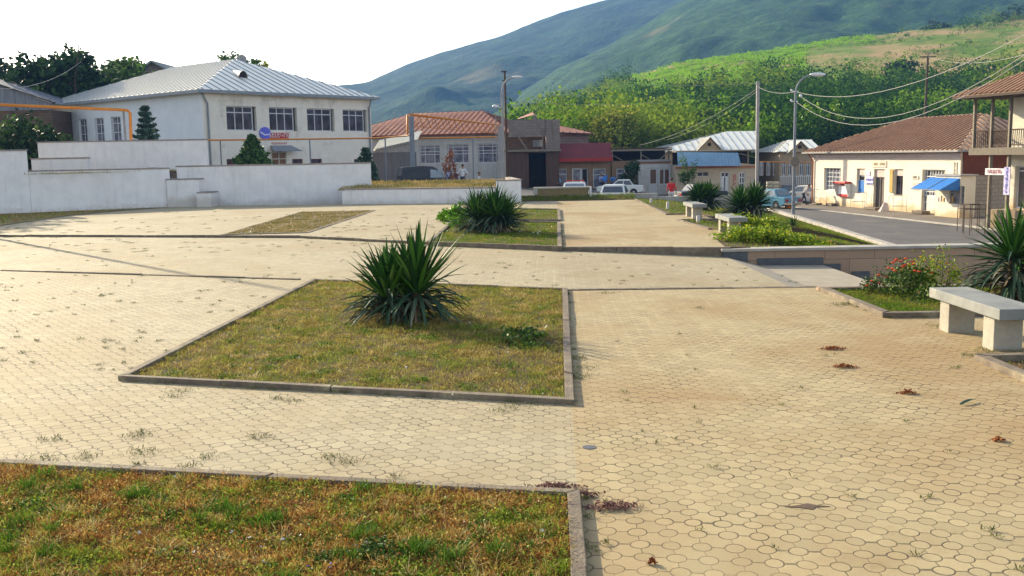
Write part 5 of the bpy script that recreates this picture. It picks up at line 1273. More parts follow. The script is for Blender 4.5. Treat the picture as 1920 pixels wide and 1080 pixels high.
tl = thing('wall_letters', 'three red letters painted one below the other beside the white door of the beige shop', 'lettering', (X(1374), Y - .04, 0))
for ch, py in (('Ս', 330), ('Ր', 338), ('Ճ', 346)): text(ch, .42, M['red'], tl, (X(1373), Y - .03, Z(py, 1373)), (1, 0, 0), (0, 0, 1), 'letter', bold=.012)

# ------------------------------------------------------------------ beige house with pale hipped roof
Y = 104.0; bg_ = thing('beige_house', 'beige house with pale metal hipped roof and small round gable vents', 'house', (X(1270), Y, -2))
A, B = (X(1275), Y), (X(1462), Y); zE = Z(281, 1360)
C4 = body(bg_, A, B, 12, -2.5, zE, 'stucco')
e4 = grow(C4, .6); zr = Z(246, 1390, 110); r1 = (X(1362, 110), 110.0); r2 = (X(1421, 110), 110.0)
polys, ev = hip(e4, zE + .03, r1, r2, zr, 'x'); roof(bg_, polys, ev, 'zinc', 'zinc_seam', .75, .05, .05, 'cream_frame', .15)
def gable(pl, pr_, pb, ptop, y0, y1, vent):
    a = (X(pl, y0), y0, Z(pb, pl, y0)); b = (X(pr_, y0), y0, Z(pb, pr_, y0)); c = (X((pl + pr_) / 2, y0), y0, Z(ptop, (pl + pr_) / 2, y0))
    mb = MB(); mb.quad(a, b, c); mb.build('gable', M['stucco'], bg_)
    dx = .35; a2 = (a[0] - dx, y0 - .4, a[2] - .15); b2_ = (b[0] + dx, y0 - .4, b[2] - .15); c2 = (c[0], y0 - .4, c[2] + .12); cb = (c[0], y1, c[2] + .12)
    roof(bg_, [(a2, c2, cb, (a2[0], y1, a2[2])), (b2_, (b2_[0], y1, b2_[2]), cb, c2)], [(0, 3), (0, 1)], 'zinc', 'zinc_seam', .6, .04, .04)
    mb = MB(); mb.cyl((c[0], y0 - .03, c[2] - (c[2] - a[2]) * .5), (c[0], y0 + .1, c[2] - (c[2] - a[2]) * .5), .2, n=10); mb.build('round_vent', M['dark'], bg_)
gable(1308, 1352, 283, 259, 103.4, 109, 1)
A2, B2 = (X(1462, 102), 102.0), (X(1532, 102), 102.0); zE2 = Z(284, 1495, 102)
hs = [hole(A2, B2, a, b, 303, 329) for a, b in ((1466, 1474), (1477, 1485), (1499, 1507), (1511, 1519))]
C4 = body(bg_, A2, B2, 10, -2.5, zE2, 'stucco', hs)
for h in hs: win(bg_, A2, B2, h, vb=(.5,), hb=(.75,), fw=.08)
e4 = grow(C4, .5); polys, ev = hip(e4, zE2 + .02, (X(1478, 106), 106), (X(1520, 106), 106), Z(262, 1500, 106), 'x'); roof(bg_, polys, ev, 'zinc', 'zinc_seam', .75, .05, .05)
gable(1480, 1518, 285, 266, 101.6, 106, 1)
A3, B3 = (X(1424, 103.9), 103.9), (X(1461, 103.9), 103.9)
for a, b in ((1424, 1431), (1437, 1444), (1449, 1455)):
    h = hole(A, B, a, b, 304, 329); q = (h[0], h[1], h[2], h[3]); win(bg_, A, B, q, vb=(.5,), hb=(.75,), fw=.08, inset_=-.1)
mb = MB(); y = 101.2; z0, z1 = Z(346, 1500, y), Z(331, 1500, y); mb.b2((X(1464, y), y, z1), (X(1530, y), y + .1, z1 + .08))
for k in range(18): xx = X(1465, y) + k * .2; mb.b2((xx, y + .02, z0), (xx + .07, y + .08, z1 - .002))
mb.build('balustrade', M['white_frame'], bg_)
mb = MB(); mb.b2((X(1464, 101.4), 101.5, -2.4), (X(1530, 101.4), 101.95, Z(347, 1500, 101.4))); mb.build('terrace_base', M['stucco'], bg_)
# white crates stacked against the wall
for i, px in enumerate((1445, 1457)):
    st_ = thing('crate_stack', ['pale slatted crates stacked at left beside the blue car', 'pale slatted crates stacked at right beside the blue car'][i], 'crates', (X(px, 84), 84, -2), 0, 'crate stacks by the blue car')
    for j in range(3):
        zc = Z(357, px, 84) + j * .27; mb = MB()
        for k in range(3): mb.b2((X(px, 84) - .25, 84, zc + k * .075), (X(px, 84) + .25, 84.35, zc + k * .075 + .045))
        mb.build('crate', M['cream_frame'], st_)

# ------------------------------------------------------------------ long old house at right
A, B = (23.5, 77.0), (26.9, 59.3); dR, nR = nrm(A, B); LR = (V(B) - V(A)).length
lh = thing('long_house', 'long old cream plaster house with a brown corrugated roof beside the road', 'house', (A[0], A[1], -2.0), math.atan2(dR.y, dR.x))
H = lambda *a: hole(A, B, *a)
w1, w2, d1, w3, d2 = H(1545, 1576, 315, 357), H(1606, 1621, 316, 363), H(1638, 1658, 317, 384), H(1676, 1693, 317, 366), H(1728, 1771, 318, 400)
w1 = (w1[0], w1[1], w1[2], w1[3]); zbR = -2.08; d1 = (d1[0], d1[1], zbR + .15, d1[3]); d2w = (d2[0], d2[1], H(1728, 1771, 318, 369)[2], d2[3]); dd = (d2[0], d2[0] + (d2[1] - d2[0]) * .26, zbR + .2, d2w[2])
ddw = H(1728, 1742, 318, 392)
C4 = body(lh, A, B, 9, -2.4, 1.86, 'old_plaster', [w1, w2, d1, w3, d2w, dd], depth=.35)
wl = win(lh, A, B, w1, .35, (.2, .4, .6, .8), (.2, .4, .6, .78), gm='glass_light', fw=.06)
x_ = win(lh, A, B, (w2[0], w2[1], w2[2], w2[2] + (w2[3] - w2[2]) * .72), .35, (), (.72,), 'white_frame', 'glass', .05); mb = MB(); hh = w2[3] - w2[2]
p_ = lambda u, z, k: V((A[0] + dR.x * u + nR.x * k, A[1] + dR.y * u + nR.y * k, z))
mb.quad(p_(w2[0], w2[2] + .05, .17), p_(w2[1], w2[2] + .05, .17), p_(w2[1], w2[2] + hh * .52, .17), p_(w2[0], w2[2] + hh * .52, .17)); mb.build('blue_panel', M['blue'], x_)
for w_ in (w2, d1, w3): mb = MB(); q = w_[3] - (w_[3] - w_[2]) * (.26 if w_ is not d1 else .2); mb.quad(p_(w_[0], q, .12), p_(w_[1], q, .12), p_(w_[1], w_[3], .12), p_(w_[0], w_[3], .12)); mb.build('lintel_panel', M['pink_trim'], lh)
dw = win(lh, A, B, (d1[0], d1[1], d1[2], d1[3] - (d1[3] - d1[2]) * .2), .35, (.42,), (), 'door_grey', 'door_grey', .08, 'door')
win(lh, A, B, (w3[0], w3[1], w3[2], w3[3] - (w3[3] - w3[2]) * .26), .35, (.5,), (), 'wood_dark', 'glass', .05)
mb = MB(); s0 = H(1669, 1675, 317, 361); mb.quad(p_(s0[0], s0[2], -.05), p_(s0[1], s0[2], -.05), p_(s0[1], s0[3], -.05), p_(s0[0], s0[3], -.05)); mb.bar(p_(s0[0], (s0[2] + s0[3]) / 2, -.03), p_(s0[1], (s0[2] + s0[3]) / 2, -.03), .05, .05); mb.build('shutter', M['ochre'], lh)
win(lh, A, B, d2w, .35, (.1, .26, .36, .48, .60, .72, .84), (.18, .5, .74), gm='glass', fw=.075); win(lh, A, B, dd, .35, (.5,), (.62,), gm='glass', fw=.08, name='door')
e4 = grow(C4, .65); zr = 4.25; r1 = off(A, B, 5.6, 4.5); r2 = off(A, B, LR - 4.3, 4.5)
polys, ev = hip(e4, 1.98, r1, r2, zr, 'x'); roof(lh, polys, ev, 'brown_roof', 'brown_seam', .46, .10, .08, 'conc_pole', .10)
mb = MB(); mb.slab(off(A, B, -.1, -.12), off(A, B, LR + .12, -.12), .118, 1.56, 1.80); mb.slab(off(A, B, -.06, -.06), off(A, B, LR + .08, -.06), .058, 1.42, 1.53); mb.build('cornice', M['pink_trim'], lh)
mb = MB()
for k in range(45): u = k * LR / 44; q0 = p_(u, 1.90, -.5); q1 = p_(u, 1.90, -.14); mb.bar(q0, q1, .08, .1)
mb.build('rafters', M['wood_dark'], lh)
mb = MB(); q = off(A, B, .15, -.1); mb.tube([(q[0], q[1], -2.0), (q[0], q[1], 1.3), (q[0] - .35, q[1], 1.8)], .06, 6); mb.build('downpipe', M['rust_red'], lh)
# little things on its facade
def plate(nm, a, b, c, e, mat, lbl, k=-.04, th=.03, cat='sign'):
    h = H(a, b, c, e); mb = MB(); mb.slab(off(A, B, h[0], k), off(A, B, h[1], k), th, h[2], h[3]); return tag(mb.build(nm, M[mat], None), lbl, cat), h
sb = pm('pale_violet_sign', (.46, .40, .62), (.58, .54, .68), 9, .6, lo=.45, hi=.55); M['pale_violet'] = sb
s1, h = plate('sign', 1625, 1638, 330.5, 344, 'pale_violet', 'pale violet sign board left of the brown door of the long house'); 
s2, h2 = plate('sign', 1624, 1632, 321, 329, 'pale_violet', 'small rounded violet emblem sign above the violet board')
for i, s_ in enumerate(('ԽԱՆՈՒԹ', 'ԱՊՐԱՆՔ')):
    c = off(A, B, (h[0] + h[1]) / 2, -.05); text(s_, .2, M['blueoval'], s1, (c[0], c[1], h[3] - .25 - .3 * i), (dR.x, dR.y, 0), (0, 0, 1))
s3, h = plate('sign', 1636, 1663, 302, 314, 'cream_frame', 'faded cream double plate above the brown door of the long house')
for i, s_ in enumerate(('ՓՈՍՏ', 'ПОЧТА')): c = off(A, B, h[0] + (h[1] - h[0]) * (.27 + .46 * i), -.05); text(s_, .2, M['ochre'], s3, (c[0], c[1], (h[2] + h[3]) / 2), (dR.x, dR.y, 0), (0, 0, 1), sx=.9)
s3, h = plate('sign', 1710, 1723, 329, 336, 'cream_frame', 'small faded plate right of the ochre shutter window'); c = off(A, B, (h[0] + h[1]) / 2, -.05); text('ՀԱՑ', .18, M['darkred'], s3, (c[0], c[1], (h[2] + h[3]) / 2), (dR.x, dR.y, 0), (0, 0, 1))
plate('sign', 1712, 1724, 342, 356, 'pink_trim', 'faint square notice under the small faded plate')
s4, h = plate('sign', 1788, 1795, 304, 327, 'cream_frame', 'narrow upright sign with dark red letters near the right end of the long house')
for i, ch in enumerate('ՍՐՃԱ'): c = off(A, B, (h[0] + h[1]) / 2, -.05); text(ch, .22, M['darkred'], s4, (c[0], c[1], h[3] - .13 - i * .19), (dR.x, dR.y, 0), (0, 0, 1))
# red phone hood
h = H(1573, 1596, 340, 369); u0, u1 = h[0], h[1]; ph = thing('phone_booth', 'red and white wall mounted phone hood on the long house', 'phone booth', (*off(A, B, u0, 0), h[2]), math.atan2(dR.y, dR.x))
zt, zb = h[3], h[2]
mb = MB(); mb.slab(off(A, B, u0 - .05, -.5), off(A, B, u1, -.5), .5, zt - .16, zt); mb.slab(off(A, B, u0 + .3, -.2), off(A, B, u1 - .1, -.2), .2, zb, zt - .222); mb.build('hood', M['red'], ph, bevel=.03)
mb = MB()
for u, k in ((u0 + .02, 0), (u1 - .08, 1)):
    q = lambda uu, kk, z: V((*off(A, B, uu, kk), z))
    mb.quad(q(u, -.48, zt - .164), q(u, -.02, zt - .164), q(u, -.02, zb + .05), q(u + .0, -.2, zb + .02)); mb.quad(q(u + .05, -.48, zt - .164), q(u + .05, -.2, zb + .02), q(u + .05, -.02, zb + .05), q(u + .05, -.02, zt - .164)); mb.quad(q(u, -.48, zt - .164), q(u, -.2, zb + .02), q(u + .05, -.2, zb + .02), q(u + .05, -.48, zt - .164))
mb.quad(q(u0 + .32, -.204, zt - .3), q(u0 + .32, -.204, zb + .2), q(u1 - .15, -.204, zb + .2), q(u1 - .15, -.204, zt - .3)); mb.build('side_panel', M['white'], ph)
# kiosk with blue awning
kA = off(A, B, H(1776, 1780, 340, 341)[0], -.75); kB = tuple(V(kA) + dR * 2.35); kz = Z(329, 1790, 60)
kk = thing('kiosk', 'pale kiosk with a bright blue awning at the right end of the long house', 'kiosk', (kA[0], kA[1], -2.1), math.atan2(dR.y, dR.x))
hw = hole(kA, kB, 1779, 1808, 349, 383); body(kk, kA, kB, 1.0, -2.4, kz, 'shop_white' if False else 'old_plaster', [hw]); win(kk, kA, kB, hw, .2, (.48,), (.62,), 'conc_pole', 'glass_light', .06)
mb = MB(); mb.slab(tuple(V(kA) - dR * .1 - nR * .1), tuple(V(kB) + dR * .1 - nR * .1), 1.2, kz + .002, kz + .1); mb.build('roof', M['conc_pole'], kk)
mb = MB(); q = lambda u, k, z: V((*off(kA, kB, u, k), z)); zt = kz - .12; zb = kz - .78
mb.quad(q(-.6, -1.35, zb), q(2.3, -1.35, zb), q(2.3, -.02, zt), q(-.6, -.02, zt)); mb.quad(q(-.6, -1.35, zb - .02), q(-.6, -.02, zt - .02), q(2.3, -.02, zt - .02), q(2.3, -1.35, zb - .02)); mb.quad(q(2.301, -1.35, zb), q(2.301, -.02, zb - .05), q(2.301, -.02, zt))
aw = mb.build('awning', M['blue'], kk); mb = MB(); mb.bar(q(1.1, -1.36, zb + .02), q(1.1, -.03, zt + .02), .04, .02); mb.bar(q(-.6, -1.36, zb), q(2.3, -1.36, zb), .03, .03); mb.build('awning_frame', M['grey_steel'], aw)
for k in range(4): mb = MB(); mb.ball(q(.3 + k * .38, -.06, (hw[2] + hw[3]) / 2 + .35), .11, 6, 5, (.7, .4, 1.2)); mb.build('hanging_packet', M['white_petal'], kk)
for k in range(6): mb = MB(); mb.b2(tuple(q(.2 + k * .28, -.02, hw[2] + .1)), tuple(q(.34 + k * .28, .03, hw[2] + .35 + .1 * (k % 2)))); mb.build('goods_box', M[['white_petal', 'pink_trim', 'ochre'][k % 3]], kk)
# door steps and stones
for (px, py, sx, sy, sz_, lbl) in [(1650, 386, 1.5, .6, .16, 'worn stone step before the brown door of the long house'), (1740, 396, 1.1, .6, .2, 'dark stone step under the barred door of the long house'), (1571, 384, .9, .5, .18, 'dark stone lying under the phone hood'), (1543, 383, .8, .5, .1, 'flat pale stone below the barred window of the long house')]:
    u, _ = onwall(px, py, A, B); c = off(A, B, u, -.5); mb = MB(); mb.box((c[0], c[1], -1.97 + sz_ / 2), (sx, sy, sz_), math.atan2(dR.y, dR.x)); mb.build('stone_step', M['kerb'], None, lbl, 'step', bevel=.03)
u, _ = onwall(1682, 388, A, B); c = off(A, B, u, -1.0); mb = MB(); mb.add([(c[0] - .3, c[1] - .25, -2), (c[0] + .3, c[1] - .3, -2), (c[0] + .35, c[1] + .25, -2), (c[0] - .25, c[1] + .3, -2), (c[0] + .05, c[1], -1.35), (c[0] + .25, c[1] - .1, -1.4)], [(0, 1, 5, 4), (1, 2, 5), (2, 3, 4, 5), (3, 0, 4)]); mb.build('boulder', M['pink_trim'], None, 'pale pinkish boulder on the pavement between door and barred door', 'stone', bevel=.04)
# pavement before the house
pvA, pvB = (20.5, 73.5), (25.2, 46.5); mb = MB(); mb.prism([pvA, pvB, (31, 46.5), (31, 75), (24.4, 79.5), (20.0, 79)], -2.6, -1.99); mb.build('pavement', M['pavement'], None, kind='structure')
mb = MB(); dk, nk = nrm(pvA, pvB); L_ = (V(pvB) - V(pvA)).length
for k in range(14): mb.slab(off(pvA, pvB, k * L_ / 14 + .02, -.22), off(pvA, pvB, (k + 1) * L_ / 14, -.22), .218, -2.5, -1.96)
mb.build('pavement_kerb', M['kerb_pale'], None, 'long worn kerb along the far side of the road', 'kerb', bevel=.02)
# link wall right of the house
lk = thing('link_wall', 'dark red wall above pale cinder blocks between the long house and the balcony house', 'wall', (27.2, 59.8, -2))
mb = MB(); Bq = V(B); mb.slab(tuple(Bq + nR * .12 + dR * .14), tuple(Bq + nR * 8.9 + dR * .14), .10, -2.2, 1.85); mb.build('red_wall', M['darkred'], lk); mb = MB(); mb.slab(tuple(Bq + nR * .3 + dR * .60), tuple(Bq + nR * 5.4 + dR * .60), .3, -2.2, .45); mb.build('block_wall', M['cinder'], lk)

# ------------------------------------------------------------------ balcony house
Q0 = (23.95, 51.5); Q1 = (23.95 + .287 * 12, 51.5 - .958 * 12); dB, nB = nrm(Q0, Q1); q = lambda u, k, z: V((*off(Q0, Q1, u, k), z))
bh = thing('balcony_house', 'two storey house with wooden balcony and corrugated roof at the right edge', 'house', (Q0[0], Q0[1], -1.1), math.atan2(dB.y, dB.x))
bA, bB = off(Q0, Q1, 1.15, 1.35), off(Q0, Q1, 12, 1.35)
dh = (.35, 1.5, -1.0, 1.15); wa = (.9, 2.2, 2.7, 4.1)
body(bh, bA, bB, 7, -1.2, 4.75, 'old_plaster', [dh, wa, (3.4, 4.6, 2.7, 4.1)], depth=.3); win(bh, bA, bB, dh, .3, (), (.88,), 'white_frame', 'door_grey', .08, 'door'); win(bh, bA, bB, wa, .3, (.5,), (.6,), 'wood_dark', 'glass', .08)
mb = MB(); mb.slab(off(Q0, Q1, -.1, -.15), off(Q0, Q1, 12, -.15), 9, 1.72, 2.08); mb.build('balcony_floor', M['wood_grey'], bh)
for u in (.05, 1.25, 2.45, 5.2, 8): 
    mb = MB(); c = q(u, .02, 0); mb.bar((c.x, c.y, 2.082), (c.x, c.y, 4.7), .14); mb.build('upper_post', M['wood_grey'], bh)
for u in (1.25, 2.45, 5.2, 8):
    mb = MB(); c = q(u, .05, 0); mb.bar((c.x, c.y, -2.0), (c.x, c.y, 1.718), .15); mb.build('lower_post', M['wood_grey'], bh)
mb = MB(); c = q(.05, 2.6, 0); mb.bar((c.x, c.y, 2.082), (c.x, c.y, 4.7), .14); c = q(.05, 5.2, 0); mb.bar((c.x, c.y, 2.082), (c.x, c.y, 4.7), .14); mb.build('end_post', M['wood_grey'], bh)
mb = MB(); mb.bar(q(0, .02, 2.95), q(12, .02, 2.95), .09, .07); mb.bar(q(0, .02, 2.2), q(12, .02, 2.2), .06); mb.bar(q(.05, 0, 2.95), q(.05, 7, 2.95), .09, .07)
for k in range(92): mb.bar(q(.13 * k + .05, .02, 2.2), q(.13 * k + .05, .02, 2.93), .03)
for k in range(50): mb.bar(q(.05, .13 * k + .1, 2.1), q(.05, .13 * k + .1, 2.93), .03)
mb.build('railing', M['wood_dark'], bh)
e = [q(-.7, -.8, 4.75), q(12, -.8, 4.75), q(12, 8.8, 4.75), q(-.7, 8.8, 4.75)]; polys, ev = hip([(p__.x, p__.y) for p__ in e], 4.72, P2(q(4.2, 4.0, 0)), P2(q(12, 4.0, 0)), 6.9, 'x'); roof(bh, polys, ev, 'brown_roof', 'brown_seam', .34, .13, .09, 'wood_dark', .12)
mb = MB(); mb.slab(off(Q0, Q1, -.5, -.6), off(Q0, Q1, 12, -.6), 9, 4.58, 4.66); mb.build('soffit', M['wood_dark'], bh)
mb = MB(); mb.slab(off(Q0, Q1, .9, .3), off(Q0, Q1, 12, .3), 8, -2.4, -1.05); mb.build('plinth', pm('ochre_rubble', (.36, .27, .17), (.26, .19, .12), 2.5, .9, .6, 8), bh)
s5 = thing('sign', 'horizontal white sign with red letters on a post of the balcony house', 'sign', tuple(q(1.3, -.12, .6))); c0, c1 = q(1.0, -.05, 0), q(2.3, -.05, 0)
mb = MB(); mb.slab((c0.x, c0.y), (c1.x, c1.y), .03, .72, 1.05); mb.build('board', M['white'], s5); c = q(1.65, -.065, .885); text('ՍԱԼՈՆ', .27, M['red'], s5, c, (dB.x, dB.y, 0), (0, 0, 1), sx=1.1)
s6 = thing('sign', 'upright blue and white sign hanging on the next post of the balcony house', 'sign', tuple(q(2.5, -.1, 0))); c0, c1 = q(2.32, -.1, 0), q(2.72, -.1, 0)
mb = MB(); mb.slab((c0.x, c0.y), (c1.x, c1.y), .03, -.25, 1.12); mb.build('board', M['pale_violet'], s6)
for i, ch in enumerate('ԴԵՂԱՏՈՒՆ'): c = q(2.52, -.112, 1.02 - i * .16); text(ch, .17, M['blueoval'], s6, c, (dB.x, dB.y, 0), (0, 0, 1), bold=.004)
# thin metal frames on the pavement
for (px0, px1, y, lbl) in [(1811, 1838, 48, 'tall thin metal frame standing on the pavement at left before the balcony house'), (1824, 1853, 46.5, 'second thin metal frame overlapping the first one')]:
    f_ = thing('metal_frame', lbl, 'frame', (X(px0, y), y, -2), 0, 'metal frames by the road'); mb = MB(); x0, x1 = X(px0, y), X(px1, y); z1 = Z(384, px0, y); z0 = -1.98
    for xx, yy in ((x0, y), (x1, y), (x0, y + .6), (x1, y + .6)): mb.bar((xx, yy, z0), (xx, yy, z1), .03)
    for yy in (y, y + .6):
        for zz in (z1, z1 - .22): mb.bar((x0, yy, zz), (x1, yy, zz), .03)
    mb.bar((x0, y, z1), (x0, y + .6, z1), .03); mb.bar((x1, y, z1), (x1, y + .6, z1), .03); mb.build('frame', M['wood_dark'], f_)
for i, (px0, px1, y, lbl) in enumerate([(1532, 1554, 75.5, 'thin pale tree guard left of the phone hood'), (1604, 1627, 69, 'thin pale tree guard below the blue panel window'), (1678, 1703, 62.5, 'thin pale tree guard beside the boulder')]):
    mb = MB(); x0, x1 = X(px0, y), X(px1, y); z1 = -.85
    for xx, yy in ((x0, y), (x1, y), (x0, y + .7), (x1, y + .7)): mb.bar((xx, yy, -2), (xx, yy, z1), .022)
    for yy in (y, y + .7):
        for zz in (z1, -1.5): mb.bar((x0, yy, zz), (x1, yy, zz), .022)
    mb.build('tree_guard', M['kerb_pale'], None, lbl, 'tree guard', 'thin tree guards on the pavement')

# ------------------------------------------------------------------ poles, lamps, gas pipe, wires
def lamp(name, lbl, x, y, z0, ztop, arm, rise, hs_=1.0, r=.1, mat='grey_steel'):
    t = thing(name, lbl, 'street lamp', (x, y, z0)); mb = MB(); mb.tube([(x, y, z0), (x, y, ztop - rise)], [r, r * .7], 10); mb.build('pole', M[mat], t)
    mb = MB(); P = []
    for k in range(7): a = k / 6 * math.pi * .46; P.append((x + arm * (1 - math.cos(a)) / 1 * .95, y, ztop - rise + rise * math.sin(a)))
    mb.tube(P, r * .5, 8); mb.build('arm', M[mat], t)
    e = V(P[-1]); mb = MB(); mb.smooth = True; mb.ball(e + V((.42 * hs_, 0, .03)), .5 * hs_, 12, 7, (1, .36, .24)); hd_ = mb.build('lamp_head', M['white'], t); return t, e
lp, _ = lamp('street_lamp', 'grey street lamp with a curved arm beside the road, right of the dark yuccas', *P2(aty(1487, 408, 60)), -2.2, Z(141, 1500, 60), 1.05, 1.05, 1.0, .1)
xl, yl = P2(aty(1487, 408, 60)); zl = Z(165, 1489, 60)
mb = MB()
for zz in (Z(171, 1490, 60), Z(190, 1490, 60)): mb.bar((xl - .25, yl, zz), (xl + .15, yl, zz), .06); mb.ball((xl - .25, yl, zz + .06), .07, 6, 5)
mb.ball((xl + .3, yl, Z(180, 1490, 60)), .1, 6, 5)
mb.build('bracket', M['white'], lp)
mb = MB(); c = V((xl, yl, Z(303, 1487, 60))); mb.cyl(c + V((0, -.14, 0)), c + V((0, -.11, 0)), .3, n=16); rs_ = mb.build('round_road_sign', M['wood_grey'], None, 'round road sign seen from behind on the street lamp pole', 'sign')
x2, y2 = P2(aty(944, 335, 72)); l2, _ = lamp('street_lamp', 'concrete street lamp pole beside the ruined building', x2, y2, -.9, Z(145, 960, 72), .95, 1.0, .8, .12, 'conc_pole')
mb = MB(); e = aty(929, 199, 72); mb.tube([(x2, y2, Z(203, 944, 72)), (e.x, 72, e.z)], .03, 6); mb.ball((e.x, 72, e.z), .2, 8, 6, (1.2, .6, .6)); mb.build('small_lamp', M['white'], l2)
mb = MB(); x3, y3 = P2(aty(951, 335, 74)); zt = Z(134, 951, 74); mb.tube([(x3, y3, -.9), (x3 - .05, y3, zt)], [.10, .075], 8); mb.bar((x3 - .3, y3, zt), (x3 + .1, y3, zt), .1); mb.bar((x3 - .25, y3, Z(151, 951, 74)), (x3 + .1, y3, Z(151, 951, 74)), .08); up_ = mb.build('utility_pole', M['wood_dark'], None, 'dark wooden utility pole directly behind the concrete lamp pole', 'pole')
# lattice pole beside
x4 = X(936, 71); mb = MB()
for k in range(15): z0 = -.8 + k * .5; mb.bar((x4 - .18, 71, z0), (x4 + .18, 71, z0), .03)
mb.bar((x4 - .2, 71, -.9), (x4 - .2, 71, 4.9), .05); mb.bar((x4 + .2, 71, -.9), (x4 + .2, 71, 4.9), .05); mb.build('ladder', M['conc_pole'], None, 'pale ladder like lattice post beside the concrete lamp pole', 'post')
x5 = X(1419, 78); z5 = Z(153, 1418, 78); mb = MB(); mb.bar((x5 + .05, 78, -2.1), (x5, 78, z5), .22); mb.bar((x5 - .2, 78, z5 - .15), (x5 + .2, 78, z5 - .15), .08); mb.build('concrete_pole', M['conc_pole'], None, 'square concrete pole in front of the beige house', 'pole')
x6, z6 = X(1733, 112), Z(105, 1734, 112); mb = MB(); mb.tube([(X(1731, 112), 112, 0), (x6, 112, z6)], [.17, .12], 8); mb.bar((x6 - .9, 112, z6 - .1), (x6 + .9, 112, z6 - .1), .12); mb.build('utility_pole', M['wood_dark'], None, 'dark wooden pole with crossarm behind the brown roof', 'pole')
def wire(pts, lbl, r=.02, sag=1.0, mat='white', y=None, n=14, nm='power_cable'):
    a, b = V(pts[0]), V(pts[1]); L = []
    for k in range(n + 1): t = k / n; p = a.lerp(b, t); p.z -= sag * 4 * t * (1 - t); L.append(p)
    mb = MB(); mb.tube(L, r, 5); return mb.build(nm, M[mat], None, lbl, 'cable')
M['cable'] = pm('pale_cable', (.30, .29, .27), (.24, .23, .22), 3, .6)
wire([(xl, yl, Z(172, 1490, 60)), aty(1990, 28, 30)], 'upper pale cable from the street lamp to the top right corner', .014, 1.1, 'cable')
wire([(xl + .3, yl, Z(181, 1490, 60)), aty(1990, 55, 30)], 'middle pale cable from the street lamp to the right edge', .013, 1.9, 'cable')
wire([(xl, yl, Z(190, 1490, 60)), aty(1990, 63, 30)], 'lowest pale cable from the street lamp to the right edge', .013, 2.0, 'cable')
wire([(x5, 78, z5 - .4), (xl, yl, Z(172, 1490, 60))], 'short cable between the square concrete pole and the street lamp', .014, .25, 'cable')
wire([(x5, 78, z5 - .5), (X(1200, 96), 96, Z(272, 1200, 96))], 'cable slanting down left from the square concrete pole', .016, .6, 'cable')
wire([(x5, 78, z5 - .7), (X(1250, 92), 92, Z(262, 1250, 92))], 'second cable slanting down left from the square concrete pole', .012, .5, 'cable')
wire([(x3, y3, zt - .1), (x5, 78, z5 - .1)], 'long thin cable between the two middle poles across the green hill', .011, .5, 'cable')
wire([(x3, y3, Z(190, 951, 74)), (x5, 78, z5 - .9)], 'lower thin cable across the green hill', .010, .5, 'cable')
wire([(x3, y3, zt - .1), (X(985, 60), 60, Z(150, 985, 60))], 'short slack cable at the concrete lamp pole', .01, .2, 'cable') if False else None
wire([(x6, 112, z6 - .1), aty(1990, 80, 70)], 'thin cable from the wooden pole to the right edge', .02, 1.0, 'cable')
wire([(X(1600, 110), 110, Z(225, 1600, 110)), (x6, 112, z6 - .1)], 'thin cable rising to the wooden pole from the left', .013, 1.0, 'cable') if False else None
wire([(pt_.x, 88, pt_.z - 2), aty(-40, 165, 60)], 'thin cable from the mast to the left edge', .016, .8, 'cable')
# gas pipe at left
gp = thing('gas_pipe', 'yellow overhead gas pipe in front of the side of the white house', 'gas pipe', (-23, 52, 1)); pa, pb2, pc, pd = aty(-60, 194, 50), aty(238, 206, 54), aty(244, 212, 54), aty(245, 262, 54)
mb = MB(); mb.tube([pa, pb2 + V((-.12, 0, 0)), pb2 + V((.02, 0, -.03)), pc, pd - V((0, 0, .4))], .08, 10); mb.build('pipe', M['orange_pipe'], gp); mb = MB(); e = aty(230, 207, 54); mb.cyl((e.x, 54.1, 1.6), (e.x, 54.1, e.z), .06); mb.build('support_post', M['grey_steel'], gp)
g2 = thing('gas_pipe', 'long thin yellow gas pipe running past the front of the white house to the gantry', 'gas pipe', (-15, 69, 1)); pts = [aty(384, 263, 67), aty(560, 261, 68.5), aty(705, 259, 69.5), aty(768, 254, 66)]; mb = MB(); mb.tube(pts, .055, 8); mb.build('pipe', M['orange_pipe'], g2)
for px, py in ((412, 263), (580, 261), (720, 258)): mb = MB(); e = aty(px, py, 68); mb.cyl((e.x, 68.1 if px < 700 else 68.6, -.5), (e.x, 68.1 if px < 700 else 68.6, e.z), .05); mb.build('support_post', M['grey_steel'], g2)
ga = thing('pipe_gantry', 'yellow pipe gantry with zigzag truss carried by two grey posts', 'gantry', (-6.7, 66, -.5)); T0, T1 = aty(771, 215, 66), aty(934, 234, 86)
mb = MB(); lo0, lo1 = aty(771, 253, 66), aty(936, 258, 86); mb.tube([lo0 + V((-.25, 0, 0)), T0 + V((-.25, 0, 0)), T0, T1, T1 + V((.15, 0, -.9))], .07, 8); mb.build('pipe', M['orange_pipe'], ga)
mb = MB(); mb.bar(T0 + V((0, 0, -.75)), T1 + V((0, 0, -.75)), .04); N_ = 14
for k in range(N_): a = T0.lerp(T1, k / N_); b = T0.lerp(T1, (k + .5) / N_); c = T0.lerp(T1, (k + 1) / N_); d3 = V((0, 0, -.75)); mb.bar(a, b + d3, .035); mb.bar(b + d3, c, .035)
mb.build('truss', M['orange_pipe'], ga)
mb = MB(); mb.bar((T0.x, 66, -.8), (T0.x, 66, T0.z - .1), .3, .3); mb.build('post', M['grey_steel'], ga); mb = MB(); mb.bar((T1.x + .1, 86, -1.4), (T1.x + .1, 86, T1.z - .1), .3); mb.build('post', M['conc_pole'], ga)
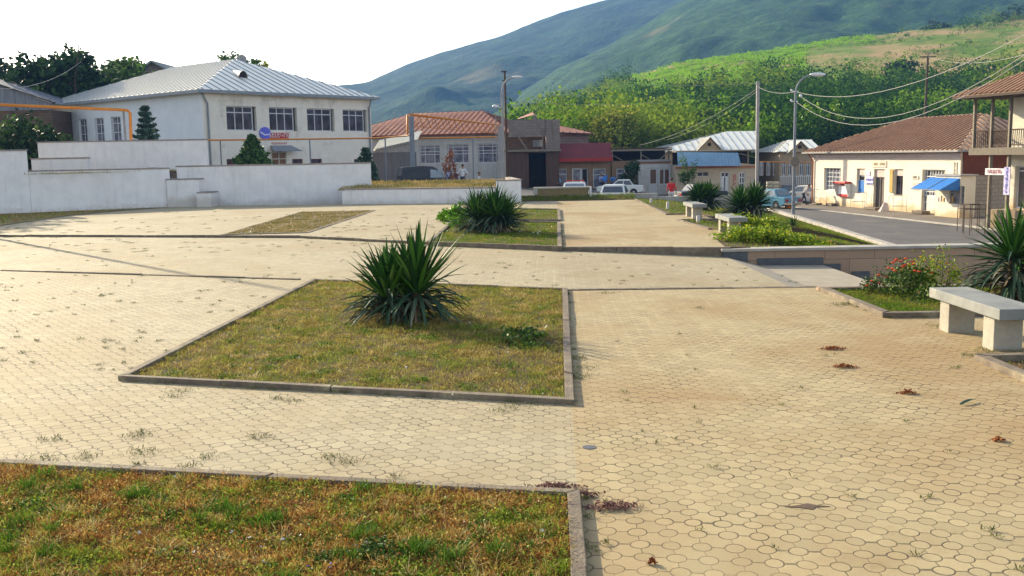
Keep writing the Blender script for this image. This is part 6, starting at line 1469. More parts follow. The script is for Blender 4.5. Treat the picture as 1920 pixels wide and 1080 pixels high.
g3 = thing('gas_pipe', 'lower yellow gas pipe under the eave of the red roofed building', 'gas pipe', (-5, 88, -1)); e0, e1_ = aty(770, 259.5, 90), aty(932, 257, 90); mb = MB(); mb.tube([e0, e1_], .07, 8); mb.build('pipe', M['orange_pipe'], g3); mb = MB(); e = aty(886, 258, 90); mb.cyl((e.x, 90, -1.2), (e.x, 90, e.z), .07); mb.build('support_post', M['grey_steel'], g3)
g4 = aty(1424, 303, 101); g5 = aty(1525, 305, 100); mb = MB(); mb.tube([g4, g5], .06, 6); mb.build('gas_pipe', M['orange_pipe'], None, 'thin orange gas pipe across the front of the beige house', 'gas pipe')
# lamp pole outside the frame whose shadow crosses the paving
sx_, sy_ = -3.4 - .66 * 22, 15.6 + .75 * 22
mb = MB(); mb.tube([(sx_, sy_, 0), (sx_, sy_, 8.6)], [.10, .06], 10); mb.build('utility_pole', M['conc_pole'], None, 'pole beyond the left edge casting the long thin shadow over the paving', 'pole')
# ------------------------------------------------------------------ cars
M['car_white'] = pm('car_paint_white', (.72, .71, .66), (.66, .65, .60), 2, .25, spec=.5)
M['car_blue'] = pm('car_paint_light_blue', (.10, .26, .36), (.08, .22, .31), 2, .25, spec=.5)
M['car_dark'] = pm('car_paint_dark', (.045, .05, .06), (.035, .04, .05), 2, .5, spec=.3)
M['car_green'] = pm('canvas_dark_grey_green', (.05, .055, .06), (.035, .04, .045), 3, .7)
M['tyre'] = pm('tyre_rubber', (.02, .02, .02), (.03, .03, .03), 10, .85)
M['chrome'] = pm('chrome', (.55, .55, .55), (.45, .45, .45), 5, .2, metal=.9)
M['carglass'] = pm('car_glass', (.05, .06, .07), (.08, .09, .10), 1.5, .06, spec=.8)
M['carglass_reflecting'] = pm('car_glass_reflecting', (.22, .25, .27), (.14, .16, .18), 1.5, .06, spec=.8)  # same car glass with the reflected light painted into its colour
M['tail'] = pm('tail_lamp_red', (.45, .03, .02), (.35, .02, .02), 8, .3)
M['lampglass'] = pm('headlamp_glass', (.6, .6, .55), (.5, .5, .5), 8, .15)
def sedan(name, label, x, y, z, rz, paint, glass='carglass', rack=False, group=None, hood_open=False):
    """three-box saloon, front towards local +x"""
    t = thing(name, label, 'car', (0, 0, 0), 0, group)
    L, W = 2.05, .80
    prof = [(-L, .42), (-L - .02, .62), (-L + .02, .88), (-1.25, .94), (.75, .94), (1.95, .86), (L, .78), (L + .02, .45), (L - .1, .32)]
    def arch(cx, r=.34, n=8): return [(cx + r * math.cos(a), .30 + r * math.sin(a)) for a in [math.pi * k / n for k in range(n + 1)]]
    low = [(1.60, .27)] + arch(1.25) + [(.9, .25), (-.85, .25)] + arch(-1.2) + [(-1.6, .27)]
    ring = prof + low
    vs = []; n = len(ring)
    for (yy, k) in ((-W, 1), (-W + .07, 1.0), (W - .07, 1), (W, 1)):
        for (px, pz) in ring:
            edge = abs(yy) == W
            vs.append((px * (.985 if edge else 1), yy, pz - (.03 if edge and pz > .8 else 0)))
    fs = [tuple(range(n)), tuple(range(3 * n, 4 * n))[::-1]]
    for j in range(3): fs += [(j * n + (i + 1) % n, j * n + i, (j + 1) * n + i, (j + 1) * n + (i + 1) % n) for i in range(n)]
    mb = MB(); mb.add(vs, fs); mb.build('body', M[paint], t, bevel=.02)
    # cabin
    bz, tz = .925, 1.38
    b = [(-1.22, -.74), (.78, -.74), (.78, .74), (-1.22, .74)]; q = [(-.86, -.60), (.22, -.60), (.22, .60), (-.86, .60)]
    mb = MB(); mb.add([(*p, bz) for p in b] + [(*p, tz) for p in q] + [(p[0] * .92 - .03, p[1] * .88, tz + .05) for p in q], [(0, 1, 5, 4), (1, 2, 6, 5), (2, 3, 7, 6), (3, 0, 4, 7), (4, 5, 9, 8), (5, 6, 10, 9), (6, 7, 11, 10), (7, 4, 8, 11), (8, 9, 10, 11)])
    mb.build('roof', M[paint], t, bevel=.03)
    def pane(nm, i, j, a0, a1, h0, h1, k=.016):
        B0, B1, T0, T1 = V((*b[i], bz)), V((*b[j], bz)), V((*q[i], tz)), V((*q[j], tz))
        nrm_ = (B1 - B0).cross(T0 - B0).normalized() * k
        P = lambda u, v_: B0.lerp(B1, u).lerp(T0.lerp(T1, u), v_) + nrm_
        mb = MB(); mb.quad(P(a0, h0), P(a1, h0), P(a1, h1), P(a0, h1)); return mb.build(nm, M[glass], t)
    pane('rear_side_window', 0, 1, .06, .46, .10, .88); pane('front_side_window', 0, 1, .51, .92, .10, .88); pane('windscreen', 1, 2, .07, .93, .12, .9)
    pane('front_side_window', 2, 3, .08, .49, .10, .88); pane('rear_side_window', 2, 3, .54, .94, .10, .88); pane('rear_window', 3, 0, .08, .92, .14, .88)
    for cx in (1.25, -1.2):
        for s in (-1, 1):
            mb = MB(); mb.cyl((cx, s * (W - .16), .30), (cx, s * (W - .0), .30), .295, n=18); w_ = mb.build('wheel', M['tyre'], t)
            mb = MB(); mb.cyl((cx, s * (W - .05), .30), (cx, s * (W + .015), .30), .165, .14, n=14); mb.build('rim', M['chrome'], w_)
    for s in (-1, 1):
        mb = MB(); mb.cyl((L - .02, s * .56, .66), (L + .045, s * .56, .66), .10, n=12); mb.build('headlight', M['lampglass'], t)
        mb = MB(); mb.b2((-L - .035, s * .46, .58), (-L + .02, s * .74, .76)); mb.build('tail_light', M['tail'], t)
    mb = MB(); mb.b2((L + .0, -.42, .58), (L + .035, .42, .74)); mb.build('grille', M['tyre'], t)
    mb = MB(); mb.b2((L + .0, -.82, .38), (L + .10, .82, .50)); mb.build('front_bumper', M['chrome'], t); mb = MB(); mb.b2((-L - .12, -.82, .38), (-L - .0, .82, .50)); mb.build('rear_bumper', M['chrome'], t)
    mb = MB(); mb.b2((-L - .13, -.26, .50), (-L - .06, .26, .61)); mb.build('number_plate', M['white'], t)
    if rack:
        mb = MB()
        for s in (-.5, .5): mb.bar((-.75, s, 1.52), (.1, s, 1.52), .03)
        for xx in (-.75, -.45, -.15, .1):
            mb.bar((xx, -.5, 1.52), (xx, .5, 1.52), .025)
            for s in (-.5, .5): mb.bar((xx, s, 1.40), (xx, s, 1.52), .02)
        mb.build('roof_rack', M['red'], t)
    t.location = (x, y, z); t.rotation_euler = (0, 0, rz); return t
gc = 'white saloon cars parked on the street'
x = aty(1081, 342, 57).x; sedan('parked_car', 'white car with a roof rack facing the plaza behind the parapet wall', x, 58.5, aty(1081, 342.5, 57).z - 1.44, R(-96), 'car_white', 'carglass_reflecting', rack=True)
x = aty(1158, 346, 56.5).x; sedan('parked_car', 'white car seen from behind at the right of the parapet wall', x, 58, aty(1158, 346, 57).z - 1.44, R(78), 'car_white', 'carglass')
x = aty(1163, 340, 88.5).x; sedan('parked_car', 'white car standing side on before the maroon roofed shop', x, 88.5, aty(1163, 336.5, 88).z - 1.44, R(172), 'car_white', 'carglass')
p = aty(1458, 392, 70.5); sedan('parked_car', 'light blue car parked at the roadside seen from behind', p.x - .1, 71.5, -2.03, R(118), 'car_blue', 'carglass_reflecting')
p = aty(1484, 380, 80); sedan('parked_car', 'dark green car with white roof edge behind the street lamp pole', p.x, 80, -2.05, R(60), 'car_dark', 'carglass')
p = aty(1506, 384, 77); sedan('parked_car', 'white car behind the walking person near the corner of the long house', p.x + .3, 78.5, -2.05, R(150), 'car_white', 'carglass_reflecting')
p = aty(1278, 372, 76); sedan('parked_car', 'dark blue car partly hidden behind the left dark yucca', p.x + 1.6, 77, -1.75, R(20), 'car_dark', 'carglass')
# off-road car with canvas top
def offroad(label, x, y, z, rz):
    t = thing('offroad_car', label, 'off-road car', (0, 0, 0), 0)
    W = .86
    mb = MB(); mb.prism([(-1.95, -W), (1.95, -W + .08), (1.95, W - .08), (-1.95, W)], [.55] * 4, [1.12, 1.05, 1.05, 1.12]); mb.build('body', M['car_green'], t, bevel=.05)
    ring = [(-1.95, 1.10), (-2.0, 1.35), (-1.85, 1.92), (-.6, 1.98), (.15, 1.93), (.62, 1.70), (.86, 1.12)]
    n = len(ring); vs = [(a, s * (W - .03 - (.14 if b > 1.5 else 0)), b) for s in (-1, 1) for a, b in ring]
    fs = [tuple(range(n)), tuple(range(n, 2 * n))[::-1]] + [(i + 1 if i + 1 < n else 0, i, n + i, n + (i + 1 if i + 1 < n else 0)) for i in range(n)]
    mb = MB(); mb.add(vs, fs); mb.build('canvas_top', M['car_green'], t, bevel=.06)
    for s in (-1, 1):
        for (a0, a1) in ((-.05, .38), (.43, .68)):
            mb = MB(); mb.quad((a0 - .02, s * (W - .015), 1.2), (a1 + .12, s * (W - .015), 1.2), (a1, s * (W - .125), 1.70), (a0 + .02, s * (W - .125), 1.74)); mb.build('side_window', M['carglass_reflecting'], t)
        mb = MB(); mb.cyl((1.97, s * .5, .88), (2.0, s * .5, .88), .11, n=12); mb.build('headlight', M['lampglass'], t)
        for cx in (1.3, -1.2): mb = MB(); mb.cyl((cx, s * (W - .2), .38), (cx, s * (W + .02), .38), .38, n=18); w_ = mb.build('wheel', M['tyre'], t); mb = MB(); mb.cyl((cx, s * (W - .02), .38), (cx, s * (W + .035), .38), .2, n=12); mb.build('rim', M['grey_steel'], w_)
    mb = MB(); mb.quad((.67, -.66, 1.66), (.67, .66, 1.66), (.85, .72, 1.2), (.85, -.72, 1.2)); q_ = mb.build('windscreen', M['carglass_reflecting'], t)
    for v_ in q_.data.vertices: v_.co.x += .03
    t.location = (x, y, z); t.rotation_euler = (0, 0, rz)
p = aty(797, 311, 66); offroad('dark off-road car with a canvas top behind the dry grass mound', p.x + .2, 66, p.z - 1.97, R(18))

# ------------------------------------------------------------------ people
SK = {n: pm('cloth_' + n, c, tuple(x * .8 for x in c), 14, .85) for n, c in dict(skin=(.36, .20, .13), hair=(.03, .022, .018), red=(.60, .03, .03), white=(.72, .72, .72), beige=(.42, .38, .35), greywhite=(.58, .57, .56), dark=(.035, .03, .045), navy=(.05, .055, .10), lightblue=(.20, .45, .62), blue=(.10, .28, .66), purple=(.09, .06, .16), paleblue=(.38, .42, .60), black=(.02, .02, .02)).items()}
def capsule(mb, p, q, r0, r1, flat=(1, 1)):
    """closed tapered capsule"""
    p, q = V(p), V(q); d = q - p; L = d.length
    d = d / L if L > 1e-6 else V((0, 0, 1))
    ref = V((0, 1, 0)) if abs(d.y) < .9 else V((1, 0, 0)); x = d.cross(ref).normalized(); y = x.cross(d).normalized()
    n, m = 10, 4; rings = []
    for i in range(m): a = -math.pi / 2 + (i + .5) / m * math.pi / 2; rings.append((p + d * (r0 * math.sin(a)), r0 * math.cos(a)))
    for i in range(m): a = (i + .5) / m * math.pi / 2; rings.append((q + d * (r1 * math.sin(a)), r1 * math.cos(a)))
    vs = [c + (x * math.cos(2 * math.pi * k / n) * flat[0] + y * math.sin(2 * math.pi * k / n) * flat[1]) * r for c, r in rings for k in range(n)]
    fs = [(i * n + k, i * n + (k + 1) % n, (i + 1) * n + (k + 1) % n, (i + 1) * n + k) for i in range(2 * m - 1) for k in range(n)]
    fs += [tuple(range(n))[::-1], tuple(range((2 * m - 1) * n, 2 * m * n))]
    mb.add(vs, fs)
def person(label, loc, rz, J, cols, scale=1.0, hat=None, long_hair=False):
    """J: joint positions (front = local -y, x = the person's left seen from the front); cols: top, bottom, shoe, sleeve"""
    D = dict(pel=(0, 0, .93), che=(0, .0, 1.30), nek=(0, .0, 1.47), hed=(0, -.02, 1.60),
             shL=(.17, 0, 1.41), elL=(.23, .02, 1.14), wrL=(.24, -.05, .90), shR=(-.17, 0, 1.41), elR=(-.23, .02, 1.14), wrR=(-.24, -.05, .90),
             hiL=(.09, 0, .90), knL=(.10, -.02, .50), anL=(.11, .02, .09), hiR=(-.09, 0, .90), knR=(-.10, -.02, .50), anR=(-.11, .02, .09))
    D.update(J); D = {k: V(v) for k, v in D.items()}
    top, bot, shoe, slv = cols
    mb = MB(); segs = []
    def cap(a, b, r0, r1, m, flat=(1, 1)): capsule(mb, a, b, r0, r1, flat); segs.append((V(a), V(b), max(r0, r1), m))
    cap(D['pel'], D['che'].lerp(D['pel'], .35), .135, .125, 1, (1.12, .8)); cap(D['che'].lerp(D['pel'], .4), D['che'], .13, .15, 1, (1.15, .78)); cap(D['shL'], D['shR'], .068, .068, 1)
    cap(D['pel'] + V((0, 0, -.04)), D['pel'] + V((0, 0, .0)), .14, .14, 2, (1.1, .85))
    hd = D['hed']; up = (hd - D['nek']).normalized()
    cap(D['nek'] - up * .04, hd - up * .02, .055, .055, 0)
    fwd = V((0, -1, 0)); fwd = (fwd - up * fwd.dot(up)).normalized()
    cap(hd + up * .02, hd + up * .10, .082, .092, 0, (.9, 1.08)); cap(hd - up * .035 + fwd * .02, hd, .055, .07, 0)
    cap(hd + fwd * .09 + up * .0, hd + fwd * .085 + up * .05, .016, .010, 0)
    sd = up.cross(fwd)
    for s in (-1, 1): cap(hd + sd * s * .085, hd + sd * s * .088 + up * .04, .014, .016, 0)
    for s in 'LR':
        cap(D['sh' + s], D['el' + s], .056, .045, 1 if slv != 'none' else 0); cap(D['el' + s], D['wr' + s], .042, .029, 1 if slv == 'long' else 0)
        a, b = D['el' + s], D['wr' + s]; d = (b - a).normalized(); sx = 1 if s == 'L' else -1
        side = d.cross(V((sx, 0, .2))).normalized()
        pm_ = b + d * .075; cap(b, pm_, .028, .036, 0, (1, .6))
        for i, fl in enumerate((.055, .070, .066, .050)):
            o = side * ((i - 1.5) * .021); k1 = pm_ + o + d * (.025 + fl * .5); k2 = k1 + (d * .8 + V((-sx * .4, 0, 0))).normalized() * fl * .6
            cap(pm_ + o, k1, .0105, .0095, 0); cap(k1, k2, .0095, .008, 0)
        cap(b + d * .02, b + d * .05 - side * .055, .014, .010, 0)
        cap(D['hi' + s], D['kn' + s], .090, .060, 2); cap(D['kn' + s], D['an' + s], .058, .042, 2)
        an = D['an' + s]; cap(an + V((0, .04, -.045)), an + V((0, -.16, -.055)), .042, .036, 3, (1, .9))
    tmp = mb.build('tmp', SK['skin']); md = tmp.modifiers.new('r', 'REMESH'); md.mode = 'VOXEL'; md.voxel_size = .0125
    sm = tmp.modifiers.new('s', 'SMOOTH'); sm.factor = .5; sm.iterations = 2
    dg = bpy.context.evaluated_depsgraph_get(); dg.update(); me = bpy.data.meshes.new_from_object(tmp.evaluated_get(dg)); me.name = 'person'
    bpy.data.objects.remove(tmp)
    me.materials.clear()
    for m_ in (SK['skin'], SK[top], SK[bot], SK[shoe]): me.materials.append(m_)
    co = np.empty(len(me.vertices) * 3); me.vertices.foreach_get('co', co); co = co.reshape(-1, 3)
    best = np.full(len(co), 1e9); lab = np.zeros(len(co), int)
    for a, b, r_, m_ in segs:
        a_, d_ = np.array(a), np.array(b - a); t_ = np.clip(((co - a_) @ d_) / max(1e-9, d_ @ d_), 0, 1)
        dist = np.linalg.norm(co - a_ - t_[:, None] * d_, axis=1) - r_ ; k_ = dist < best; best[k_] = dist[k_]; lab[k_] = m_
    ln = np.empty(len(me.polygons), int); me.polygons.foreach_get('loop_start', ln); vi = np.empty(len(me.loops), int); me.loops.foreach_get('vertex_index', vi)
    me.polygons.foreach_set('material_index', lab[vi[ln]].astype(np.int32)); me.polygons.foreach_set('use_smooth', np.ones(len(me.polygons), bool)); me.update()
    o = bpy.data.objects.new('person', me); col.objects.link(o); tag(o, label, 'person')
    INV[o] = Matrix.Identity(4)
    h = MB(); h.smooth = True
    c = hd + up * .075 - fwd * .018
    vs = []; n, m = 14, 8
    M3 = Matrix((sd, -fwd, up)).transposed()
    for j in range(m + 1):
        th = math.pi * .60 * j / m
        for k in range(n):
            a = 2 * math.pi * k / n; v_ = V((math.sin(th) * math.cos(a) * .094, math.sin(th) * math.sin(a) * .108, math.cos(th) * .108))
            if math.sin(a) < -.2 and th > 1.05: v_ = V((math.sin(1.05) * math.cos(a) * .094, math.sin(1.05) * math.sin(a) * .108, math.cos(1.05) * .108))
            vs.append(c + M3 @ v_)
    h.add(vs, [(j * n + k, (j + 1) * n + k, (j + 1) * n + (k + 1) % n, j * n + (k + 1) % n) for j in range(m) for k in range(n)])
    h.build('hair', SK[hat] if hat else SK['hair'], o)
    for s in (-1, 1): e = MB(); e.ball(hd + fwd * .083 + sd * s * .032 + up * .05, .010, 6, 4); e.build('eye', SK['black'], o)
    e = MB(); e.ball(hd + fwd * .083 - up * .015, .018, 8, 4, (1, .4, .35)); e.build('mouth', SK['red'] if False else pm('lips', (.28, .10, .08)), o)
    o.location = loc; o.rotation_euler = (0, 0, rz); o.scale = (scale,) * 3
    return o
def place(px, py_head, y, height=1.72): p = aty(px, py_head, y); return (p.x, y, p.z - height)
SIT = lambda dz=0.45, lean=.0: dict(pel=(0, .05, dz + .10), che=(0, .02 - lean, dz + .50), nek=(0, -.02 - lean, dz + .66), hed=(0, -.05 - lean * 1.1, dz + .79), shL=(.17, -lean, dz + .60), shR=(-.17, -lean, dz + .60), elL=(.24, -.16 - lean, dz + .36), wrL=(.15, -.38 - lean * .5, dz + .26), elR=(-.24, -.16 - lean, dz + .36), wrR=(-.15, -.38 - lean * .5, dz + .26),
       hiL=(.09, .02, dz + .08), knL=(.14, -.42, dz + .06), anL=(.14, -.40, .09), hiR=(-.09, .02, dz + .08), knR=(-.14, -.42, dz + .06), anR=(-.14, -.36, .09))
person('person in a red shirt and pale grey trousers walking away towards the white shop', place(1259, 335, 60, 1.74), R(188), dict(elL=(.27, .04, 1.15), wrL=(.27, -.08, .92), elR=(-.26, .05, 1.14), wrR=(-.30, -.02, .90), knL=(.10, -.12, .51), anL=(.11, .0, .09), anR=(-.11, .12, .11)), ('red', 'greywhite', 'dark', 'short'))
person('bent person in pale shirt and dark trousers striding with a walking stick', (*P2(aty(1506, 386, 75.2)), -1.99), R(100), dict(pel=(0, .0, .84), che=(0, -.20, 1.14), nek=(0, -.30, 1.28), hed=(0, -.40, 1.37), shL=(.17, -.24, 1.26), shR=(-.17, -.24, 1.26), elL=(.22, -.22, .98), wrL=(.22, -.42, .84), elR=(-.22, -.10, .98), wrR=(-.22, -.22, .78), hiL=(.09, 0, .82), hiR=(-.09, 0, .82), knL=(.1, -.22, .48), anL=(.1, -.30, .10), knR=(-.1, .10, .46), anR=(-.1, .38, .12)), ('beige', 'dark', 'black', 'short'))
sp = aty(1506, 386, 75.2); mb = MB(); mb.tube([(sp.x + .45, sp.y + .22, -1.2), (sp.x - .95, sp.y + .22, -1.97)], .014, 6); mb.build('walking_stick', M['wood_dark'], None, 'thin walking stick held by the bent person', 'stick')
HANDS = dict(elL=(.36, .10, 1.18), wrL=(.16, .06, 1.0), elR=(-.36, .10, 1.18), wrR=(-.16, .06, 1.0))
person('person in a white shirt with hands on hips right of the off-road car', place(867, 309, 68, 1.74), R(165), HANDS, ('white', 'navy', 'dark', 'short'))
person('person in a pale blue shirt sitting by the front of the off-road car', place(840, 317, 68, 1.30), R(60), SIT(.45, .06), ('paleblue', 'navy', 'dark', 'short'))
person('person in dark purple sitting left of the one with hands on hips', place(855, 320, 69, 1.30), R(-40), SIT(.45, .05), ('purple', 'dark', 'dark', 'long'))
person('person in a grey top sitting low to the right of the white shirted one', place(896, 325, 70, 1.28), R(70), SIT(.42, .05), ('greywhite', 'navy', 'dark', 'short'))
person('person in a light blue shirt sitting under the left window of the brown shop', place(1046, 331, 92.3, 1.30), R(10), SIT(.45, .0), ('lightblue', 'dark', 'dark', 'short'))
person('person in a striped looking pale blue shirt sitting behind the side-on white car', place(1127, 327, 92, 1.55), R(15), SIT(.7, .04), ('paleblue', 'navy', 'dark', 'short'))
person('person in a bright blue shirt standing behind the roof of the side-on white car', place(1150, 328, 92, 1.50), R(-20), SIT(.65, .05), ('blue', 'dark', 'dark', 'short'))
person('dark haired person standing in the shade of the shrub by the shops', place(1171, 330, 92.6, 1.45), R(-30), SIT(.6, .02), ('beige', 'dark', 'dark', 'short'))
# seats they use
for (px, py, y, h, lbl) in [(840, 317, 68, 1.30, 'low dark stool under the person in a pale blue shirt'), (855, 320, 69, 1.30, 'low dark stool under the person in purple'), (896, 325, 70, 1.28, 'low dark stool under the person in grey'), (1046, 331, 92.3, 1.30, 'stool under the person at the left shop window'), (1127, 327, 92, 1.55, 'high seat under the person in the striped looking shirt'), (1150, 328, 92, 1.50, 'high seat under the person in the bright blue shirt'), (1171, 330, 92.6, 1.45, 'high seat under the person by the shrub')]:
    b = place(px, py, y, h); sz_ = h - .85 + .0; mb = MB(); mb.box((b[0], b[1] + .02, b[2] + sz_ - .03), (.34, .34, .04)); t = thing('stool', lbl, 'stool', b); mb.build('seat', M['wood_dark'], t)
    for sx in (-1, 1):
        for sy in (-1, 1): mb = MB(); mb.bar((b[0] + sx * .14, b[1] + .02 + sy * .14, b[2] - .3), (b[0] + sx * .13, b[1] + .02 + sy * .13, b[2] + sz_ - .051), .03); mb.build('leg', M['wood_dark'], t)
# parasol, orange barrel
p = aty(1138, 333, 91.5); t = thing('folded_parasol', 'small bright blue parasol between the two seated people at the shop', 'parasol', (p.x, 91.5, -1.4)); mb = MB(); mb.cyl((p.x, 91.5, -1.5), (p.x, 91.5, p.z + .2), .02); mb.build('pole', M['grey_steel'], t)
mb = MB(); mb.tube([(p.x - .28, 91.5, p.z - .25), (p.x + .02, 91.5, p.z + .22)], [.32, .03], 8, False); mb.build('canopy', M['blue'], t)
p = aty(1477, 394.5, 70.5); t = thing('orange_barrel', 'bright orange barrel standing at the roadside behind the blue car', 'barrel', (p.x, p.y, p.z)); mb = MB(); x_, y_ = p.x, p.y
mb.tube([(x_, y_, -2.05), (x_, y_, -1.8), (x_, y_, -1.4)], [.19, .21, .20], 16); mb.build('barrel_body', pm('orange_plastic', (.80, .30, .01), (.7, .25, .01), 6, .4), t); mb = MB(); mb.tube([(x_, y_, -1.4), (x_, y_, -1.33)], [.215, .20], 16); mb.build('lid', M['white'], t)
# ------------------------------------------------------------------ hills
from mathutils import noise as mn
RIDGE1 = [(300, 285), (800, 262), (980, 226), (1010, 212), (1100, 186), (1160, 152), (1220, 136), (1270, 121), (1340, 108), (1430, 97), (1520, 82), (1590, 72), (1650, 66), (1700, 58), (1770, 50), (1860, 40), (1920, 30), (2200, -10), (2700, -40)]
RIDGE2 = [(200, 300), (700, 285), (820, 258), (900, 226), (960, 192), (1030, 148), (1050, 133), (1135, 92), (1200, 55), (1270, 10), (1400, -50), (1900, -190), (2700, -240)]
RIDGE3 = [(-200, 300), (300, 235), (560, 178), (650, 159), (700, 155), (760, 131), (830, 102), (900, 80), (960, 62), (1040, 38), (1100, 18), (1160, 0), (1400, -80), (1900, -210), (2700, -260)]
def rz(L, px, D):
    py = float(np.interp(px, [a for a, _ in L], [b for _, b in L]))
    return aty(px, py, D).z
def surf(name, L, r0, D, z0, pw, namp, nscale, mat, pxs, nt, kind='structure', back=.35, **kw):
    vs = []; K = len(pxs); ts = [i / nt for i in range(nt + 1)] + [1 + back * j / 5 for j in range(1, 6)]
    for t in ts:
        for px in pxs:
            zr = rz(L, px, D); r = r0 + (D - r0) * t; x = (px - 960) / F_PX * r
            z = z0 + (zr - z0) * (t ** pw if t <= 1 else 1 - ((t - 1) / back) ** 1.5 * .5)
            n = mn.fractal(V((x / nscale, r / nscale, 3.3)), .9, 2.1, 5)
            ridg = 1 - abs(mn.noise(V((x / nscale / 1.3 + r / nscale * .5, r / nscale / 3, 7.7)))) * 2
            z += namp * (n * .6 + ridg * .5) * min(1, t * 3) * (max(0, 1 - abs(t - 1) * 1.2) * -.75 + 1)
            vs.append((x, r, z))
    fs = [(j * K + i, j * K + i + 1, (j + 1) * K + i + 1, (j + 1) * K + i) for j in range(len(ts) - 1) for i in range(K - 1)]
    return npmesh(name, np.array(vs), np.array(fs), mat, smooth=True, kind=kind, **kw), np.array(vs).reshape(len(ts), K, 3)
def hillmat(name, a, b, c, d, s1, s2, bs=.12, bd=6, patch=.62):
    n = NT(name)
    g = n.ramp(n.noise(s2, 6, .85), [(.36, a), (.5, b), (.62, c)])
    f = n.ramp(n.noise(s1, 5, .65), [(patch, 0.), (patch + .1, 1.)])
    col_ = n.mix(f, g, d)
    n.bump(n.noise(bs, 6, .75), 1.0, bd)
    return n.out(col_, .95, .1)
M['hill3'] = hillmat('forest_far', (.006, .028, .010), (.016, .055, .016), (.04, .095, .024), (.14, .13, .05), .0045, .03, .05, 9, .64)
M['hill2'] = hillmat('forest_spur', (.009, .036, .007), (.025, .075, .013), (.06, .125, .022), (.18, .16, .06), .006, .045, .07, 7, .62)
M['hill1'] = hillmat('hillside_ground', (.07, .13, .012), (.14, .22, .02), (.24, .25, .05), (.38, .26, .12), .022, .09, .3, 1.2, .47)
o3, _ = surf('mountain', RIDGE3, 650, 1500, -5, 1.15, 40, 190, M['hill3'], np.linspace(-300, 2700, 260), 90)
o2, _ = surf('mountain_spur', RIDGE2, 420, 1000, -5, 1.1, 26, 120, M['hill2'], np.linspace(500, 2700, 240), 80)
HX = np.linspace(300, 2700, 220)
o1, HV = surf('hillside', RIDGE1, 118, 380, .8, 1.15, 1.6, 28, M['hill1'], HX, 80)
def hillp(px, t):
    i = np.interp(px, HX, np.arange(len(HX))); j = t * 80
    i0 = int(i); j0 = int(j); i1 = min(i0 + 1, len(HX) - 1); j1 = min(j0 + 1, HV.shape[0] - 1); a = i - i0; b = j - j0
    return (HV[j0, i0] * (1 - a) + HV[j0, i1] * a) * (1 - b) + (HV[j1, i0] * (1 - a) + HV[j1, i1] * a) * b
def project(p):
    d = V(p) - CAM; z = d.dot(FW); return 960 + F_PX * d.dot(RT) / z, 540 - F_PX * d.dot(UP) / z
acc = {k: [] for k in ('hd', 'hm', 'hy', 'hb')}
r = random.Random(5)
M['hd'] = leafmat('wood_dark', [(0, (.015, .048, .010)), (.5, (.03, .082, .014)), (1, (.058, .128, .02))], trans=.35, rough=1, spec=.0)
M['hm'] = leafmat('wood_mid', [(0, (.08, .17, .013)), (.5, (.11, .215, .017)), (1, (.15, .26, .023))], trans=.45, rough=1, spec=0.)
M['hy'] = leafmat('wood_yellow', [(0, (.12, .18, .017)), (.5, (.15, .215, .021)), (1, (.20, .26, .033))], trans=.45, rough=1, spec=0.)
M['hb'] = leafmat('wood_bright', [(0, (.16, .30, .01)), (.5, (.22, .42, .015)), (1, (.32, .54, .02))], trans=.45, rough=1, spec=0.)
def crown_pts(P, s, hgt, n, g):
    m = max(3, int(n / 14)); d = g.normal(size=(m, 3)); d /= np.linalg.norm(d, axis=1)[:, None]
    cc = d * g.uniform(.3, .85, (m, 1)) * [s, s, hgt * .5]; k = g.integers(0, m, n)
    p = cc[k] + g.normal(size=(n, 3)) * [s * .22, s * .22, hgt * .13]; p[:, 2] += hgt * .5
    return p + P
g0 = np.random.default_rng(77)
made = 0
for it in range(26000):
    px = r.uniform(960, 2250); t = r.random() ** 1.35 * 1.0
    P = hillp(px, t); qx, qy = project(P)
    ry = float(np.interp(qx, [a for a, _ in RIDGE1], [b for _, b in RIDGE1]))
    dep = qy - ry                                     # how far below the crest the spot lies
    nz = mn.noise(V((P[0] / 30, P[1] / 30, 1.1))); nz2 = mn.noise(V((P[0] / 11, P[1] / 11, 4.1)))
    dry = (1510 < qx < 1960 and 12 < dep < 95 + nz * 40) or (1640 < qx < 1800 and dep < 14)
    dry2 = 1570 < qx < 1680 and 222 < qy < 268
    bright = 1180 < qx < 1650 and dep < 62 - abs(qx - 1400) * .06 and not dry
    if dry or dry2:
        if nz2 + nz < .08 or r.random() < .72: continue
        kind = 'hd' if r.random() < .35 else 'hm'; s = r.uniform(.8, 1.9); h = s * 1.2
    elif bright:
        kind = 'hb' if r.random() < .93 else 'hm'; s = r.uniform(1.0, 2.0); h = s * .6
        if nz2 > .35: kind = 'hm'
    else:
        if nz2 < -.20: continue
        q = nz * 1.3 + nz2 * .5 + r.uniform(-.12, .12) + (.12 if 155 < qy < 235 and qx > 1300 else -.10); kind = 'hd' if q > .0 else ('hm' if q > -.27 else 'hy')
        s = r.uniform(1.0, 2.0) * (2.0 if r.random() < .15 else 1); h = s * r.uniform(1.2, 2.2)
        if qy > 235: s *= 1.1; h *= 1.1
    if r.random() < (.2 if bright else .36): continue
    n = int(np.clip(80 * (190 / P[1]) ** 1.2 * (s / 1.6), 34, 260))
    acc[kind].append((crown_pts(P, s, h, n, g0), np.clip(s * .075 * (P[1] / 200) ** .4, .10, .26)))
    made += 1
print('hill crowns', made)
names = {'hd': ('dark green woods covering the hillside', 'woods'), 'hm': ('mid green woods covering the hillside', 'woods'), 'hy': ('yellowish green trees massed on the lower hillside', 'woods'), 'hb': ('bright green shrubs covering the upper hillside', 'shrubs')}
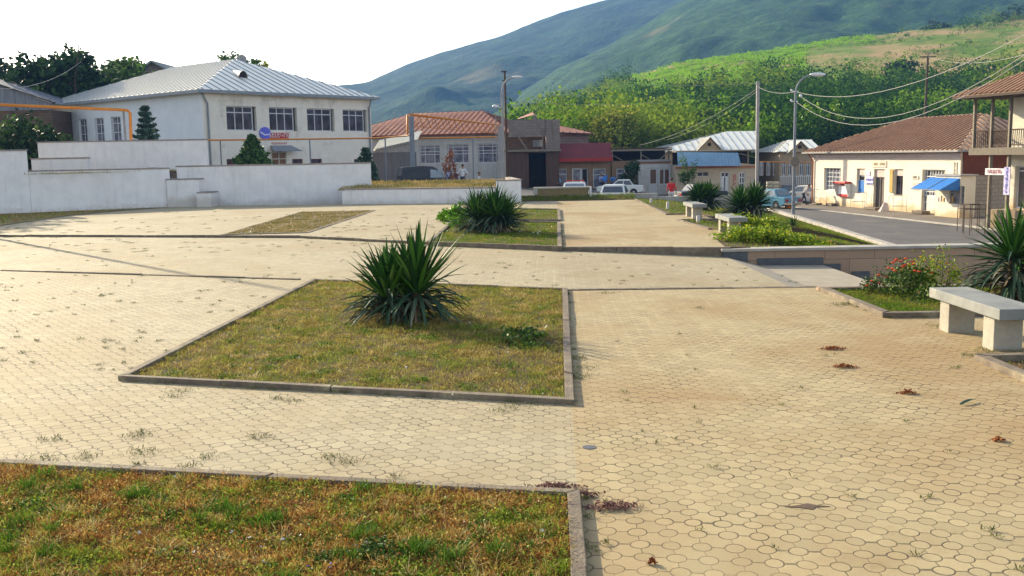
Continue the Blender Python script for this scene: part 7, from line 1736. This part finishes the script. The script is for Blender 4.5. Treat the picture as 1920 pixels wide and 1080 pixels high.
for k, L in acc.items():
    P = np.concatenate([a for a, _ in L]); sz = np.concatenate([np.full(len(a), b) for a, b in L]) * g0.uniform(.6, 1.4, sum(len(a) for a, _ in L))
    v, f = cards(P, sz, g0, .3, 1.3)
    npmesh('hillside_woods', v, f, M[k], label=names[k][0], cat=names[k][1], kind='stuff')
# single trees one can tell apart on the crest
for i, (px, py, rx, h, lbl) in enumerate([(1753, 46, 4.2, 6.5, 'broad dark tree alone on the crest of the green hill'), (1604, 77, 3.0, 4.6, 'small round tree on the crest left of the broad one'), (1776, 50, 2.8, 4.4, 'rounded tree just right of the broad one on the crest'), (1815, 128, 3.4, 5, 'round bush on the dry slope above the balcony roof'), (1905, 20, 5.5, 11, 'dark tree at the top right corner of the photo')]):
    y = 376 if py < 100 else 270
    b = aty(px, py, y); base = b.z - h * .8
    tree('crest_tree', lbl, (b.x, y, base - .6), h + .6, rx, h * .42, 1300, 'leaf_dark', 300 + i, (.25, .5), 30, .25, group='single trees on the green hill', sharp=.18)
# ------------------------------------------------------------------ sky, sun, air
SUN_EL, SUN_AZ = R(21), math.atan2(-.66, .75)
w = bpy.data.worlds.new('World'); scene.world = w; w.use_nodes = True
nt = w.node_tree; bg = nt.nodes['Background']
sk = nt.nodes.new('ShaderNodeTexSky'); sk.sky_type = 'NISHITA'; sk.sun_disc = False
sk.sun_elevation = SUN_EL; sk.sun_rotation = SUN_AZ; sk.air_density = 1.0; sk.dust_density = 1.6; sk.ozone_density = 1.0
hs_n = nt.nodes.new('ShaderNodeHueSaturation'); hs_n.inputs['Saturation'].default_value = .62; nt.links.new(sk.outputs[0], hs_n.inputs['Color'])
nt.links.new(hs_n.outputs[0], bg.inputs[0]); bg.inputs[1].default_value = 0.13
sd = bpy.data.lights.new('sun', 'SUN'); sd.energy = 5.0; sd.angle = R(.6); sd.color = (1.0, .86, .60)
so = bpy.data.objects.new('sun', sd); col.objects.link(so)
dirv = V((math.sin(SUN_AZ) * math.cos(SUN_EL), math.cos(SUN_AZ) * math.cos(SUN_EL), math.sin(SUN_EL)))
so.rotation_euler = dirv.to_track_quat('Z', 'Y').to_euler(); so.location = (-20, 30, 40)
HAZE = 0.00028
if HAZE:
    mb = MB(); mb.b2((-1400, -60, -8), (2300, 2150, 430))
    hm_ = bpy.data.materials.new('haze_air'); hm_.use_nodes = True; t = hm_.node_tree
    for n in list(t.nodes): t.nodes.remove(n)
    o_ = t.nodes.new('ShaderNodeOutputMaterial'); pv = t.nodes.new('ShaderNodeVolumePrincipled')
    pv.inputs['Color'].default_value = (.20, .42, .95, 1); pv.inputs['Density'].default_value = HAZE; pv.inputs['Anisotropy'].default_value = 0.0
    t.links.new(pv.outputs[0], o_.inputs['Volume'])
    mb.build('haze', hm_, None, 'thin blue haze in the air before the far mountain', 'haze', kind='stuff')
vs_ = scene.view_settings
scene.display_settings.display_device = 'sRGB'
vs_.view_transform = 'Standard'; vs_.look = 'None'; vs_.exposure = 1.3; vs_.gamma = 1; vs_.use_curve_mapping = False
scene.cycles.volume_bounces = 0; scene.cycles.max_bounces = 6; scene.cycles.diffuse_bounces = 3; scene.cycles.glossy_bounces = 3; scene.cycles.transmission_bounces = 3; scene.cycles.transparent_max_bounces = 6
scene.cycles.use_adaptive_sampling = True
